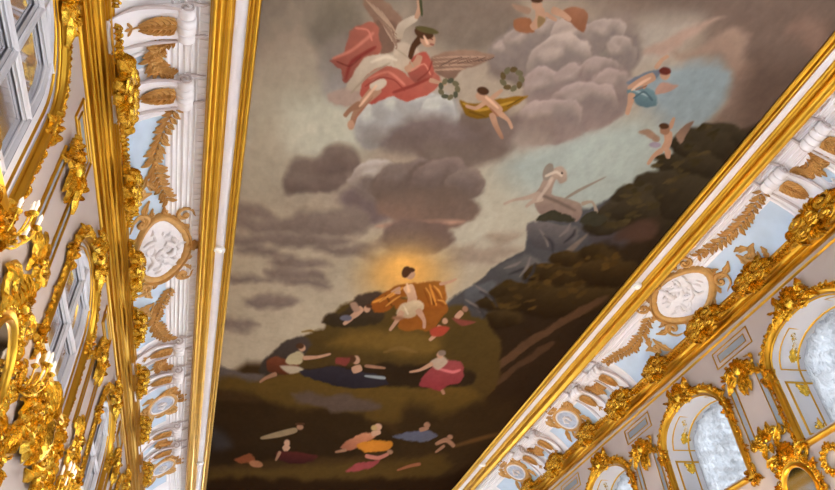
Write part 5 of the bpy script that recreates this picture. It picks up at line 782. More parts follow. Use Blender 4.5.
(96,54,22,96,54,22,0.018,0,1.71,3.13,11.89,3.36,12.25,3.39,12.21,3.16,11.86),
(96,54,22,96,54,22,0.019,0,1.69,4.04,11.55,4.3,11.98,4.34,11.94,4.06,11.52),
(186,172,146,186,172,146,0.019,0,1.73,3.64,12.19,3.81,12.49,3.84,12.45,3.66,12.16),
(206,170,138,206,170,138,0.027,0,1.66,3.48,11.35,3.59,11.64,3.65,11.6,3.52,11.33),
(112,64,26,112,64,26,0.018,0,1.7,3.05,12.23,3.16,11.98,3.27,11.79,3.25,11.76,3.12,11.92,3.03,12.2),
(178,124,58,178,124,58,0.018,0,1.69,3.07,12.14,3.21,11.89,3.3,11.7,3.28,11.68,3.17,11.84,3.05,12.11),
(112,64,26,112,64,26,0.019,0,1.71,3.22,12.36,3.34,12.11,3.44,11.91,3.42,11.88,3.29,12.05,3.2,12.33),
(178,124,58,178,124,58,0.019,0,1.7,3.25,12.27,3.38,12.01,3.47,11.82,3.45,11.8,3.34,11.96,3.23,12.24),
(112,64,26,112,64,26,0.018,0,1.68,4.09,11.38,4.23,11.56,4.4,11.79,4.42,11.77,4.25,11.51,4.1,11.36),
(178,124,58,178,124,58,0.018,0,1.67,4.11,11.3,4.27,11.47,4.43,11.7,4.44,11.68,4.3,11.43,4.12,11.27),
(112,64,26,112,64,26,0.019,0,1.69,3.93,11.49,4.06,11.74,4.24,12.06,4.26,12.05,4.1,11.71,3.94,11.47),
(178,124,58,178,124,58,0.019,0,1.68,3.95,11.41,4.11,11.65,4.26,11.97,4.28,11.96,4.14,11.62,3.97,11.39),
(112,64,26,112,64,26,0.019,0,1.71,4.35,11.89,4.45,11.93,4.57,12.01,4.58,11.97,4.45,11.85,4.34,11.85),
(178,124,58,178,124,58,0.019,0,1.7,4.37,11.81,4.49,11.83,4.59,11.92,4.6,11.89,4.49,11.77,4.36,11.77),
(70,46,34,70,46,34,0.007,0,1.61,3.48,10.94,3.48,10.95,3.47,10.96,3.46,10.97,3.44,10.96,3.44,10.95,3.44,10.93,3.45,10.92,3.46,10.92,3.47,10.92),
(126,92,70,126,92,70,0.048,0,1.76,3.78,12.65,3.76,12.71,3.7,12.75,3.61,12.77,3.54,12.75,3.5,12.71,3.51,12.65,3.57,12.61,3.66,12.59,3.74,12.61),
(96,54,36,70,38,26,0.031,0.026,1.98,0.8,15.26,1.02,14.93,1.4,15.15,1.66,15.21,1.48,15.76,0.96,15.75),
(150,140,112,150,140,112,0.03,0.025,1.95,1.27,14.98,1.52,14.54,1.71,14.8,1.66,15.21,1.36,15.26),
(160,126,104,160,126,104,0.018,0,1.93,1.74,14.99,2.08,14.85,2.35,14.63,2.32,14.54,2.05,14.71,1.7,14.8),
(160,126,104,160,126,104,0.025,0,1.9,1.69,14.41,1.69,14.51,1.65,14.58,1.6,14.59,1.55,14.54,1.51,14.44,1.52,14.34,1.55,14.28,1.61,14.26,1.66,14.32),
(66,44,30,66,44,30,0.025,0,1.89,1.64,14.33,1.63,14.41,1.59,14.47,1.53,14.48,1.47,14.44,1.44,14.36,1.45,14.28,1.49,14.22,1.55,14.21,1.61,14.25),
(130,98,78,130,98,78,0.018,0,2.05,1.09,15.73,0.86,16.01,0.74,16.28,0.77,16.37,0.91,16.15,1.15,15.92),
(148,136,118,148,136,118,0.031,0,1.99,1.17,15.4,1.58,15.33,1.81,15.49,1.48,15.76),
(44,40,46,34,30,34,0.032,0.054,2.01,1.72,15.61,2.44,15.17,3.05,15.27,3.85,15.45,4.17,15.83,3.24,16.23,2.33,16.05),
(160,126,104,160,126,104,0.026,0,1.93,3.15,14.73,3.16,14.86,3.12,14.95,3.06,14.96,2.99,14.89,2.95,14.77,2.94,14.64,2.97,14.55,3.04,14.54,3.1,14.61),
(66,44,30,66,44,30,0.026,0,1.93,3.04,14.7,3.04,14.82,3.01,14.9,2.94,14.91,2.88,14.85,2.83,14.74,2.83,14.62,2.87,14.54,2.93,14.53,2.99,14.59),
(160,126,104,160,126,104,0.018,0,1.97,3.01,15.14,3.13,15.44,3.32,15.25,3.2,14.96),
(130,98,78,130,98,78,0.019,0,1.96,3.38,15.08,3.87,15.07,3.85,14.96,3.36,14.92),
(120,128,132,120,128,132,0.019,0,2,3.49,15.57,4,15.61,3.97,15.45,3.47,15.46),
(104,50,44,104,50,44,0.031,0.026,1.94,2.52,14.75,2.88,14.68,2.85,15.09,2.58,15.04),
(124,62,62,108,42,46,0.033,0.042,2,5,15.13,5.17,14.57,5.53,14.29,5.98,14.63,6.12,15.38,5.8,15.66,5.74,16.03,5.33,15.86,5.02,15.8),
(172,96,98,172,96,98,0.027,0,1.96,5.24,14.82,5.75,14.97,5.93,14.8,5.88,14.7,5.7,14.82,5.22,14.72),
(150,134,118,150,134,118,0.032,0,1.93,4.98,14.5,5.21,14.15,5.45,14.41,5.31,14.86),
(160,126,104,160,126,104,0.019,0,1.96,5.01,14.5,4.8,14.88,4.58,15.05,4.62,15.14,4.87,15.01,5.11,14.67),
(160,126,104,160,126,104,0.026,0,1.9,5.23,14.09,5.24,14.2,5.22,14.27,5.16,14.28,5.1,14.22,5.05,14.13,5.04,14.03,5.06,13.96,5.12,13.95,5.18,14),
(110,96,86,110,96,86,0.026,0,1.89,5.26,13.99,5.27,14.08,5.23,14.14,5.17,14.15,5.1,14.11,5.06,14.03,5.05,13.94,5.09,13.88,5.15,13.87,5.22,13.91),
(130,98,78,130,98,78,0.02,0,2.06,5.73,15.95,5.86,16.16,5.91,16.08,5.78,15.86),
(120,104,80,120,104,80,0.021,0,2.34,1.18,19.88,1.71,19.62,2.14,19.23,2.06,18.91,1.62,19.22,1.14,19.68),
(130,98,78,130,98,78,0.03,0,2.29,2.29,18.83,2.29,18.95,2.25,19.03,2.18,19.04,2.12,18.98,2.09,18.86,2.09,18.74,2.13,18.66,2.19,18.65,2.25,18.72),
(66,44,30,66,44,30,0.021,0,2.27,2.05,18.73,2.29,18.69,2.27,18.56,2.03,18.6),
(160,126,104,160,126,104,0.022,0,2.42,1.85,20.4,2,20.74,2.1,20.34,1.93,20.12),
(160,126,104,160,126,104,0.031,0,2.39,2.04,20.01,2.05,20.16,2.01,20.26,1.96,20.27,1.9,20.18,1.86,20.04,1.86,19.89,1.89,19.79,1.95,19.78,2.01,19.86),
(70,32,28,44,22,22,0.039,0.032,2.48,1.7,20.74,2.32,20.65,3.06,20.86,2.88,21.37,2.26,21.63,1.9,21.35),
(130,98,78,130,98,78,0.022,0,2.48,1.77,20.68,1.74,21.34,1.8,21.4,1.87,20.77),
(104,58,36,104,58,36,0.038,0.032,2.52,0.45,21.56,0.91,21.02,1.14,21.46,0.79,21.83),
(128,88,62,128,88,62,0.032,0,2.55,1.4,21.85,1.36,22,1.25,22.07,1.1,22.03,0.99,21.89,0.94,21.71,0.98,21.56,1.09,21.49,1.23,21.53,1.35,21.67),
(164,112,84,130,80,60,0.038,0.032,2.35,3.65,20.15,3.88,19.36,4.28,18.87,4.59,19.11,4.35,19.74,4,20.25),
(160,102,36,160,102,36,0.039,0.032,2.37,4.13,19.92,4.54,19.41,5.2,19.46,5.22,20.07,4.54,20.33),
(160,126,104,160,126,104,0.031,0,2.26,4.63,18.46,4.64,18.6,4.6,18.7,4.53,18.71,4.44,18.63,4.39,18.5,4.38,18.36,4.42,18.26,4.5,18.25,4.58,18.33),
(150,128,86,150,128,86,0.031,0,2.26,4.5,18.55,4.51,18.67,4.48,18.75,4.42,18.76,4.36,18.7,4.31,18.58,4.3,18.46,4.33,18.38,4.39,18.37,4.45,18.43),
(160,126,104,160,126,104,0.022,0,2.29,4.5,19.15,4.7,18.94,4.61,18.68,4.38,18.82),
(130,98,78,130,98,78,0.023,0,2.42,3.84,20.16,3.56,20.39,3.6,20.54,3.9,20.38),
(120,56,56,120,56,56,0.041,0.034,2.51,4.19,21.87,4.59,21.13,5.15,20.89,5.06,21.4,4.56,21.99),
(150,96,84,150,96,84,0.023,0,2.44,4.64,20.79,5.09,20.89,5.34,20.48,5.25,20.27,5,20.58,4.59,20.48),
(130,98,78,130,98,78,0.033,0,2.41,5.42,20.2,5.43,20.31,5.4,20.39,5.34,20.4,5.27,20.34,5.22,20.23,5.21,20.11,5.25,20.04,5.31,20.03,5.37,20.09),
(74,76,90,74,76,90,0.038,0.032,2.3,5.09,19.03,5.58,18.66,6.03,18.45,6.53,18.81,6.22,19.3,5.54,19.25),
(130,98,78,130,98,78,0.031,0,2.24,6.07,18.09,6.08,18.21,6.05,18.29,5.99,18.3,5.92,18.24,5.86,18.12,5.85,18,5.88,17.92,5.94,17.91,6.01,17.98),
(130,98,78,130,98,78,0.022,0,2.26,5.9,18.61,6.1,18.4,6.02,18.21,5.79,18.35),
(130,98,78,130,98,78,0.023,0,2.35,6.7,19.49,6.93,19.23,7.28,19.57,7.28,19.33,6.83,18.87,6.6,19.29),
(130,98,78,130,98,78,0.032,0,2.31,7.03,18.8,7.05,18.91,7.02,18.98,6.96,18.99,6.9,18.93,6.84,18.83,6.83,18.73,6.86,18.65,6.91,18.65,6.98,18.7),
(130,98,78,130,98,78,0.023,0,2.38,6.9,19.41,6.79,19.93,6.87,20.05,7.01,19.58),
(120,76,54,120,76,54,0.024,0,2.5,5.99,21.7,6.33,21.35,6.62,21.14,6.53,20.9,6.23,21.12,5.93,21.55),
]
def fbm(x, y, seed, octaves=4):
    rng = np.random.RandomState(seed); tab = rng.rand(64, 64); out = np.zeros_like(x); amp = 1.0; tot = 0
    for o in range(octaves):
        xi = np.floor(x).astype(int); yi = np.floor(y).astype(int); fx = x-xi; fy = y-yi; fx = fx*fx*(3-2*fx); fy = fy*fy*(3-2*fy)
        a = tab[yi % 64, xi % 64]; b = tab[yi % 64, (xi+1) % 64]; c = tab[(yi+1) % 64, xi % 64]; d = tab[(yi+1) % 64, (xi+1) % 64]
        out += amp*((a*(1-fx)+b*fx)*(1-fy)+(c*(1-fx)+d*fx)*fy); tot += amp; amp *= .55; x = x*2.03+17.3; y = y*2.03+5.1
    return out/tot-.5
GAIN = np.array([1.14, 1.04, .93])
ys = [Y0+.02]
while ys[-1] < 2.4: ys.append(ys[-1]+.4)
while ys[-1] < 27: ys.append(ys[-1]+.0155*(1+(ys[-1]/9)**2)**.75)
while ys[-1] < Y1-.1: ys.append(min(Y1-.05, ys[-1]+1.0))
ys = np.array(ys); xs = CX+np.linspace(-4.40, 4.40, 620)
GX, GY = np.meshgrid(xs, ys)
img = np.zeros(GX.shape+(3,)); img[:] = np.array([.62, .57, .51])*.92
for i, row in enumerate(PAINT):
    a_, b_ = np.array(row[:3])/255, np.array(row[3:6])/255; soft, noise, k = row[6:9]; pts = np.array(row[9:]).reshape(-1, 2)
    q0, q2, q3 = np.roll(pts, 1, 0), np.roll(pts, -1, 0), np.roll(pts, -2, 0)      # smooth closed curve through the outline points
    pts = np.stack([pts]+[.5*(2*pts+(q2-q0)*t*.8+(2*q0*.8+(-6+.8)*pts+(6-2*.8)*q2-.8*q3)*t*t+(-.8*q0+(4-.8)*pts+(.8-4)*q2+.8*q3)*t**3) for t in (.25, .5, .75)], 1).reshape(-1, 2)
    pad = soft*1.5+noise*2
    r0, r1 = np.searchsorted(ys, [pts[:, 1].min()-pad*k, pts[:, 1].max()+pad*k]); c0, c1 = np.searchsorted(xs, [pts[:, 0].min()-pad, pts[:, 0].max()+pad])
    if r1 <= r0 or c1 <= c0: continue
    X = GX[r0:r1, c0:c1]; Y = GY[r0:r1, c0:c1]/k; p = pts.copy(); p[:, 1] /= k
    if noise:
        f = .55/max(noise, .03); X = X+fbm(GX[r0:r1, c0:c1]*f*.35, Y*f*.35, i+1)*noise*3.2; Y = Y+fbm(GX[r0:r1, c0:c1]*f*.35+9, Y*f*.35+3, i+501)*noise*3.2
    d = np.full(X.shape, 1e9); ins = np.zeros(X.shape, bool)
    for a, b in zip(p, np.roll(p, -1, 0)):
        e = b-a; L = max((e*e).sum(), 1e-9); t = np.clip(((X-a[0])*e[0]+(Y-a[1])*e[1])/L, 0, 1)
        d = np.minimum(d, (X-a[0]-t*e[0])**2+(Y-a[1]-t*e[1])**2)
        if a[1] != b[1]: ins ^= ((a[1] > Y) != (b[1] > Y)) & (X < (b[0]-a[0])*(Y-a[1])/(b[1]-a[1])+a[0])
    d = np.sqrt(d)*np.where(ins, 1, -1); al = np.clip(d/max(soft, .006)*.5+.5, 0, 1); al = (al*al*(3-2*al))[..., None]
    t = np.clip((Y-p[:, 1].min())/max(1e-6, np.ptp(p[:, 1])), 0, 1)[..., None]
    img[r0:r1, c0:c1] = img[r0:r1, c0:c1]*(1-al)+(a_*(1-t)+b_*t)*al
img *= (1+.16*fbm(GX*1.1, GY*.9, 77, 6)+.10*fbm(GX*9, GY*5, 78, 3))[..., None]
img = np.where(img <= .04045, img/12.92, ((img+.055)/1.055)**2.4)*GAIN
nr, nc = GX.shape; nv = nr*nc
me = bpy.data.meshes.new('canvas'); me.vertices.add(nv); co = np.zeros((nv, 3)); co[:, 0] = GX.ravel(); co[:, 1] = GY.ravel(); co[:, 2] = 9.0+EYE
me.vertices.foreach_set('co', co.ravel())
idx = np.arange(nv).reshape(nr, nc); q = np.stack([idx[:-1, :-1], idx[1:, :-1], idx[1:, 1:], idx[:-1, 1:]], -1).reshape(-1, 4)
me.loops.add(q.size); me.loops.foreach_set('vertex_index', q.ravel()); me.polygons.add(len(q)); me.polygons.foreach_set('loop_start', np.arange(0, q.size, 4)); me.update(calc_edges=True)
ca = me.color_attributes.new('paint', 'FLOAT_COLOR', 'POINT'); ca.data.foreach_set('color', np.concatenate([img.reshape(-1, 3), np.ones((nv, 1))], 1).ravel())
me.materials.append(M['canvas']); canvas = bpy.data.objects.new('painted_canvas', me); col.objects.link(canvas)
painting = thing('ceiling_painting', (CX, 12, 9.0+EYE)); tag(painting, 'huge framed ceiling painting of clouds, dark wooded hill and draped figures', 'ceiling painting')
canvas.parent = painting; canvas.matrix_parent_inverse = Matrix.Translation((-CX, -12, -9.0-EYE))
def part_world(mb, name, material, parent, **k):
    o = mb.build(name, material, parent, **k); o.matrix_parent_inverse = Matrix.Translation(-Vector(parent.location)); return o
for side in (-1, 1):
    mb = MB(ident)
    sweep(mb, [(4.37, 9.05), (4.365, 8.97)]+arc(4.37, 8.965, 4.41, 8.93, .012, 4)+[(4.415, 8.945), (4.43, 8.945)]+arc(4.435, 8.93, 4.50, 8.90, .03)+[(4.51, 8.93), (4.54, 8.93), (4.55, 9.05)], side)
    part_world(mb, 'inner_gilt_moulding', 'gilt', painting, smooth=30)
    mb = MB(ident); sweep(mb, [(4.54, 9.05), (4.54, 8.955), (4.60, 8.94), (4.68, 8.94), (4.73, 8.955), (4.73, 9.05)], side); part_world(mb, 'white_frame_band', 'plaster', painting, smooth=30)
    mb = MB(ident)
    sweep(mb, [(4.72, 9.05), (4.72, 8.92), (4.74, 8.90)]+arc(4.745, 8.90, 4.80, 8.86, .02)+[(4.81, 8.88), (4.83, 8.88)]+arc(4.835, 8.86, 4.93, 8.82, -.03)+[(4.94, 8.80)]+arc(4.945, 8.79, 5.02, 8.80, .03)+[(5.03, 8.84), (5.05, 8.86), (5.06, 9.05)], side)
    part_world(mb, 'outer_gilt_moulding', 'gilt', painting, smooth=30)

# ------------------------------------------------------------------ upper windows
def window(n, side, c):
    loc = on_wall(side, c, SILL); o = struct(thing('window_%d' % n, loc, rot_of(side))); s0 = SILL
    A = [(u, v-s0) for u, v in arch(HW, SILL, SPRING, RISE)]
    def ring(mb, outer, inner, w0, w1):
        k = len(outer); mb.add([(u, v, w0) for u, v in outer]+[(u, v, w1) for u, v in inner], [(i, i+1, k+i+1, k+i) for i in range(k-1)])
    deep = DEPTH if side > 0 else .45
    splay = .93 if side > 0 else .97
    B = [(u*splay, v if v < .01 else v*.985) for u, v in A]
    mb = MB(); ring(mb, A, B, 0, -deep); mb.add([(-HW, 0, 0), (HW, 0, 0), (HW*splay, 0, -deep), (-HW*splay, 0, -deep)], [(0, 1, 2, 3)]); mb.build('reveal', 'wood', o, smooth=50)
    # gilded architrave
    P = [(u*1.085, (v-(SPRING-s0))*1.0+SPRING-s0+(.10 if v > SPRING-s0 else 0)*min(1, max(0, (v-(SPRING-s0))/RISE))) for u, v in A]; P[0] = (P[0][0], -.10); P[-1] = (P[-1][0], -.10)
    mb = MB(); mb.rail(P, .12, .09, True); mb.build('gilt_architrave', 'gilt', o, smooth=30)
    mb = MB(); mb.rail([(u*1.01, v) for u, v in A], .035, .03, False); mb.build('gilt_bead', 'gilt', o)
    if side > 0:
        # gold lined panels in the splayed reveal, on both jambs and over them in the arch
        def jamb(sg): return lambda a, v, w: (sg*(HW-(HW*(1-splay))*a/deep-w), a, v)     # a = depth into the wall
        for sg in (-1, 1):
            for k, (v0, v1) in enumerate(((.10, 1.20),)):
                mb = MB(jamb(sg)); mb.rail([(.15, v0), (.80, v0), (.80, v1), (.15, v1)], .045, .025, True); pn = mb.build('reveal_panel_moulding', 'gilt', o)
                mb = MB(jamb(sg)); mb.leaf(.475, v1-.30, PI/2, .26, .22, 0, .02, .0); 
                for q in (-1, 1): mb.leaf(.475, v1-.16, PI/2+q*1.1, .2, .12, q*-1.2, .02); mb.scroll(.475+q*.11, v0+.16, .07, PI/2, 1.1, q, .016, .01)
                mb.leaf(.475, v0+.05, PI/2, .3, .1, 0, .02); mb.build('reveal_ornament', 'gold', pn)
                mb = MB(jamb(sg)); mb.plate([(.24, v0+.07), (.71, v0+.07), (.71, v1-.07), (.24, v1-.07)], -.001, .004); mb.build('reveal_panel_field', 'wood', pn)
            # the arched part: points follow the arch
            def archput(a, t, w, sg=sg):
                an = t; uu = HW*math.cos(an)*(1-(1-splay)*a/deep)*(1-w); vv = (SPRING-s0)+RISE*math.sin(an)**.9*(1-w) if an > 0 else SPRING-s0
                return (sg*uu, a, vv)
            mb = MB(archput); pts = [(.17, .12+.14*i) for i in range(8)]+[(.78, 1.10-.14*i) for i in range(8)]; mb.rail(pts, .035, .02, True); pn = mb.build('reveal_panel_moulding', 'gilt', o)
            mb = MB(archput)
            for q in range(5): mb.leaf(.475, .35+q*.13, PI/2+(q-2)*.5, .26, .15, 0, .02)
            mb.leaf(.475, .25, PI/2, .5, .2, .0, .02); mb.build('reveal_ornament', 'gold', pn)
        mb = MB(); mb.rail([(u*.950, v*.985+.01) for u, v in A], .045, .03, True, -deep+.22); mb.build('gilt_inner_edge', 'gilt', o)
        # sash frame behind the curtain
        mb = MB(); D = -deep
        mb.rail([(u*.97, v*.97+.02) for u, v in B], .09, .06, True, D-.05); mb.box(-.03, .03, 0, SPRING-s0+RISE*.93, D-.05, D+.0)
        for v in (.62, 1.3): mb.box(-HW*splay, HW*splay, v-.025, v+.025, D-.05, D)
        mb.build('sash', 'wood', o)
    else:
        D = -.08; sp = SPRING-s0
        inner = [(u*.80, v*.955+.06) for u, v in A]
        mb = MB(); ring(mb, A, inner, -.02, -.035); mb.build('surround_board', 'wood', o, smooth=30)
        mb = MB(); mb.rail([(u*.915, v*.975+.02) for u, v in A], .035, .03, True, -.03); mb.build('gilt_line', 'gilt', o)
        mb = MB(); mb.rail([(u*.78, v*.95+.065) for u, v in A], .12, .05, True, D-.01); mb.rail([(u*.75, v*.94+.07) for u, v in A], .03, .075, True, D-.01); mb.build('sash_frame', 'wood', o, smooth=30)
        def bar(nn, pts):
            mb = MB(); mb.rail(pts, .15, .035, False, D); mb.rail(pts, .085, .055, False, D); mb.rail(pts, .035, .075, False, D); q = mb.build(nn, 'wood', o, smooth=30)
            mb = MB(); (a, b), (c_, d) = pts; dx, dy = c_-a, d-b; l = math.hypot(dx, dy); nx, ny = -dy/l*.058, dx/l*.058
            for s in (-1, 1): mb.rail([(a+nx*s, b+ny*s), (c_+nx*s, d+ny*s)], .014, .004, False, D+.034)
            mb.build('grey_edge_line', 'grey', q)
        bar('centre_mullion', [(0, .06), (0, sp+RISE*.86)])
        for v in (.20, 1.02, 1.85-.02): bar('transom', [(-HW*.76, v), (HW*.76, v)])
        mb = MB(); mb.plate([(u*.985, v*.985+.01) for u, v in A], D-.025, D-.012); mb.build('glass', 'pane', o)
    return o
wn = 0; WINLOC = []
for side in (1, -1):
    for c in WIN[side]:
        if 3 < c < 29: wn += 1; window(wn, side, c); WINLOC.append((side, c))
# lower windows: simple white sashes
for side in (1, -1):
    for c in WIN[side]:
        wn += 1; loc = (CX+side*(WALL+DEPTH-.1), c, LOWB+EYE); mb = MB(); h = LOWT-LOWB
        for u in (-HW+.05, -.4, .4, HW-.05): mb.box(u-.05, u+.05, 0, h, -.03, .03)
        for k in range(6): v = .05+(h-.1)*k/5; mb.box(-HW, HW, v-.04, v+.04, -.025, .025)
        struct(mb.build('window_%d' % wn, 'wood', None, loc, rot_of(side)))

# ruffled curtains in the right hand windows
def curtain_mesh(seed, hw, H, spring, rise):
    rnd = random.Random(seed); P = []; F = []; nu, nv = 56, 66
    ph = [rnd.uniform(0, 6.28) for _ in range(8)]
    for j in range(nv):
        t = j/(nv-1)
        for i in range(nu):
            x = (i/(nu-1)*2-1); vmax = spring+rise*math.sqrt(max(0, 1-x*x*.97)); v = t*vmax; u = x*hw
            d = .03*math.sin(x*22+ph[0]+1.2*math.sin(v*3+ph[1]))+.06*abs(math.sin((v+.12*math.sin(x*5+ph[2])+.05*math.sin(x*17+ph[5]))*7.5+ph[3]))+.03*math.sin(v*31+x*14+ph[4])+.02*math.sin(x*47+v*9+ph[6])*math.cos(v*26+ph[7])
            d *= max(.03, (1-x*x)); P.append((u, v, d+rnd.uniform(-.004, .004)))
    for j in range(nv-1):
        for i in range(nu-1): a = j*nu+i; F.append((a, a+1, a+nu+1, a+nu))
    return P, F
CURT = {12.17: 'white ruffled gauze curtain in middle arched window of right wall', 8.20: 'white ruffled gauze curtain in big arched window at right edge of picture', 16.25: 'white ruffled gauze curtain in small far arched window, bottom of picture'}
for (side, c) in WINLOC:
    if side < 0 or c > 26: continue
    mb = MB(lambda u, v, w: (u, DEPTH-.08-w, v)); mb.add(*curtain_mesh(int(c*10), HW*.93+.02, 0, SPRING-SILL, RISE*.97)); k = mb.build('curtain', 'gauze', None, on_wall(side, c, SILL), rot_of(side), smooth=180)
    k.name = 'window_curtain'
    tag(k, CURT.get(c, 'white ruffled gauze curtain in the right window %s' % ('beside the camera, out of view' if c < 5 else 'next below the picture edge' if c < 22 else 'farthest down the hall')), 'curtain', 'ruffled window curtains')

# ------------------------------------------------------------------ carved gold ornament
def cluster(mb, rnd, u, v, ru, rv, n, size, lift, w=0.0, outward=True):
    """a rocaille cluster: leaves bursting out of a heart with scrolls and berries"""
    for i in range(n):
        q = 2*PI*(i+rnd.random()*.6)/n; r = rnd.uniform(.15, .75); x = u+ru*r*math.cos(q); y = v+rv*r*math.sin(q)
        mb.leaf(x, y, q+rnd.uniform(-.6, .6), size*rnd.uniform(.8, 1.5), size*rnd.uniform(.35, .6), rnd.uniform(-1.8, 1.8), lift*rnd.uniform(.7, 1.3), w+lift*.3*rnd.random(), rnd.choice((2, 3)), 7)
    for i in range(max(2, n//3)):
        q = rnd.uniform(0, 6.28); r = rnd.uniform(.1, .6)
        mb.scroll(u+ru*r*math.cos(q), v+rv*r*math.sin(q), size*rnd.uniform(.35, .6), rnd.uniform(0, 6.28), rnd.uniform(.7, 1.3), rnd.choice((-1, 1)), size*.14, w+lift*.5, 0, 12)
    for i in range(n//2):
        q = rnd.uniform(0, 6.28); r = rnd.uniform(0, .8); mb.blob(u+ru*r*math.cos(q), v+rv*r*math.sin(q), w+lift*.7, size*.16, size*.16, size*.16, 0, 6, 4)
def cartouche(seed, W, H, lift, arms=True):
    """carved cornice bracket: mirrored scrolls, shell and leaves, with trailing sprays to both sides"""
    rnd = random.Random(seed); mb = MB(relief_put)
    mb.blob(0, .02*H, lift*.45, W*.10, H*.15, lift*.6, 0, 10, 7); mb.shell(0, H*.12, H*.42, PI/2, 2.8, 9, lift*.7, lift*.35); mb.shell(0, -H*.12, H*.40, -PI/2, 2.0, 7, lift*.6, lift*.25)
    for q in (0, 1, 2): mb.scroll(0, H*(.02-.02*q), W*(.15-.03*q), PI/2+q*2.1, 1.0, 1, H*.028, lift*(.7+.15*q), 0, 12)
    for s in (-1, 1):
        mb.scroll(s*W*.24, H*.16, H*.15, PI/2, 1.4, -s, H*.055, lift*.8, H*.12); mb.scroll(s*W*.22, -H*.18, H*.13, -PI/2, 1.4, s, H*.05, lift*.8, H*.1); mb.scroll(s*W*.38, -H*.02, H*.09, 0, 1.3, s, H*.026, lift*.5, H*.08)
        for (x, y, a, L, cu) in ((.2, .05, .1, .34, .9), (.2, -.08, -.4, .32, -1.2), (.3, .1, .7, .28, -1.5), (.34, -.1, -.8, .26, 1.3), (.1, .2, 1.1, .26, -1.2), (.1, -.2, -1.2, .24, 1.4)): mb.leaf(s*x*W, y*H, a if s > 0 else PI-a, L*W, L*.42*H, s*cu, lift*.8, lift*.2, 3, 8)
        for k in range(7):
            q = rnd.uniform(-1.6, 1.6); r = rnd.uniform(.05, .3); mb.leaf(s*W*r, H*.3*math.sin(q), q+rnd.uniform(-.7, .7) if s > 0 else PI-q, W*rnd.uniform(.12, .22), H*rnd.uniform(.06, .11), rnd.uniform(-2, 2), lift*.6, lift*.3*rnd.random(), 2, 6)
        for k in range(8): mb.blob(s*W*rnd.uniform(.05, .4), H*rnd.uniform(-.35, .35), lift*rnd.uniform(.6, 1.0), H*.033, H*.033, H*.033, 0, 6, 4)
        if arms:
            for k in range(7):
                x = s*W*(.42+.085*k); sz = .17*(1-.08*k)
                for q in (-1, 1): mb.leaf(x, H*.03*math.sin(k*1.9), (q*.7 if s > 0 else PI-q*.7), sz*W, sz*.5*H, s*q, lift*.4, 0, 2, 6)
                mb.blob(x, H*.02, lift*.4, H*.03, H*.03, H*.03, 0, 6, 4)
    return mb
def garland(mb, pts, size, lift, rnd, w=0.0, dens=1.0):
    """a festoon of overlapping leaves along a (u,v) path"""
    L = [0]
    for a, b in zip(pts, pts[1:]): L.append(L[-1]+math.hypot(b[0]-a[0], b[1]-a[1]))
    n = max(3, int(L[-1]/(size*.42)*dens))
    for i in range(n):
        d = L[-1]*i/n; k = 0
        while k < len(L)-2 and L[k+1] < d: k += 1
        t = (d-L[k])/max(1e-6, L[k+1]-L[k]); a, b = pts[k], pts[k+1]; x = a[0]+(b[0]-a[0])*t; y = a[1]+(b[1]-a[1])*t; an = math.atan2(b[1]-a[1], b[0]-a[0])
        sz = size*(1-.25*abs(2*i/n-1))
        for s in (-1, 1): mb.leaf(x, y, an+s*rnd.uniform(.5, .9), sz*rnd.uniform(.8, 1.1), sz*.42, s*.5, lift, w, 2, 6)
        mb.blob(x, y, w+lift*.8, sz*.16, sz*.16, sz*.14, 0, 6, 4)
SIDE_NAME = {-1: 'left', 1: 'right'}

# cornice brackets
BR = {-1: [(6.60, 1.0, .95), (8.60, .75, .85), (10.75, .8, .85), (12.7, .65, .8), (15.0, .7, .8), (17.6, .7, .8), (20.6, .8, .8), (4.3, .8, .8)], 1: [(6.6, 1.15, .95), (8.45, .9, .8), (10.2, 1.0, .9), (12.25, .8, .8), (14.1, 1.05, .95), (16.0, .8, .85), (18.2, .95, .9), (20.3, .8, .8), (4.6, .9, .9)]}
protoL = None
WHERE = {-1: {6.60: 'largest carved gold cartouche on left cornice, high beside the two upper scrolls', 8.60: 'carved gold leaf cluster on left cornice just above the oval relief medallion', 10.75: 'carved gold leaf cluster on left cornice just below the oval relief medallion', 12.7: 'carved gold cluster on left cornice beside the hanging garland below the medallion', 15.0: 'carved gold cluster on left cornice beside the paired scrolls below the medallion', 17.6: 'carved gold cluster on left cornice beside the small grey oval cartouche', 20.6: 'lowest and farthest carved gold cluster on the left cornice', 4.3: 'carved gold cluster on left cornice at the top edge of the picture'},
         1: {6.6: 'carved gold cartouche on right cornice at the right edge of the picture', 8.45: 'carved gold cluster on right cornice over the big right edge window', 10.2: 'carved gold cluster on right cornice beneath the large relief medallion', 12.25: 'carved gold cluster on right cornice over the middle arched window', 14.1: 'big carved gold cartouche on right cornice beneath the middle paired scrolls', 16.0: 'carved gold cluster on right cornice over the small far window', 18.2: 'carved gold cartouche on right cornice beyond the small grey oval', 20.3: 'farthest carved gold cluster on the right cornice', 4.6: 'carved gold cluster on right cornice outside the right edge of view'}}
meshes = {}
for side in (-1, 1):
    for i, (y, W, H) in enumerate(BR[side]):
        big = W > .9
        if big not in meshes:
            o = cartouche(5 if big else 11, 1.0, .95, .24, True).build('cornice_cartouche', 'gold'); meshes[big] = o; o2 = o
        else: o2 = meshes[big].copy(); col.objects.link(o2)
        o2.location = (CX+side*6.15, y, 8.02+EYE); o2.rotation_euler.z = rot_of(side); o2.rotation_euler.x = 0; o2.scale = (W*1.15, .9, H*.82)
        tag(o2, WHERE[side][y], 'carving', 'gilded carvings on the cornice')

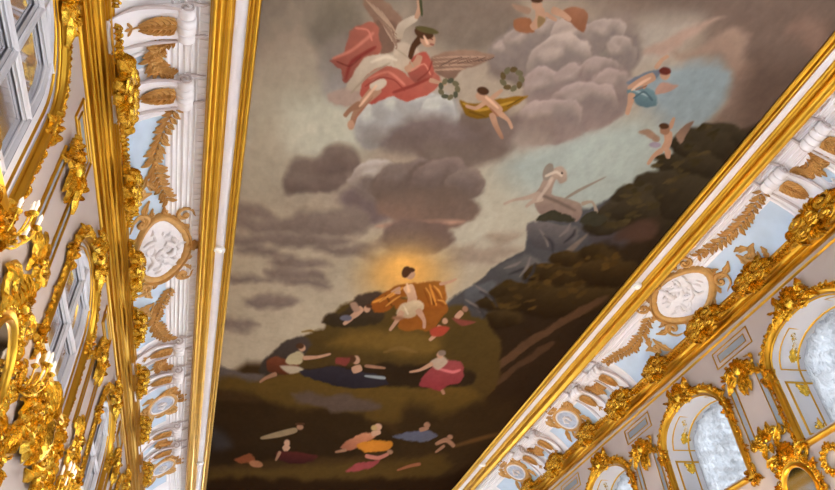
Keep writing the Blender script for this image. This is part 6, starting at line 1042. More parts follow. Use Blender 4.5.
# ------------------------------------------------------------------ cove ornaments
def console_parts(side, y, name, label):
    """white scrolled console climbing the cove, with a gilt husk on its face"""
    o = thing(name, on_cove(side, y), rot_of(side)); tag(o, label, 'scroll console', 'scroll consoles in the cove'); hw = .25
    mb = MB(cove_put)
    rows = [(-.05+1.2*i/16) for i in range(17)]
    def th(s): return .06+.16*max(0, (s-.2))**1.3
    P = []; K = 8
    for s in rows:
        for (u, k) in ((-hw, 0), (-hw, .75), (-hw+.05, 1), (-hw*.45, .8), (hw*.45, .8), (hw-.05, 1), (hw, .75), (hw, 0)): P.append((u, s, th(s)*k+.0))
    F = [(i*K+k, i*K+k+1, (i+1)*K+k+1, (i+1)*K+k) for i in range(16) for k in range(K-1)]+[tuple(range(K)), tuple(16*K+k for k in range(K))]
    mb.add(P, F); mb.build('console_body', 'plaster', o, smooth=35)
    mb = MB(cove_put); n = 14
    for (u0, u1, r) in ((-hw-.02, -hw*.5, .135), (-hw*.5, 0, .15), (0, hw*.5, .15), (hw*.5, hw+.02, .135)):
        P = []
        for (u, rr) in ((u0, r*.86), (u0+.02, r), (u1-.02, r), (u1, r*.86)):
            for k in range(n): q = 2*PI*k/n; P.append((u, 1.16+rr*math.cos(q), .14+rr*math.sin(q)))
        F = [(i*n+k, i*n+(k+1) % n, (i+1)*n+(k+1) % n, (i+1)*n+k) for i in range(3) for k in range(n)]+[tuple(range(n)), tuple(3*n+k for k in range(n))]
        mb.add(P, F)
    mb.build('volute', 'plaster', o, smooth=50)
    for s in (-1, 1):
        mb = MB(cove_put); pts = []; rad = []
        for i in range(16):      # spiral on the side of the roll, then the tail running up to the frame
            q = -PI*.5+2*PI*1.3*i/15; r = .125*(1-i/17); pts.append((s*(hw+.03), 1.16+r*math.cos(q), .14+r*math.sin(q))); rad.append(.020)
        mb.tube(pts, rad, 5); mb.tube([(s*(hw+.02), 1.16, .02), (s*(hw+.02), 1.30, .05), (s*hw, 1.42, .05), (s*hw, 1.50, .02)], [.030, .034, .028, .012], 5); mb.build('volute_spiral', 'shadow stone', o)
    for s in (-1, 1):      # raised edge running down both sides of the console
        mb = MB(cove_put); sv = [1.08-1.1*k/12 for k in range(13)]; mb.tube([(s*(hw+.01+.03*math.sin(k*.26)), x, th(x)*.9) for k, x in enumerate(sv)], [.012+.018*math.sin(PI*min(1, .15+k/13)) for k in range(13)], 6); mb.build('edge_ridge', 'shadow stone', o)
    mb = MB(cove_put)
    for k, (s0, L, W) in enumerate(((1.0, .20, .10), (.93, .22, .12), (.85, .24, .13), (.76, .23, .12), (.67, .20, .10), (.59, .16, .08))):
        for q in (-1, 1): mb.leaf(q*.01, s0, -PI/2+q*(1.0-.10*k), L, W, q*-.7, .05, th(s0)*.9, 2, 7)
        mb.leaf(0, s0, -PI/2, L*.9, W*.7, 0, .06, th(s0)*.95, 2, 7)
    mb.tube([(0, .52, th(.5)), (0, .40, th(.4)), (.01, .32, th(.3))], [.02, .012, .01], 5)
    for q in (-1, 0, 1): mb.leaf(0, .36, -PI/2+q*.9, .13, .06, 0, .02, th(.3)*.9, 1, 6)
    mb.build('gilt_husk', 'ochre', o)
    return o
CONS = {-1: [(5.72, 'white scroll console, upper of the two at top left beside the swag'), (6.95, 'white scroll console, lower of the two at top left beside the garland'), (14.5, 'white scroll console, upper of the pair below left medallion'), (15.85, 'white scroll console, lower of the pair below left medallion'), (19.0, 'white scroll console, upper of the last left pair near the bottom'), (20.3, 'white scroll console, lower of the last left pair near the bottom')],
        1: [(5.35, 'white scroll console in right cove closest to the right edge of the picture'), (6.45, 'white scroll console in right cove at head of the long garland'), (13.78, 'white scroll console, nearer of the middle right pair below the medallion'), (14.95, 'white scroll console, farther of the middle right pair beside the small oval'), (17.9, 'white scroll console, nearer of the far right pair between two small ovals'), (19.1, 'white scroll console, farther of the far right pair between two small ovals')]}
proto = None
for side in (-1, 1):
    for y, lab in CONS[side]:
        if proto is None: proto = console_parts(side, y, 'scroll_console', lab); continue
        o = dup(proto); o.location = on_cove(side, y); o.rotation_euler.z = rot_of(side); o['label'] = lab

def blue_panel(side, y0, y1, s0=.0, s1=.90, name='blue_field'):
    mb = MB(lambda y, s, w: (CX+side*(cove_at(s)[0]-cove_at(s)[2]*w), y, cove_at(s)[1]-abs(cove_at(s)[3])*w+EYE)); n = 10; ny = 10
    P = [(y0+(y1-y0)*j/ny, s0+(s1-s0)*i/n, .012) for j in range(ny+1) for i in range(n+1)]
    F = [(j*(n+1)+i, j*(n+1)+i+1, (j+1)*(n+1)+i+1, (j+1)*(n+1)+i) for j in range(ny) for i in range(n)]; mb.add(P, F)
    return mb.build(name, 'blue', bpy.data.objects['trim_1' if side < 0 else 'trim_5'])
PAN = {-1: [(3.2, 5.25), (6.22, 6.5), (7.42, 14.05), (15.0, 15.4), (16.35, 18.5), (19.5, 19.85), (20.8, 23.0)], 1: [(2.6, 4.9), (5.8, 6.05), (6.92, 13.3), (14.23, 14.5), (15.4, 17.4), (18.35, 18.65), (19.55, 22.0)]}
for side in (-1, 1):
    for a, b in PAN[side]:
        blue_panel(side, a, b)
        mb = MB(lambda y, s, w, side=side: (CX+side*(cove_at(s)[0]-cove_at(s)[2]*w), y, cove_at(s)[1]-abs(cove_at(s)[3])*w+EYE))
        e = [(a, .03*k) for k in range(0, 31, 5)]; pts = [(a, .02), (a, .25), (a, .5), (a, .72), (a, .92), (b, .92), (b, .72), (b, .5), (b, .25), (b, .02)]; mb.rail(pts, .07, .03, True); mb.build('field_moulding', 'plaster', bpy.data.objects['trim_1' if side < 0 else 'trim_5'], smooth=30)

# relief medallions
def medallion(side, y, ru, rs, label, big=True, c=.76):
    o = thing('relief_medallion', on_cove(side, y), rot_of(side)); tag(o, label, 'medallion', 'large relief medallions' if big else 'small oval cartouches'); rnd = random.Random(9 if big else 4)
    def oval(k, n=28, wob=0.0): return [(ru*k*math.cos(2*PI*i/n)*(1+wob*math.cos(8*PI*i/n)), c+rs*k*math.sin(2*PI*i/n)*(1+wob*math.cos(8*PI*i/n))) for i in range(n)]
    if big:
        def gput(r, a, w): return cove_put(ru*r*math.cos(a)*(1+.05*math.cos(4*a)), c+rs*r*math.sin(a)*(1+.05*math.cos(4*a)), w)
        mb = MB(gput); n = 28; P = []; F = []
        for j in range(6):
            for i in range(n): P.append((j/5*1.0, 2*PI*i/n, .05 if j < 5 else .02))
        F = [(j*n+i, j*n+(i+1) % n, (j+1)*n+(i+1) % n, (j+1)*n+i) for j in range(5) for i in range(n)]; mb.add(P, F); mb.build('relief_ground', 'relief', o)
        mb = MB(cove_put)       # two seated figures in low relief with drapery and weapons round them
        for (u, v, a, L, w) in ((-.22, .12, 1.1, .34, .075), (-.05, .02, .3, .38, .06), (.2, .12, 2.0, .34, .075), (.32, -.12, -1.2, .26, .05), (-.35, -.12, -1.9, .28, .05), (.05, -.18, .2, .42, .05), (-.1, .22, 2.6, .28, .045), (.25, .22, .7, .26, .045), (0, .1, -1.3, .4, .055), (-.42, .1, 1.9, .2, .04), (.42, .02, .9, .22, .04), (-.2, -.28, .1, .3, .04), (.12, .32, .2, .22, .035)):
            k = ru/.9; mb.tube([(u*k, c+v, .05), (u*k+L*.5*math.cos(a)*k, c+v+L*.45*math.sin(a), .09), (u*k+L*math.cos(a+.4)*k, c+v+L*.8*math.sin(a+.4), .05)], [w, w*1.0, w*.45], 7, .8)
        for (u, v) in ((-.1, .36), (.26, .3), (-.3, .28)): mb.blob(u*ru/.9, c+v, .09, .06, .065, .06, 0, 8, 6)
        for i in range(26): q = rnd.uniform(0, 6.28); r = rnd.uniform(.3, .85); mb.leaf(ru*r*math.cos(q), c+rs*r*math.sin(q), rnd.uniform(0, 6.28), .2, .07, rnd.uniform(-2, 2), .035, .04, 1, 6)
        mb.build('relief_figures', 'relief', o, smooth=60)
        mb = MB(cove_put); mb.rail(oval(1.08, wob=.03), .15, .075, True); mb.rail(oval(1.20, wob=.03), .06, .10, True)
    else:
        mb = MB(lambda r, a, w: cove_put(ru*.62*r*math.cos(a), c+rs*.62*r*math.sin(a), w)); n = 20
        P = [(j/4, 2*PI*i/n, .05-.015*(j == 4)) for j in range(5) for i in range(n)]; mb.add(P, [(j*n+i, j*n+(i+1) % n, (j+1)*n+(i+1) % n, (j+1)*n+i) for j in range(4) for i in range(n)]); mb.build('cameo_ground', 'greyrelief', o)
        mb = MB(cove_put); mb.rail(oval(.62), .07, .07, True); mb.build('white_oval_rim', 'relief', o)
        mb = MB(cove_put)
        for q in (-1, 1): mb.tube([(q*.12*ru, c-.12, .05), (q*.2*ru, c, .08), (q*.05, c+.13, .05)], [.03, .05, .02], 6)
        mb.blob(.0, c+.1, .07, .05, .05, .04); mb.build('cameo_relief', 'relief', o)
        mb = MB(cove_put); mb.rail(oval(.76), .12, .06, True)
    for i in range(16):
        q = 2*PI*i/16+.1; k = 1.2 if big else .85
        mb.leaf(ru*k*math.cos(q), c+rs*k*math.sin(q), q+rnd.choice((-1, 1))*rnd.uniform(.5, 1.3), rnd.uniform(.16, .3), rnd.uniform(.08, .14), rnd.uniform(-2.2, 2.2), .05, .02, 2, 7)
    if big:
        for s in (-1, 1):       # C scrolls at the four corners
            mb.scroll(s*ru*1.12, c+rs*.95, .16, PI/2, 1.3, -s, .038, .03, .10); mb.scroll(s*ru*1.2, c-rs*.72, .20, -PI/2, 1.3, s, .042, .03, .12); mb.leaf(s*ru*1.1, c-rs*.5, (-.35 if s > 0 else PI+.35), .6, .16, s*1.1, .05, .02)
        mb.shell(0, c+rs*1.13, .22, PI/2, 2.6, 7, .07, .03)
    else:
        for s in (-1, 1):
            for (a, L, cu) in ((.2, .42, 1.2), (-.5, .45, -1.2), (.9, .36, -1.3)): mb.leaf(s*ru*.7, c+.25*math.sin(a*2), a if s > 0 else PI-a, L, .17, s*cu, .05, .02)
            mb.scroll(s*ru*.95, c+.28, .11, PI/2, 1.2, -s, .03, .03)
            mb.leaf(s*.08, c+rs*.75, PI/2-s*.5, .3, .15, s*.6, .05); mb.leaf(s*.1, c-rs*.7, -PI/2+s*.4, .42, .2, s*.5, .05)
        mb.leaf(0, c-rs*.75, -PI/2, .45, .2, 0, .05)
    mb.build('ochre_cartouche_frame', 'ochre', o)
    return o
medallion(-1, 10.82, .84, .50, 'large oval white relief medallion in ochre frame, left cove')
medallion(1, 10.10, .80, .52, 'large oval white relief medallion in ochre frame, right cove', c=.84)
a = medallion(-1, 17.35, .62, .52, 'small grey oval cameo in ochre leaves, left cove, upper of two', False)
for side, y, lab in ((-1, 21.6, 'small grey oval cameo in ochre leaves, left cove, lowest'), (1, 16.35, 'small grey oval cameo in ochre leaves, right cove, nearer of two'), (1, 20.35, 'small grey oval cameo in ochre leaves, right cove, farther of two')):
    o = dup(a); o.location = on_cove(side, y); o.rotation_euler.z = rot_of(side); o['label'] = lab

# garlands and swags
def cove_garland(side, pts, size, label, kind='garland'):
    y0 = pts[0][1]; mb = MB(cove_put); rnd = random.Random(int(y0*10)); garland(mb, [(-side*(y-y0), s) for s, y in pts], size, .05, rnd, .02)
    o = mb.build('leaf_garland', 'ochre', None, on_cove(side, y0), rot_of(side)); tag(o, label, 'garland', 'ochre leaf garlands in the cove')
def swag(side, yc, half, label):
    mb = MB(cove_put); rnd = random.Random(int(yc*7))
    for k in range(3): garland(mb, [(-half*.8, 1.02), (-half*.5, .86-.06*k), (0, .80-.09*k), (half*.55, .86-.06*k), (half*.8, 1.02)], .15+.02*k, .045, rnd, .02+.015*k)
    for x in (-.35, 0, .35): mb.leaf(x*half, .84, -PI/2+x, .26, .14, 0, .06, .04)
    o = mb.build('leaf_swag', 'ochre', None, on_cove(side, yc), rot_of(side)); tag(o, label, 'swag', 'ochre leaf swags between consoles')
cove_garland(-1, [(1.05, 7.28), (.81, 7.9), (.66, 8.4), (.78, 9.0), (.95, 9.5)], .27, 'ochre leaf garland hanging above the left medallion')
cove_garland(-1, [(1.0, 12.2), (.74, 12.8), (.60, 13.3), (.78, 13.9), (1.02, 14.3)], .25, 'ochre leaf garland hanging below the left medallion')
cove_garland(-1, [(1.0, 5.1), (.7, 4.4), (.7, 3.9)], .25, 'ochre leaf garland at the very top of the left cove')
cove_garland(1, [(1.14, 6.8), (1.02, 7.3), (.98, 7.8), (1.08, 8.4), (1.24, 8.95)], .25, 'long ochre leaf garland above the right medallion')
cove_garland(1, [(1.05, 11.2), (.88, 11.8), (.86, 12.4), (1.0, 13.0), (1.1, 13.4)], .24, 'ochre leaf garland between right medallion and paired scrolls')
cove_garland(1, [(1.05, 4.95), (.7, 4.5), (.6, 4.0)], .28, 'ochre leaf garland at the top right corner of the picture')
swag(-1, 6.34, .40, 'thick ochre swag between the two upper left consoles'); swag(1, 5.9, .36, 'thick ochre swag between the two nearest right consoles')
swag(-1, 15.18, .42, 'ochre swag between paired consoles below left medallion'); swag(1, 14.37, .38, 'ochre swag between the middle pair of right consoles')
swag(-1, 19.66, .40, 'small ochre swag between the lowest left consoles'); swag(1, 18.5, .38, 'small ochre swag between the farthest right consoles')
# C scroll sprays in the corners of the blue fields beside the medallions
def spray(side, y, flip, label):
    mb = MB(cove_put); f = flip
    mb.scroll(f*.30, .42, .15, PI/2, 1.3, -f, .035, .03, .1); mb.leaf(0, .12, PI/2-f*.7, .55, .18, f*1.0, .05, .02); mb.leaf(f*.3, .25, PI/2-f*.2, .45, .17, -f*1.4, .05, .02); mb.leaf(f*.1, .1, f*.2 if f > 0 else PI+.2, .5, .16, f*.9, .05, .02); mb.leaf(f*.42, .55, PI/2+f*.6, .3, .14, f, .05, .02); mb.leaf(f*.5, .12, PI/2-f*.9, .32, .13, f, .05, .02)
    o = mb.build('scroll_spray', 'ochre', None, on_cove(side, y), rot_of(side)); tag(o, label, 'scroll ornament', 'ochre scroll sprays')
spray(-1, 9.3, -1, 'ochre scrolling spray above left medallion near the cornice'); spray(-1, 12.4, 1, 'ochre scrolling spray below left medallion near the cornice')
spray(1, 8.55, 1, 'ochre scrolling spray right of right medallion near the cornice'); spray(1, 11.6, -1, 'ochre scrolling spray below right medallion near the cornice')
# shells at the feet of the paired consoles
for side, y in ((-1, 6.34), (1, 5.92), (-1, 15.18), (1, 14.37)):
    mb = MB(cove_put); mb.shell(0, .12, .26, PI/2, 2.4, 7, .07, .02); o = mb.build('plaster_shell', 'relief', None, on_cove(side, y), rot_of(side))
    tag(o, 'pale plaster shell at the foot of the cove between %s consoles' % ({(-1, 6.34): 'the two upper left', (1, 5.92): 'the two nearest right', (-1, 15.18): 'the lower left', (1, 14.37): 'the middle right'}[(side, y)]), 'shell ornament', 'plaster shells')

# ceiling fixtures on the white band
FX = [(-1, 10.9, 'upper of two on the left white frame band'), (-1, 21.75, 'lower of two on the left white frame band'), (1, 10.25, 'upper of two on the right white frame band'), (1, 20.6, 'lower of two on the right white frame band')]
p0 = None
for side, y, lab in FX:
    if p0 is None:
        p0 = thing('ceiling_spotlight', (0, 0, 0)); mb = MB(ident)
        P = [(r*math.cos(q*PI/8), r*math.sin(q*PI/8), z) for r, z in ((.12, 0), (.12, -.03), (.10, -.06), (.06, -.06)) for q in range(16)]
        mb.add(P, [(j*16+i, j*16+(i+1) % 16, (j+1)*16+(i+1) % 16, (j+1)*16+i) for j in range(3) for i in range(16)]+[tuple(range(48, 64))]); mb.build('housing', 'white plastic', p0)
        mb = MB(ident); mb.blob(0, 0, -.06, .06, .06, .03, 0, 10, 8); mb.build('lens', 'bulb', p0); o = p0
    else: o = dup(p0)
    o.location = (CX+side*4.635, y, 8.94+EYE); tag(o, 'small round white ceiling fixture, '+lab, 'ceiling light', 'round fixtures on the frame band')

# ------------------------------------------------------------------ carving round the upper windows
def surround_mesh(seed):
    rnd = random.Random(seed); mb = MB(relief_put); base = SPRING-SILL
    P = arch(HW*1.14, 0, base, RISE+.10, 44); n = len(P)
    for i in range(2, n-2):
        (x, y), (x2, y2) = P[i], P[min(n-1, i+1)]; an = math.atan2(y2-y, x2-x); k = 1-abs(i-n/2)/(n/2)
        mb.leaf(x, y, an+rnd.uniform(.4, 1.4), rnd.uniform(.12, .19)+.05*k, .075+.02*k, rnd.uniform(-2.2, 1.5), .06, .02, 2, 6); mb.leaf(x, y, an+PI-rnd.uniform(.4, 1.2), rnd.uniform(.11, .17), .07+.02*k, rnd.uniform(-1.2, 2.2), .07, .03, 2, 6)
        if i % 3 == 0: mb.scroll(x, y+.05, .06, rnd.uniform(0, 6), 1.2, rnd.choice((-1, 1)), .017, .06, 0, 12)
        if i % 2: mb.blob(x+rnd.uniform(-.05, .05), y+rnd.uniform(-.02, .10), .08, .022, .022, .022, 0, 6, 4)
    for s in (-1, 1):
        x = s*HW*1.15
        for k in range(30):
            v = base-.02-k*.048; mb.leaf(x+s*.03, v, -PI/2+rnd.choice((-1, 1))*rnd.uniform(.2, .9), rnd.uniform(.09, .14), .055, rnd.uniform(-2, 2), .05, .02, 2, 5)
            if k % 3 == 0: mb.blob(x+s*.05, v, .05, .02, .02, .02, 0, 6, 4)
        cluster(mb, rnd, s*HW*1.12, -.12, .17, .17, 16, .12, .09)
        cluster(mb, rnd, s*HW*1.13, base+.02, .14, .22, 16, .12, .09)
    return mb
def crest_mesh(seed):
    rnd = random.Random(seed); mb = MB(relief_put)
    mb.shell(0, .05, .30, PI/2, 2.6, 9, .10, .06); mb.blob(0, 0, .08, .13, .16, .12, 0, 10, 7)
    for s in (-1, 1):
        mb.scroll(s*.26, .02, .14, PI/2, 1.3, -s, .04, .07, .12); mb.leaf(s*.2, -.02, -.1 if s > 0 else PI+.1, .5, .2, -s*.9, .09, .04); mb.leaf(s*.2, .05, .6 if s > 0 else PI-.6, .36, .18, s*1.3, .09, .04); mb.leaf(s*.1, -.1, -.9 if s > 0 else PI+.9, .3, .15, s*1.3, .08, .03)
        for k in range(14): mb.leaf(s*rnd.uniform(.05, .5), rnd.uniform(-.12, .12), rnd.uniform(0, 6.28), .13, .06, rnd.uniform(-2, 2), .10, .06, 2, 6)
    return mb
SUR = {(1, 8.20): 'carved gilt surround of the big window at the right edge', (1, 12.17): 'carved gilt surround of the middle right window', (1, 16.25): 'carved gilt surround of the small far right window',
       (-1, 4.60): 'carved gilt surround of the upper left corner window', (-1, 9.47): 'carved gilt surround of the middle left window', (-1, 14.40): 'carved gilt surround of the lower left window'}
sm = None
for side, c in WINLOC:
    if c > 26: continue
    lab = SUR.get((side, c), 'carved gilt surround of the %s wall window, %s' % (SIDE_NAME[side], 'nearest of all and out of view' if c < 5 else 'beyond the visible ones at %s' % ('the frame bottom' if c < 22 else 'the far end')))
    if sm is None: o = surround_mesh(3).build('window_surround', 'gold'); sm = o; cr = crest_mesh(4).build('window_crest', 'gold', o); cr.location = (0, -.02, SPRING-SILL+RISE+.16)
    else: o = dup(sm)
    o.location = on_wall(side, c, SILL); o.rotation_euler.z = rot_of(side); tag(o, lab, 'window surround', 'carved window surrounds')

# ------------------------------------------------------------------ pier panels
def pier_panel():
    o = thing('pier_panel', (0, 0, 0)); w, z0, z1 = .55, .0, 1.65; rnd = random.Random(8)
    for s in (-1, 1):
        mb = MB(relief_put); mb.plate([(s*(w-.05), z0+.1), (s*(w-.05), z1-.12), (s*(w-.19), z1-.02), (s*(w-.19), z0+.1)][::s], .0, .012); mb.build('grey_strip', 'grey', o)
        mb = MB(relief_put); mb.rail([(s*(w-.04), z0+.06), (s*(w-.04), z1-.12)], .03, .04, False); mb.rail([(s*(w-.20), z0+.1), (s*(w-.20), z1-.05)], .025, .035, False); mb.build('gilt_line', 'gilt', o)
    mb = MB(relief_put); mb.shell(0, z1+.02, .26, PI/2, 2.6, 7, .09, .04); mb.blob(0, z1, .08, .11, .14, .1, 0, 9, 6)
    for s in (-1, 1):
        mb.leaf(s*.08, z1+.02, .1 if s > 0 else PI-.1, .48, .2, -s*1.7, .09, .03); mb.leaf(s*.3, z1-.02, -1.2 if s > 0 else PI+1.2, .42, .16, s*.7, .08, .02); mb.scroll(s*.34, z1+.03, .12, PI/2, 1.2, -s, .035, .05, .1)
        mb.leaf(s*.05, z1-.1, -PI/2+s*.35, .45, .16, -s*.5, .08, .03); mb.leaf(s*.16, z1-.08, -PI/2+s*.5, .3, .13, s*1.2, .08, .04)
        for k in range(12): mb.leaf(s*rnd.uniform(.05, .5), z1+rnd.uniform(-.12, .14), rnd.uniform(0, 6.28), .13, .06, rnd.uniform(-2, 2), .09, .06, 2, 6); mb.blob(s*rnd.uniform(.1, .45), z1+rnd.uniform(-.12, .16), .09, .02, .02, .02, 0, 6, 4)
    mb.leaf(0, z1-.1, -PI/2, .5, .15, 0, .09, .05); mb.build('gilt_crest', 'gold', o)
    mb = MB(relief_put); mb.shell(0, z0+.05, .24, PI/2, 2.4, 5, .09, .03)
    for s in (-1, 1):
        mb.scroll(s*.20, z0+.14, .12, -PI/2, 1.3, s, .035, .05, .1); mb.leaf(s*.1, z0, .0 if s > 0 else PI, .42, .18, s*1.5, .09, .03); mb.leaf(s*.05, z0+.05, PI/2-s*.4, .36, .13, s*.5, .08, .03); mb.leaf(s*.1, z0-.02, -.6 if s > 0 else PI+.6, .3, .14, -s*1.2, .08, .03); mb.scroll(s*.42, z0+.08, .09, PI/2, 1.2, -s, .028, .05, .08)
    mb.leaf(0, z0, -PI/2, .22, .14, 0, .08, .03); mb.build('gilt_base_ornament', 'gold', o)
    return o
def top_panel(o):
    for w, h, z in ((.60, .19, 2.20), ):
        mb = MB(relief_put); mb.rail([(-w, z-h), (w, z-h), (w, z+h), (-w, z+h)], .025, .03, True); mb.rail([(-w+.14, z-h+.1), (w-.14, z-h+.1), (w-.14, z+h-.1), (-w+.14, z+h-.1)], .018, .025, True); q = mb.build('frieze_moulding', 'gilt', o)
        mb = MB(relief_put); mb.plate([(-w+.15, z-h+.1), (w-.15, z-h+.1), (w-.15, z+h-.1), (-w+.15, z+h-.1)], 0, .008); mb.build('frieze_field', 'grey', q)
PIER = {-1: [7.05, 11.95, 16.85, 21.7], 1: [6.15, 10.15, 14.2, 18.25, 22.3]}
PLAB = {(-1, 7.05): 'tall gilt lined pier panel between upper left corner window and middle left window', (-1, 11.95): 'tall gilt lined pier panel between middle and lower left windows', (-1, 16.85): 'gilt lined pier panel on the left wall beyond the lower left window', (-1, 21.7): 'farthest gilt lined pier panel of the left wall',
        (1, 6.15): 'gilt lined pier panel on right wall just outside the right edge', (1, 10.15): 'gilt lined pier panel with grey strips between big and middle right windows', (1, 14.2): 'gilt lined pier panel with grey strips between middle and small far right windows', (1, 18.25): 'gilt lined pier panel beyond the small far right window', (1, 22.3): 'farthest gilt lined pier panel of the right wall'}
pp = None
for side in (1, -1):
    for y in PIER[side]:
        if pp is None: pp = pier_panel(); top_panel(pp); o = pp
        else: o = dup(pp)
        o.location = on_wall(side, y, 5.20); o.rotation_euler.z = rot_of(side); tag(o, PLAB[(side, y)], 'wall panel', 'pier panels with gilt lines')

# ------------------------------------------------------------------ oval mirrors below the panels
def oval_mirror():
    o = thing('oval_mirror', (0, 0, 0)); rnd = random.Random(21); ru, rv = .36, .44
    mb = MB(lambda r, a, w: (ru*r*math.cos(a), -w, rv*r*math.sin(a))); n = 28
    mb.add([(j/4, 2*PI*i/n, .07) for j in range(5) for i in range(n)], [(j*n+i, j*n+(i+1) % n, (j+1)*n+(i+1) % n, (j+1)*n+i) for j in range(4) for i in range(n)]); mb.build('mirror_glass', 'mirror', o)
    mb = MB(relief_put); ov = lambda k: [(ru*k*math.cos(2*PI*i/n), rv*k*math.sin(2*PI*i/n)) for i in range(n)]
    mb.rail(ov(1.03), .07, .12, True); mb.rail(ov(1.22), .12, .09, True); mb.build('gilt_rim', 'gilt', o)
    mb = MB(relief_put)
    for i in range(40):
        q = 2*PI*i/40; mb.leaf(ru*1.25*math.cos(q), rv*1.25*math.sin(q), q+rnd.choice((-1, 1))*rnd.uniform(.2, 1.2), rnd.uniform(.13, .24), .08, rnd.uniform(-2.2, 2.2), .09, .05, 2, 6)
        if i % 2: mb.scroll(ru*1.38*math.cos(q), rv*1.38*math.sin(q), .07, q, 1.2, rnd.choice((-1, 1)), .02, .07, .05, 12)
        mb.blob(ru*1.3*math.cos(q+.1), rv*1.3*math.sin(q+.1), .1, .025, .025, .025, 0, 6, 4)
    mb.shell(0, rv*1.45, .32, PI/2, 2.6, 9, .12, .04); mb.shell(0, -rv*1.4, .22, -PI/2, 2.2, 5, .1, .04)
    for s in (-1, 1): mb.scroll(s*.34, rv*1.4, .15, PI/2, 1.3, -s, .045, .06, .12); mb.leaf(s*.2, rv*1.5, .5 if s > 0 else PI-.5, .4, .2, -s*1.1, .1, .04); mb.leaf(s*.2, -rv*1.5, -.5 if s > 0 else PI+.5, .45, .2, s*1.1, .1, .04)
    mb.build('carved_frame', 'gold', o)
    return o
OM = [(1, 9.85, 4.13, 'dark oval mirror in carved gold frame low on the right wall under the pier panel'), (-1, 6.98, 3.72, 'dark oval mirror in carved gold frame at the left edge of the picture'), (-1, 12.0, 4.1, 'oval mirror in carved gold frame at the bottom left, under the second pier panel'), (-1, 16.85, 4.1, 'oval mirror in carved gold frame far down the left wall'), (1, 14.2, 4.1, 'oval mirror in carved gold frame on right wall, below the bottom edge of view')]
m0 = None
for side, y, z, lab in OM:
    if m0 is None: m0 = oval_mirror(); o = m0
    else: o = dup(m0)
    o.location = on_wall(side, y, z); o.rotation_euler.z = rot_of(side); o.scale = (1.25, 1, 1.25) if y < 7.5 else (1, 1, 1); tag(o, lab, 'mirror', 'oval mirrors in gold frames')
# small rosette wreaths between windows and string course
def wreath():
    mb = MB(relief_put); rnd = random.Random(2)
    for i in range(14):
        q = 2*PI*i/14; mb.leaf(.17*math.cos(q), .17*math.sin(q), q+1.2, .18, .1, .6, .06, .02, 2, 6); mb.leaf(.19*math.cos(q), .19*math.sin(q), q+.1, .12, .08, .6, .06, .02, 2, 6); mb.blob(.18*math.cos(q+.2), .18*math.sin(q+.2), .06, .03, .03, .03, 0, 6, 4)
    mb.shell(0, .2, .14, PI/2, 2.4, 5, .06, .02); return mb
w0 = None
for side, y, z, lab in ((1, 8.95, 4.36, 'small gold wreath under the big right edge window'), (1, 12.2, 4.4, 'small gold wreath under the middle right window'), (1, 7.5, 4.36, 'small gold wreath right of the big right edge window sill, out of view')):
    if w0 is None: w0 = wreath().build('gilt_wreath', 'gold'); o = w0
    else: o = dup(w0)
    o.location = on_wall(side, y, z); o.rotation_euler.z = rot_of(side); tag(o, lab, 'wreath', 'small gold wreaths')

# overdoor carvings of the lower storey, rising up the left wall
def overdoor():
    rnd = random.Random(31); mb = MB(relief_put)
    mb.shell(0, .25, .5, PI/2, 2.6, 9, .14, .06); mb.blob(0, .1, .1, .2, .26, .16, 0, 10, 7)
    for s in (-1, 1):
        mb.scroll(s*.42, .22, .22, PI/2, 1.4, -s, .06, .08, .2); mb.scroll(s*.9, .0, .18, PI/2, 1.3, -s, .05, .08, .2)
        for (x, y, a, L, cu) in ((.2, .1, .3, .7, -1.2), (.3, .3, .9, .5, -1.3), (.6, .1, .2, .6, -1.0), (.2, -.1, -.3, .7, 1.0), (.9, .1, .5, .4, -1.4), (.7, -.1, -.6, .4, 1.4), (1.0, -.1, -1.2, .5, .8)): mb.leaf(s*x, y, a if s > 0 else PI-a, L, L*.4, s*cu, .13, .05, 3, 9)
        for k in range(44): mb.leaf(s*rnd.uniform(.1, 1.15), rnd.uniform(-.28, .35), rnd.uniform(0, 6.28), .17, .075, rnd.uniform(-2.5, 2.5), .13, .07, 2, 6)
        for k in range(12): mb.blob(s*rnd.uniform(.1, 1.1), rnd.uniform(-.25, .4), .13, .05, .05, .05, 0, 6, 4)
        cluster(mb, rnd, s*1.15, -.45, .14, .3, 10, .2, .1)
    return mb
od = None
for side, y, lab in ((-1, 9.47, 'sprawling gold overdoor carving low on the left wall under the middle left window'), (-1, 14.4, 'gold overdoor carving near the bottom left under the lower left window'), (-1, 4.6, 'gold overdoor carving at left edge under the upper left corner window'), (-1, 19.3, 'farthest gold overdoor carving of the left wall')):
    if od is None: od = overdoor().build('overdoor_carving', 'gold'); o = od
    else: o = dup(od)
    o.location = on_wall(side, y, 3.95); o.scale = (1.0, 1, 1.3); o.rotation_euler.z = rot_of(side); tag(o, lab, 'carving', 'overdoor carvings of the left wall')

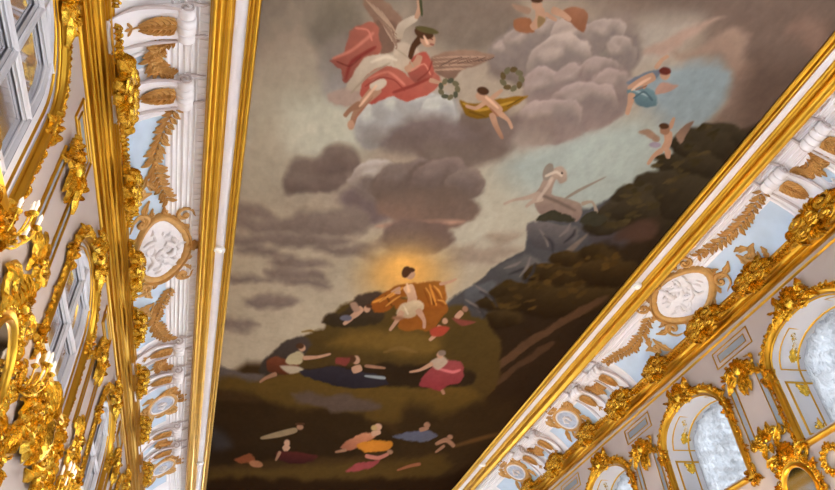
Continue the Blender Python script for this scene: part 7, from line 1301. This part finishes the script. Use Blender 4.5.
# gilded aprons of leafwork filling the wall under the mirrors
def apron():
    rnd = random.Random(44); mb = MB(relief_put); mb.shell(0, .35, .28, PI/2, 2.4, 7, .1, .04)
    for s in (-1, 1):
        for k in range(4): mb.scroll(s*(.16+.13*k), .25-.22*k, .15-.015*k, PI/2-k*.5, 1.4, -s, .035, .06, .12)
        for k in range(30): t = rnd.random(); mb.leaf(s*(.05+.55*t)+rnd.uniform(-.08, .08), .35-.8*t*t+rnd.uniform(-.15, .1), rnd.uniform(0, 6.28), .2, .09, rnd.uniform(-2, 2), .1, .04, 2, 7)
        for k in range(8): mb.blob(s*rnd.uniform(0, .6), rnd.uniform(-.4, .4), .1, .03, .03, .03, 0, 6, 4)
    mb.leaf(0, .1, -PI/2, .7, .25, 0, .1, .03, 4, 10)
    return mb
ap = None
for side, y, z, lab in ((-1, 7.75, 3.0, 'gold leafwork apron at the lower left corner below the dark oval mirror'), (-1, 11.9, 3.1, 'gold leafwork apron on the left wall beneath the second oval mirror')):
    if ap is None: ap = apron().build('leafwork_apron', 'gold'); o = ap
    else: o = dup(ap)
    o.location = on_wall(side, y, z); o.rotation_euler.z = rot_of(side); tag(o, lab, 'carving', 'gold leafwork aprons')

# ------------------------------------------------------------------ wall candelabra
def sconce():
    o = thing('wall_candelabrum', (0, 0, 0)); mb = MB(relief_put); rnd = random.Random(6)
    mb.plate([(.13*math.cos(2*PI*i/16), .30*math.sin(2*PI*i/16)) for i in range(16)], 0, .05); mb.shell(0, .25, .22, PI/2, 2.2, 5, .08, .03)
    for s in (-1, 1):
        mb.leaf(s*.08, .05, PI/2-s*.5, .35, .14, s*1.2, .08, .03); mb.leaf(s*.08, -.1, -PI/2+s*.5, .35, .14, -s*1.2, .08, .03); mb.scroll(s*.16, .02, .09, PI/2, 1.2, -s, .028, .05, .08)
    mb.leaf(0, -.2, -PI/2, .3, .14, 0, .08, .03); mb.build('back_plate', 'gold', o)
    for k, (u, v, w) in enumerate(((-.34, .10, .30), (.34, .10, .30), (-.18, .22, .48), (.18, .22, .48), (0, .34, .36))):
        mb = MB(relief_put); pts = []; rad = []
        for i in range(11): t = i/10; pts.append((u*t**.8, -.12+(v+.12)*t**2-.14*math.sin(PI*t), .04+w*math.sin(t*PI/2))); rad.append(.028-.012*t)
        mb.tube(pts, rad, 7); mb.blob(u*.5, -.12, w*.7, .04, .04, .04); mb.leaf(u*.4, -.1, .9 if u > 0 else PI-.9, .18, .08, .6, .05, w*.55)
        a = mb.build('arm', 'gold', o)
        mb = MB(lambda x, y, z: (x, y, z)); prof = ((.02, 0), (.07, .03), (.085, .06), (.05, .065), (.035, .10), (.03, .10))
        x0, y0, z0 = u, -(.04+w), v
        mb.add([(x0+r*math.cos(q*PI/5), y0+r*math.sin(q*PI/5), z0+h) for r, h in prof for q in range(10)], [(j*10+i, j*10+(i+1) % 10, (j+1)*10+(i+1) % 10, (j+1)*10+i) for j in range(5) for i in range(10)]); mb.build('drip_cup', 'gold', a)
        mb = MB(lambda x, y, z: (x, y, z)); prof = ((.028, .06), (.028, .22), (.038, .25), (.03, .30), (.004, .36))
        mb.add([(x0+r*math.cos(q*PI/5), y0+r*math.sin(q*PI/5), z0+h) for r, h in prof for q in range(10)], [(j*10+i, j*10+(i+1) % 10, (j+1)*10+(i+1) % 10, (j+1)*10+i) for j in range(4) for i in range(10)]); mb.build('candle_bulb', 'bulb', a)
    return o
SC = {(-1, 5.75, 4.6): ('gold wall candelabrum at the left edge, highest of those on the left wall', .62, LAMP), (-1, 7.98, 4.15): ('gold wall candelabrum on left wall below the dark oval mirror', .62, LAMP), (-1, 11.0, 4.0): ('gold wall candelabrum low on the left wall near the bottom left corner', .62, LAMP), (-1, 13.1, 4.0): ('gold wall candelabrum at the bottom edge of the picture, left wall', .62, LAMP),
      (-1, 17.9, 4.0): ('farthest gold wall candelabrum of the left wall', .62, LAMP), (1, 6.15, 2.6): ('added unseen gold wall candelabrum warming the right wall from below view, nearest', 1, LAMP*9), (1, 10.1, 2.6): ('added unseen gold wall candelabrum warming the right wall from below view, second from the near end', 1, LAMP*9), (1, 14.2, 2.6): ('added unseen gold wall candelabrum warming the right wall from below view, second from the far end', 1, LAMP*9), (1, 18.2, 2.6): ('added unseen gold wall candelabrum warming the right wall from below view, farthest', 1, LAMP*9)}  # the right wall four are added out of view to warm that wall
s0 = None
for (side, y, z), (lab, size, watts) in SC.items():
    if s0 is None: s0 = sconce(); o = s0
    else: o = dup(s0)
    o.location = on_wall(side, y, z); o.rotation_euler.z = rot_of(side); o.scale = (size,)*3; tag(o, lab, 'wall light', 'gold wall candelabra')
    ld = bpy.data.lights.new('candle_glow', 'POINT'); ld.energy = watts; ld.color = (1, .72, .42); ld.shadow_soft_size = .12  # on the right wall this is added warm light, far stronger
    lo = bpy.data.objects.new('candle_glow', ld); col.objects.link(lo); lo.location = (CX+side*(WALL-.75), y, z+.35+EYE)
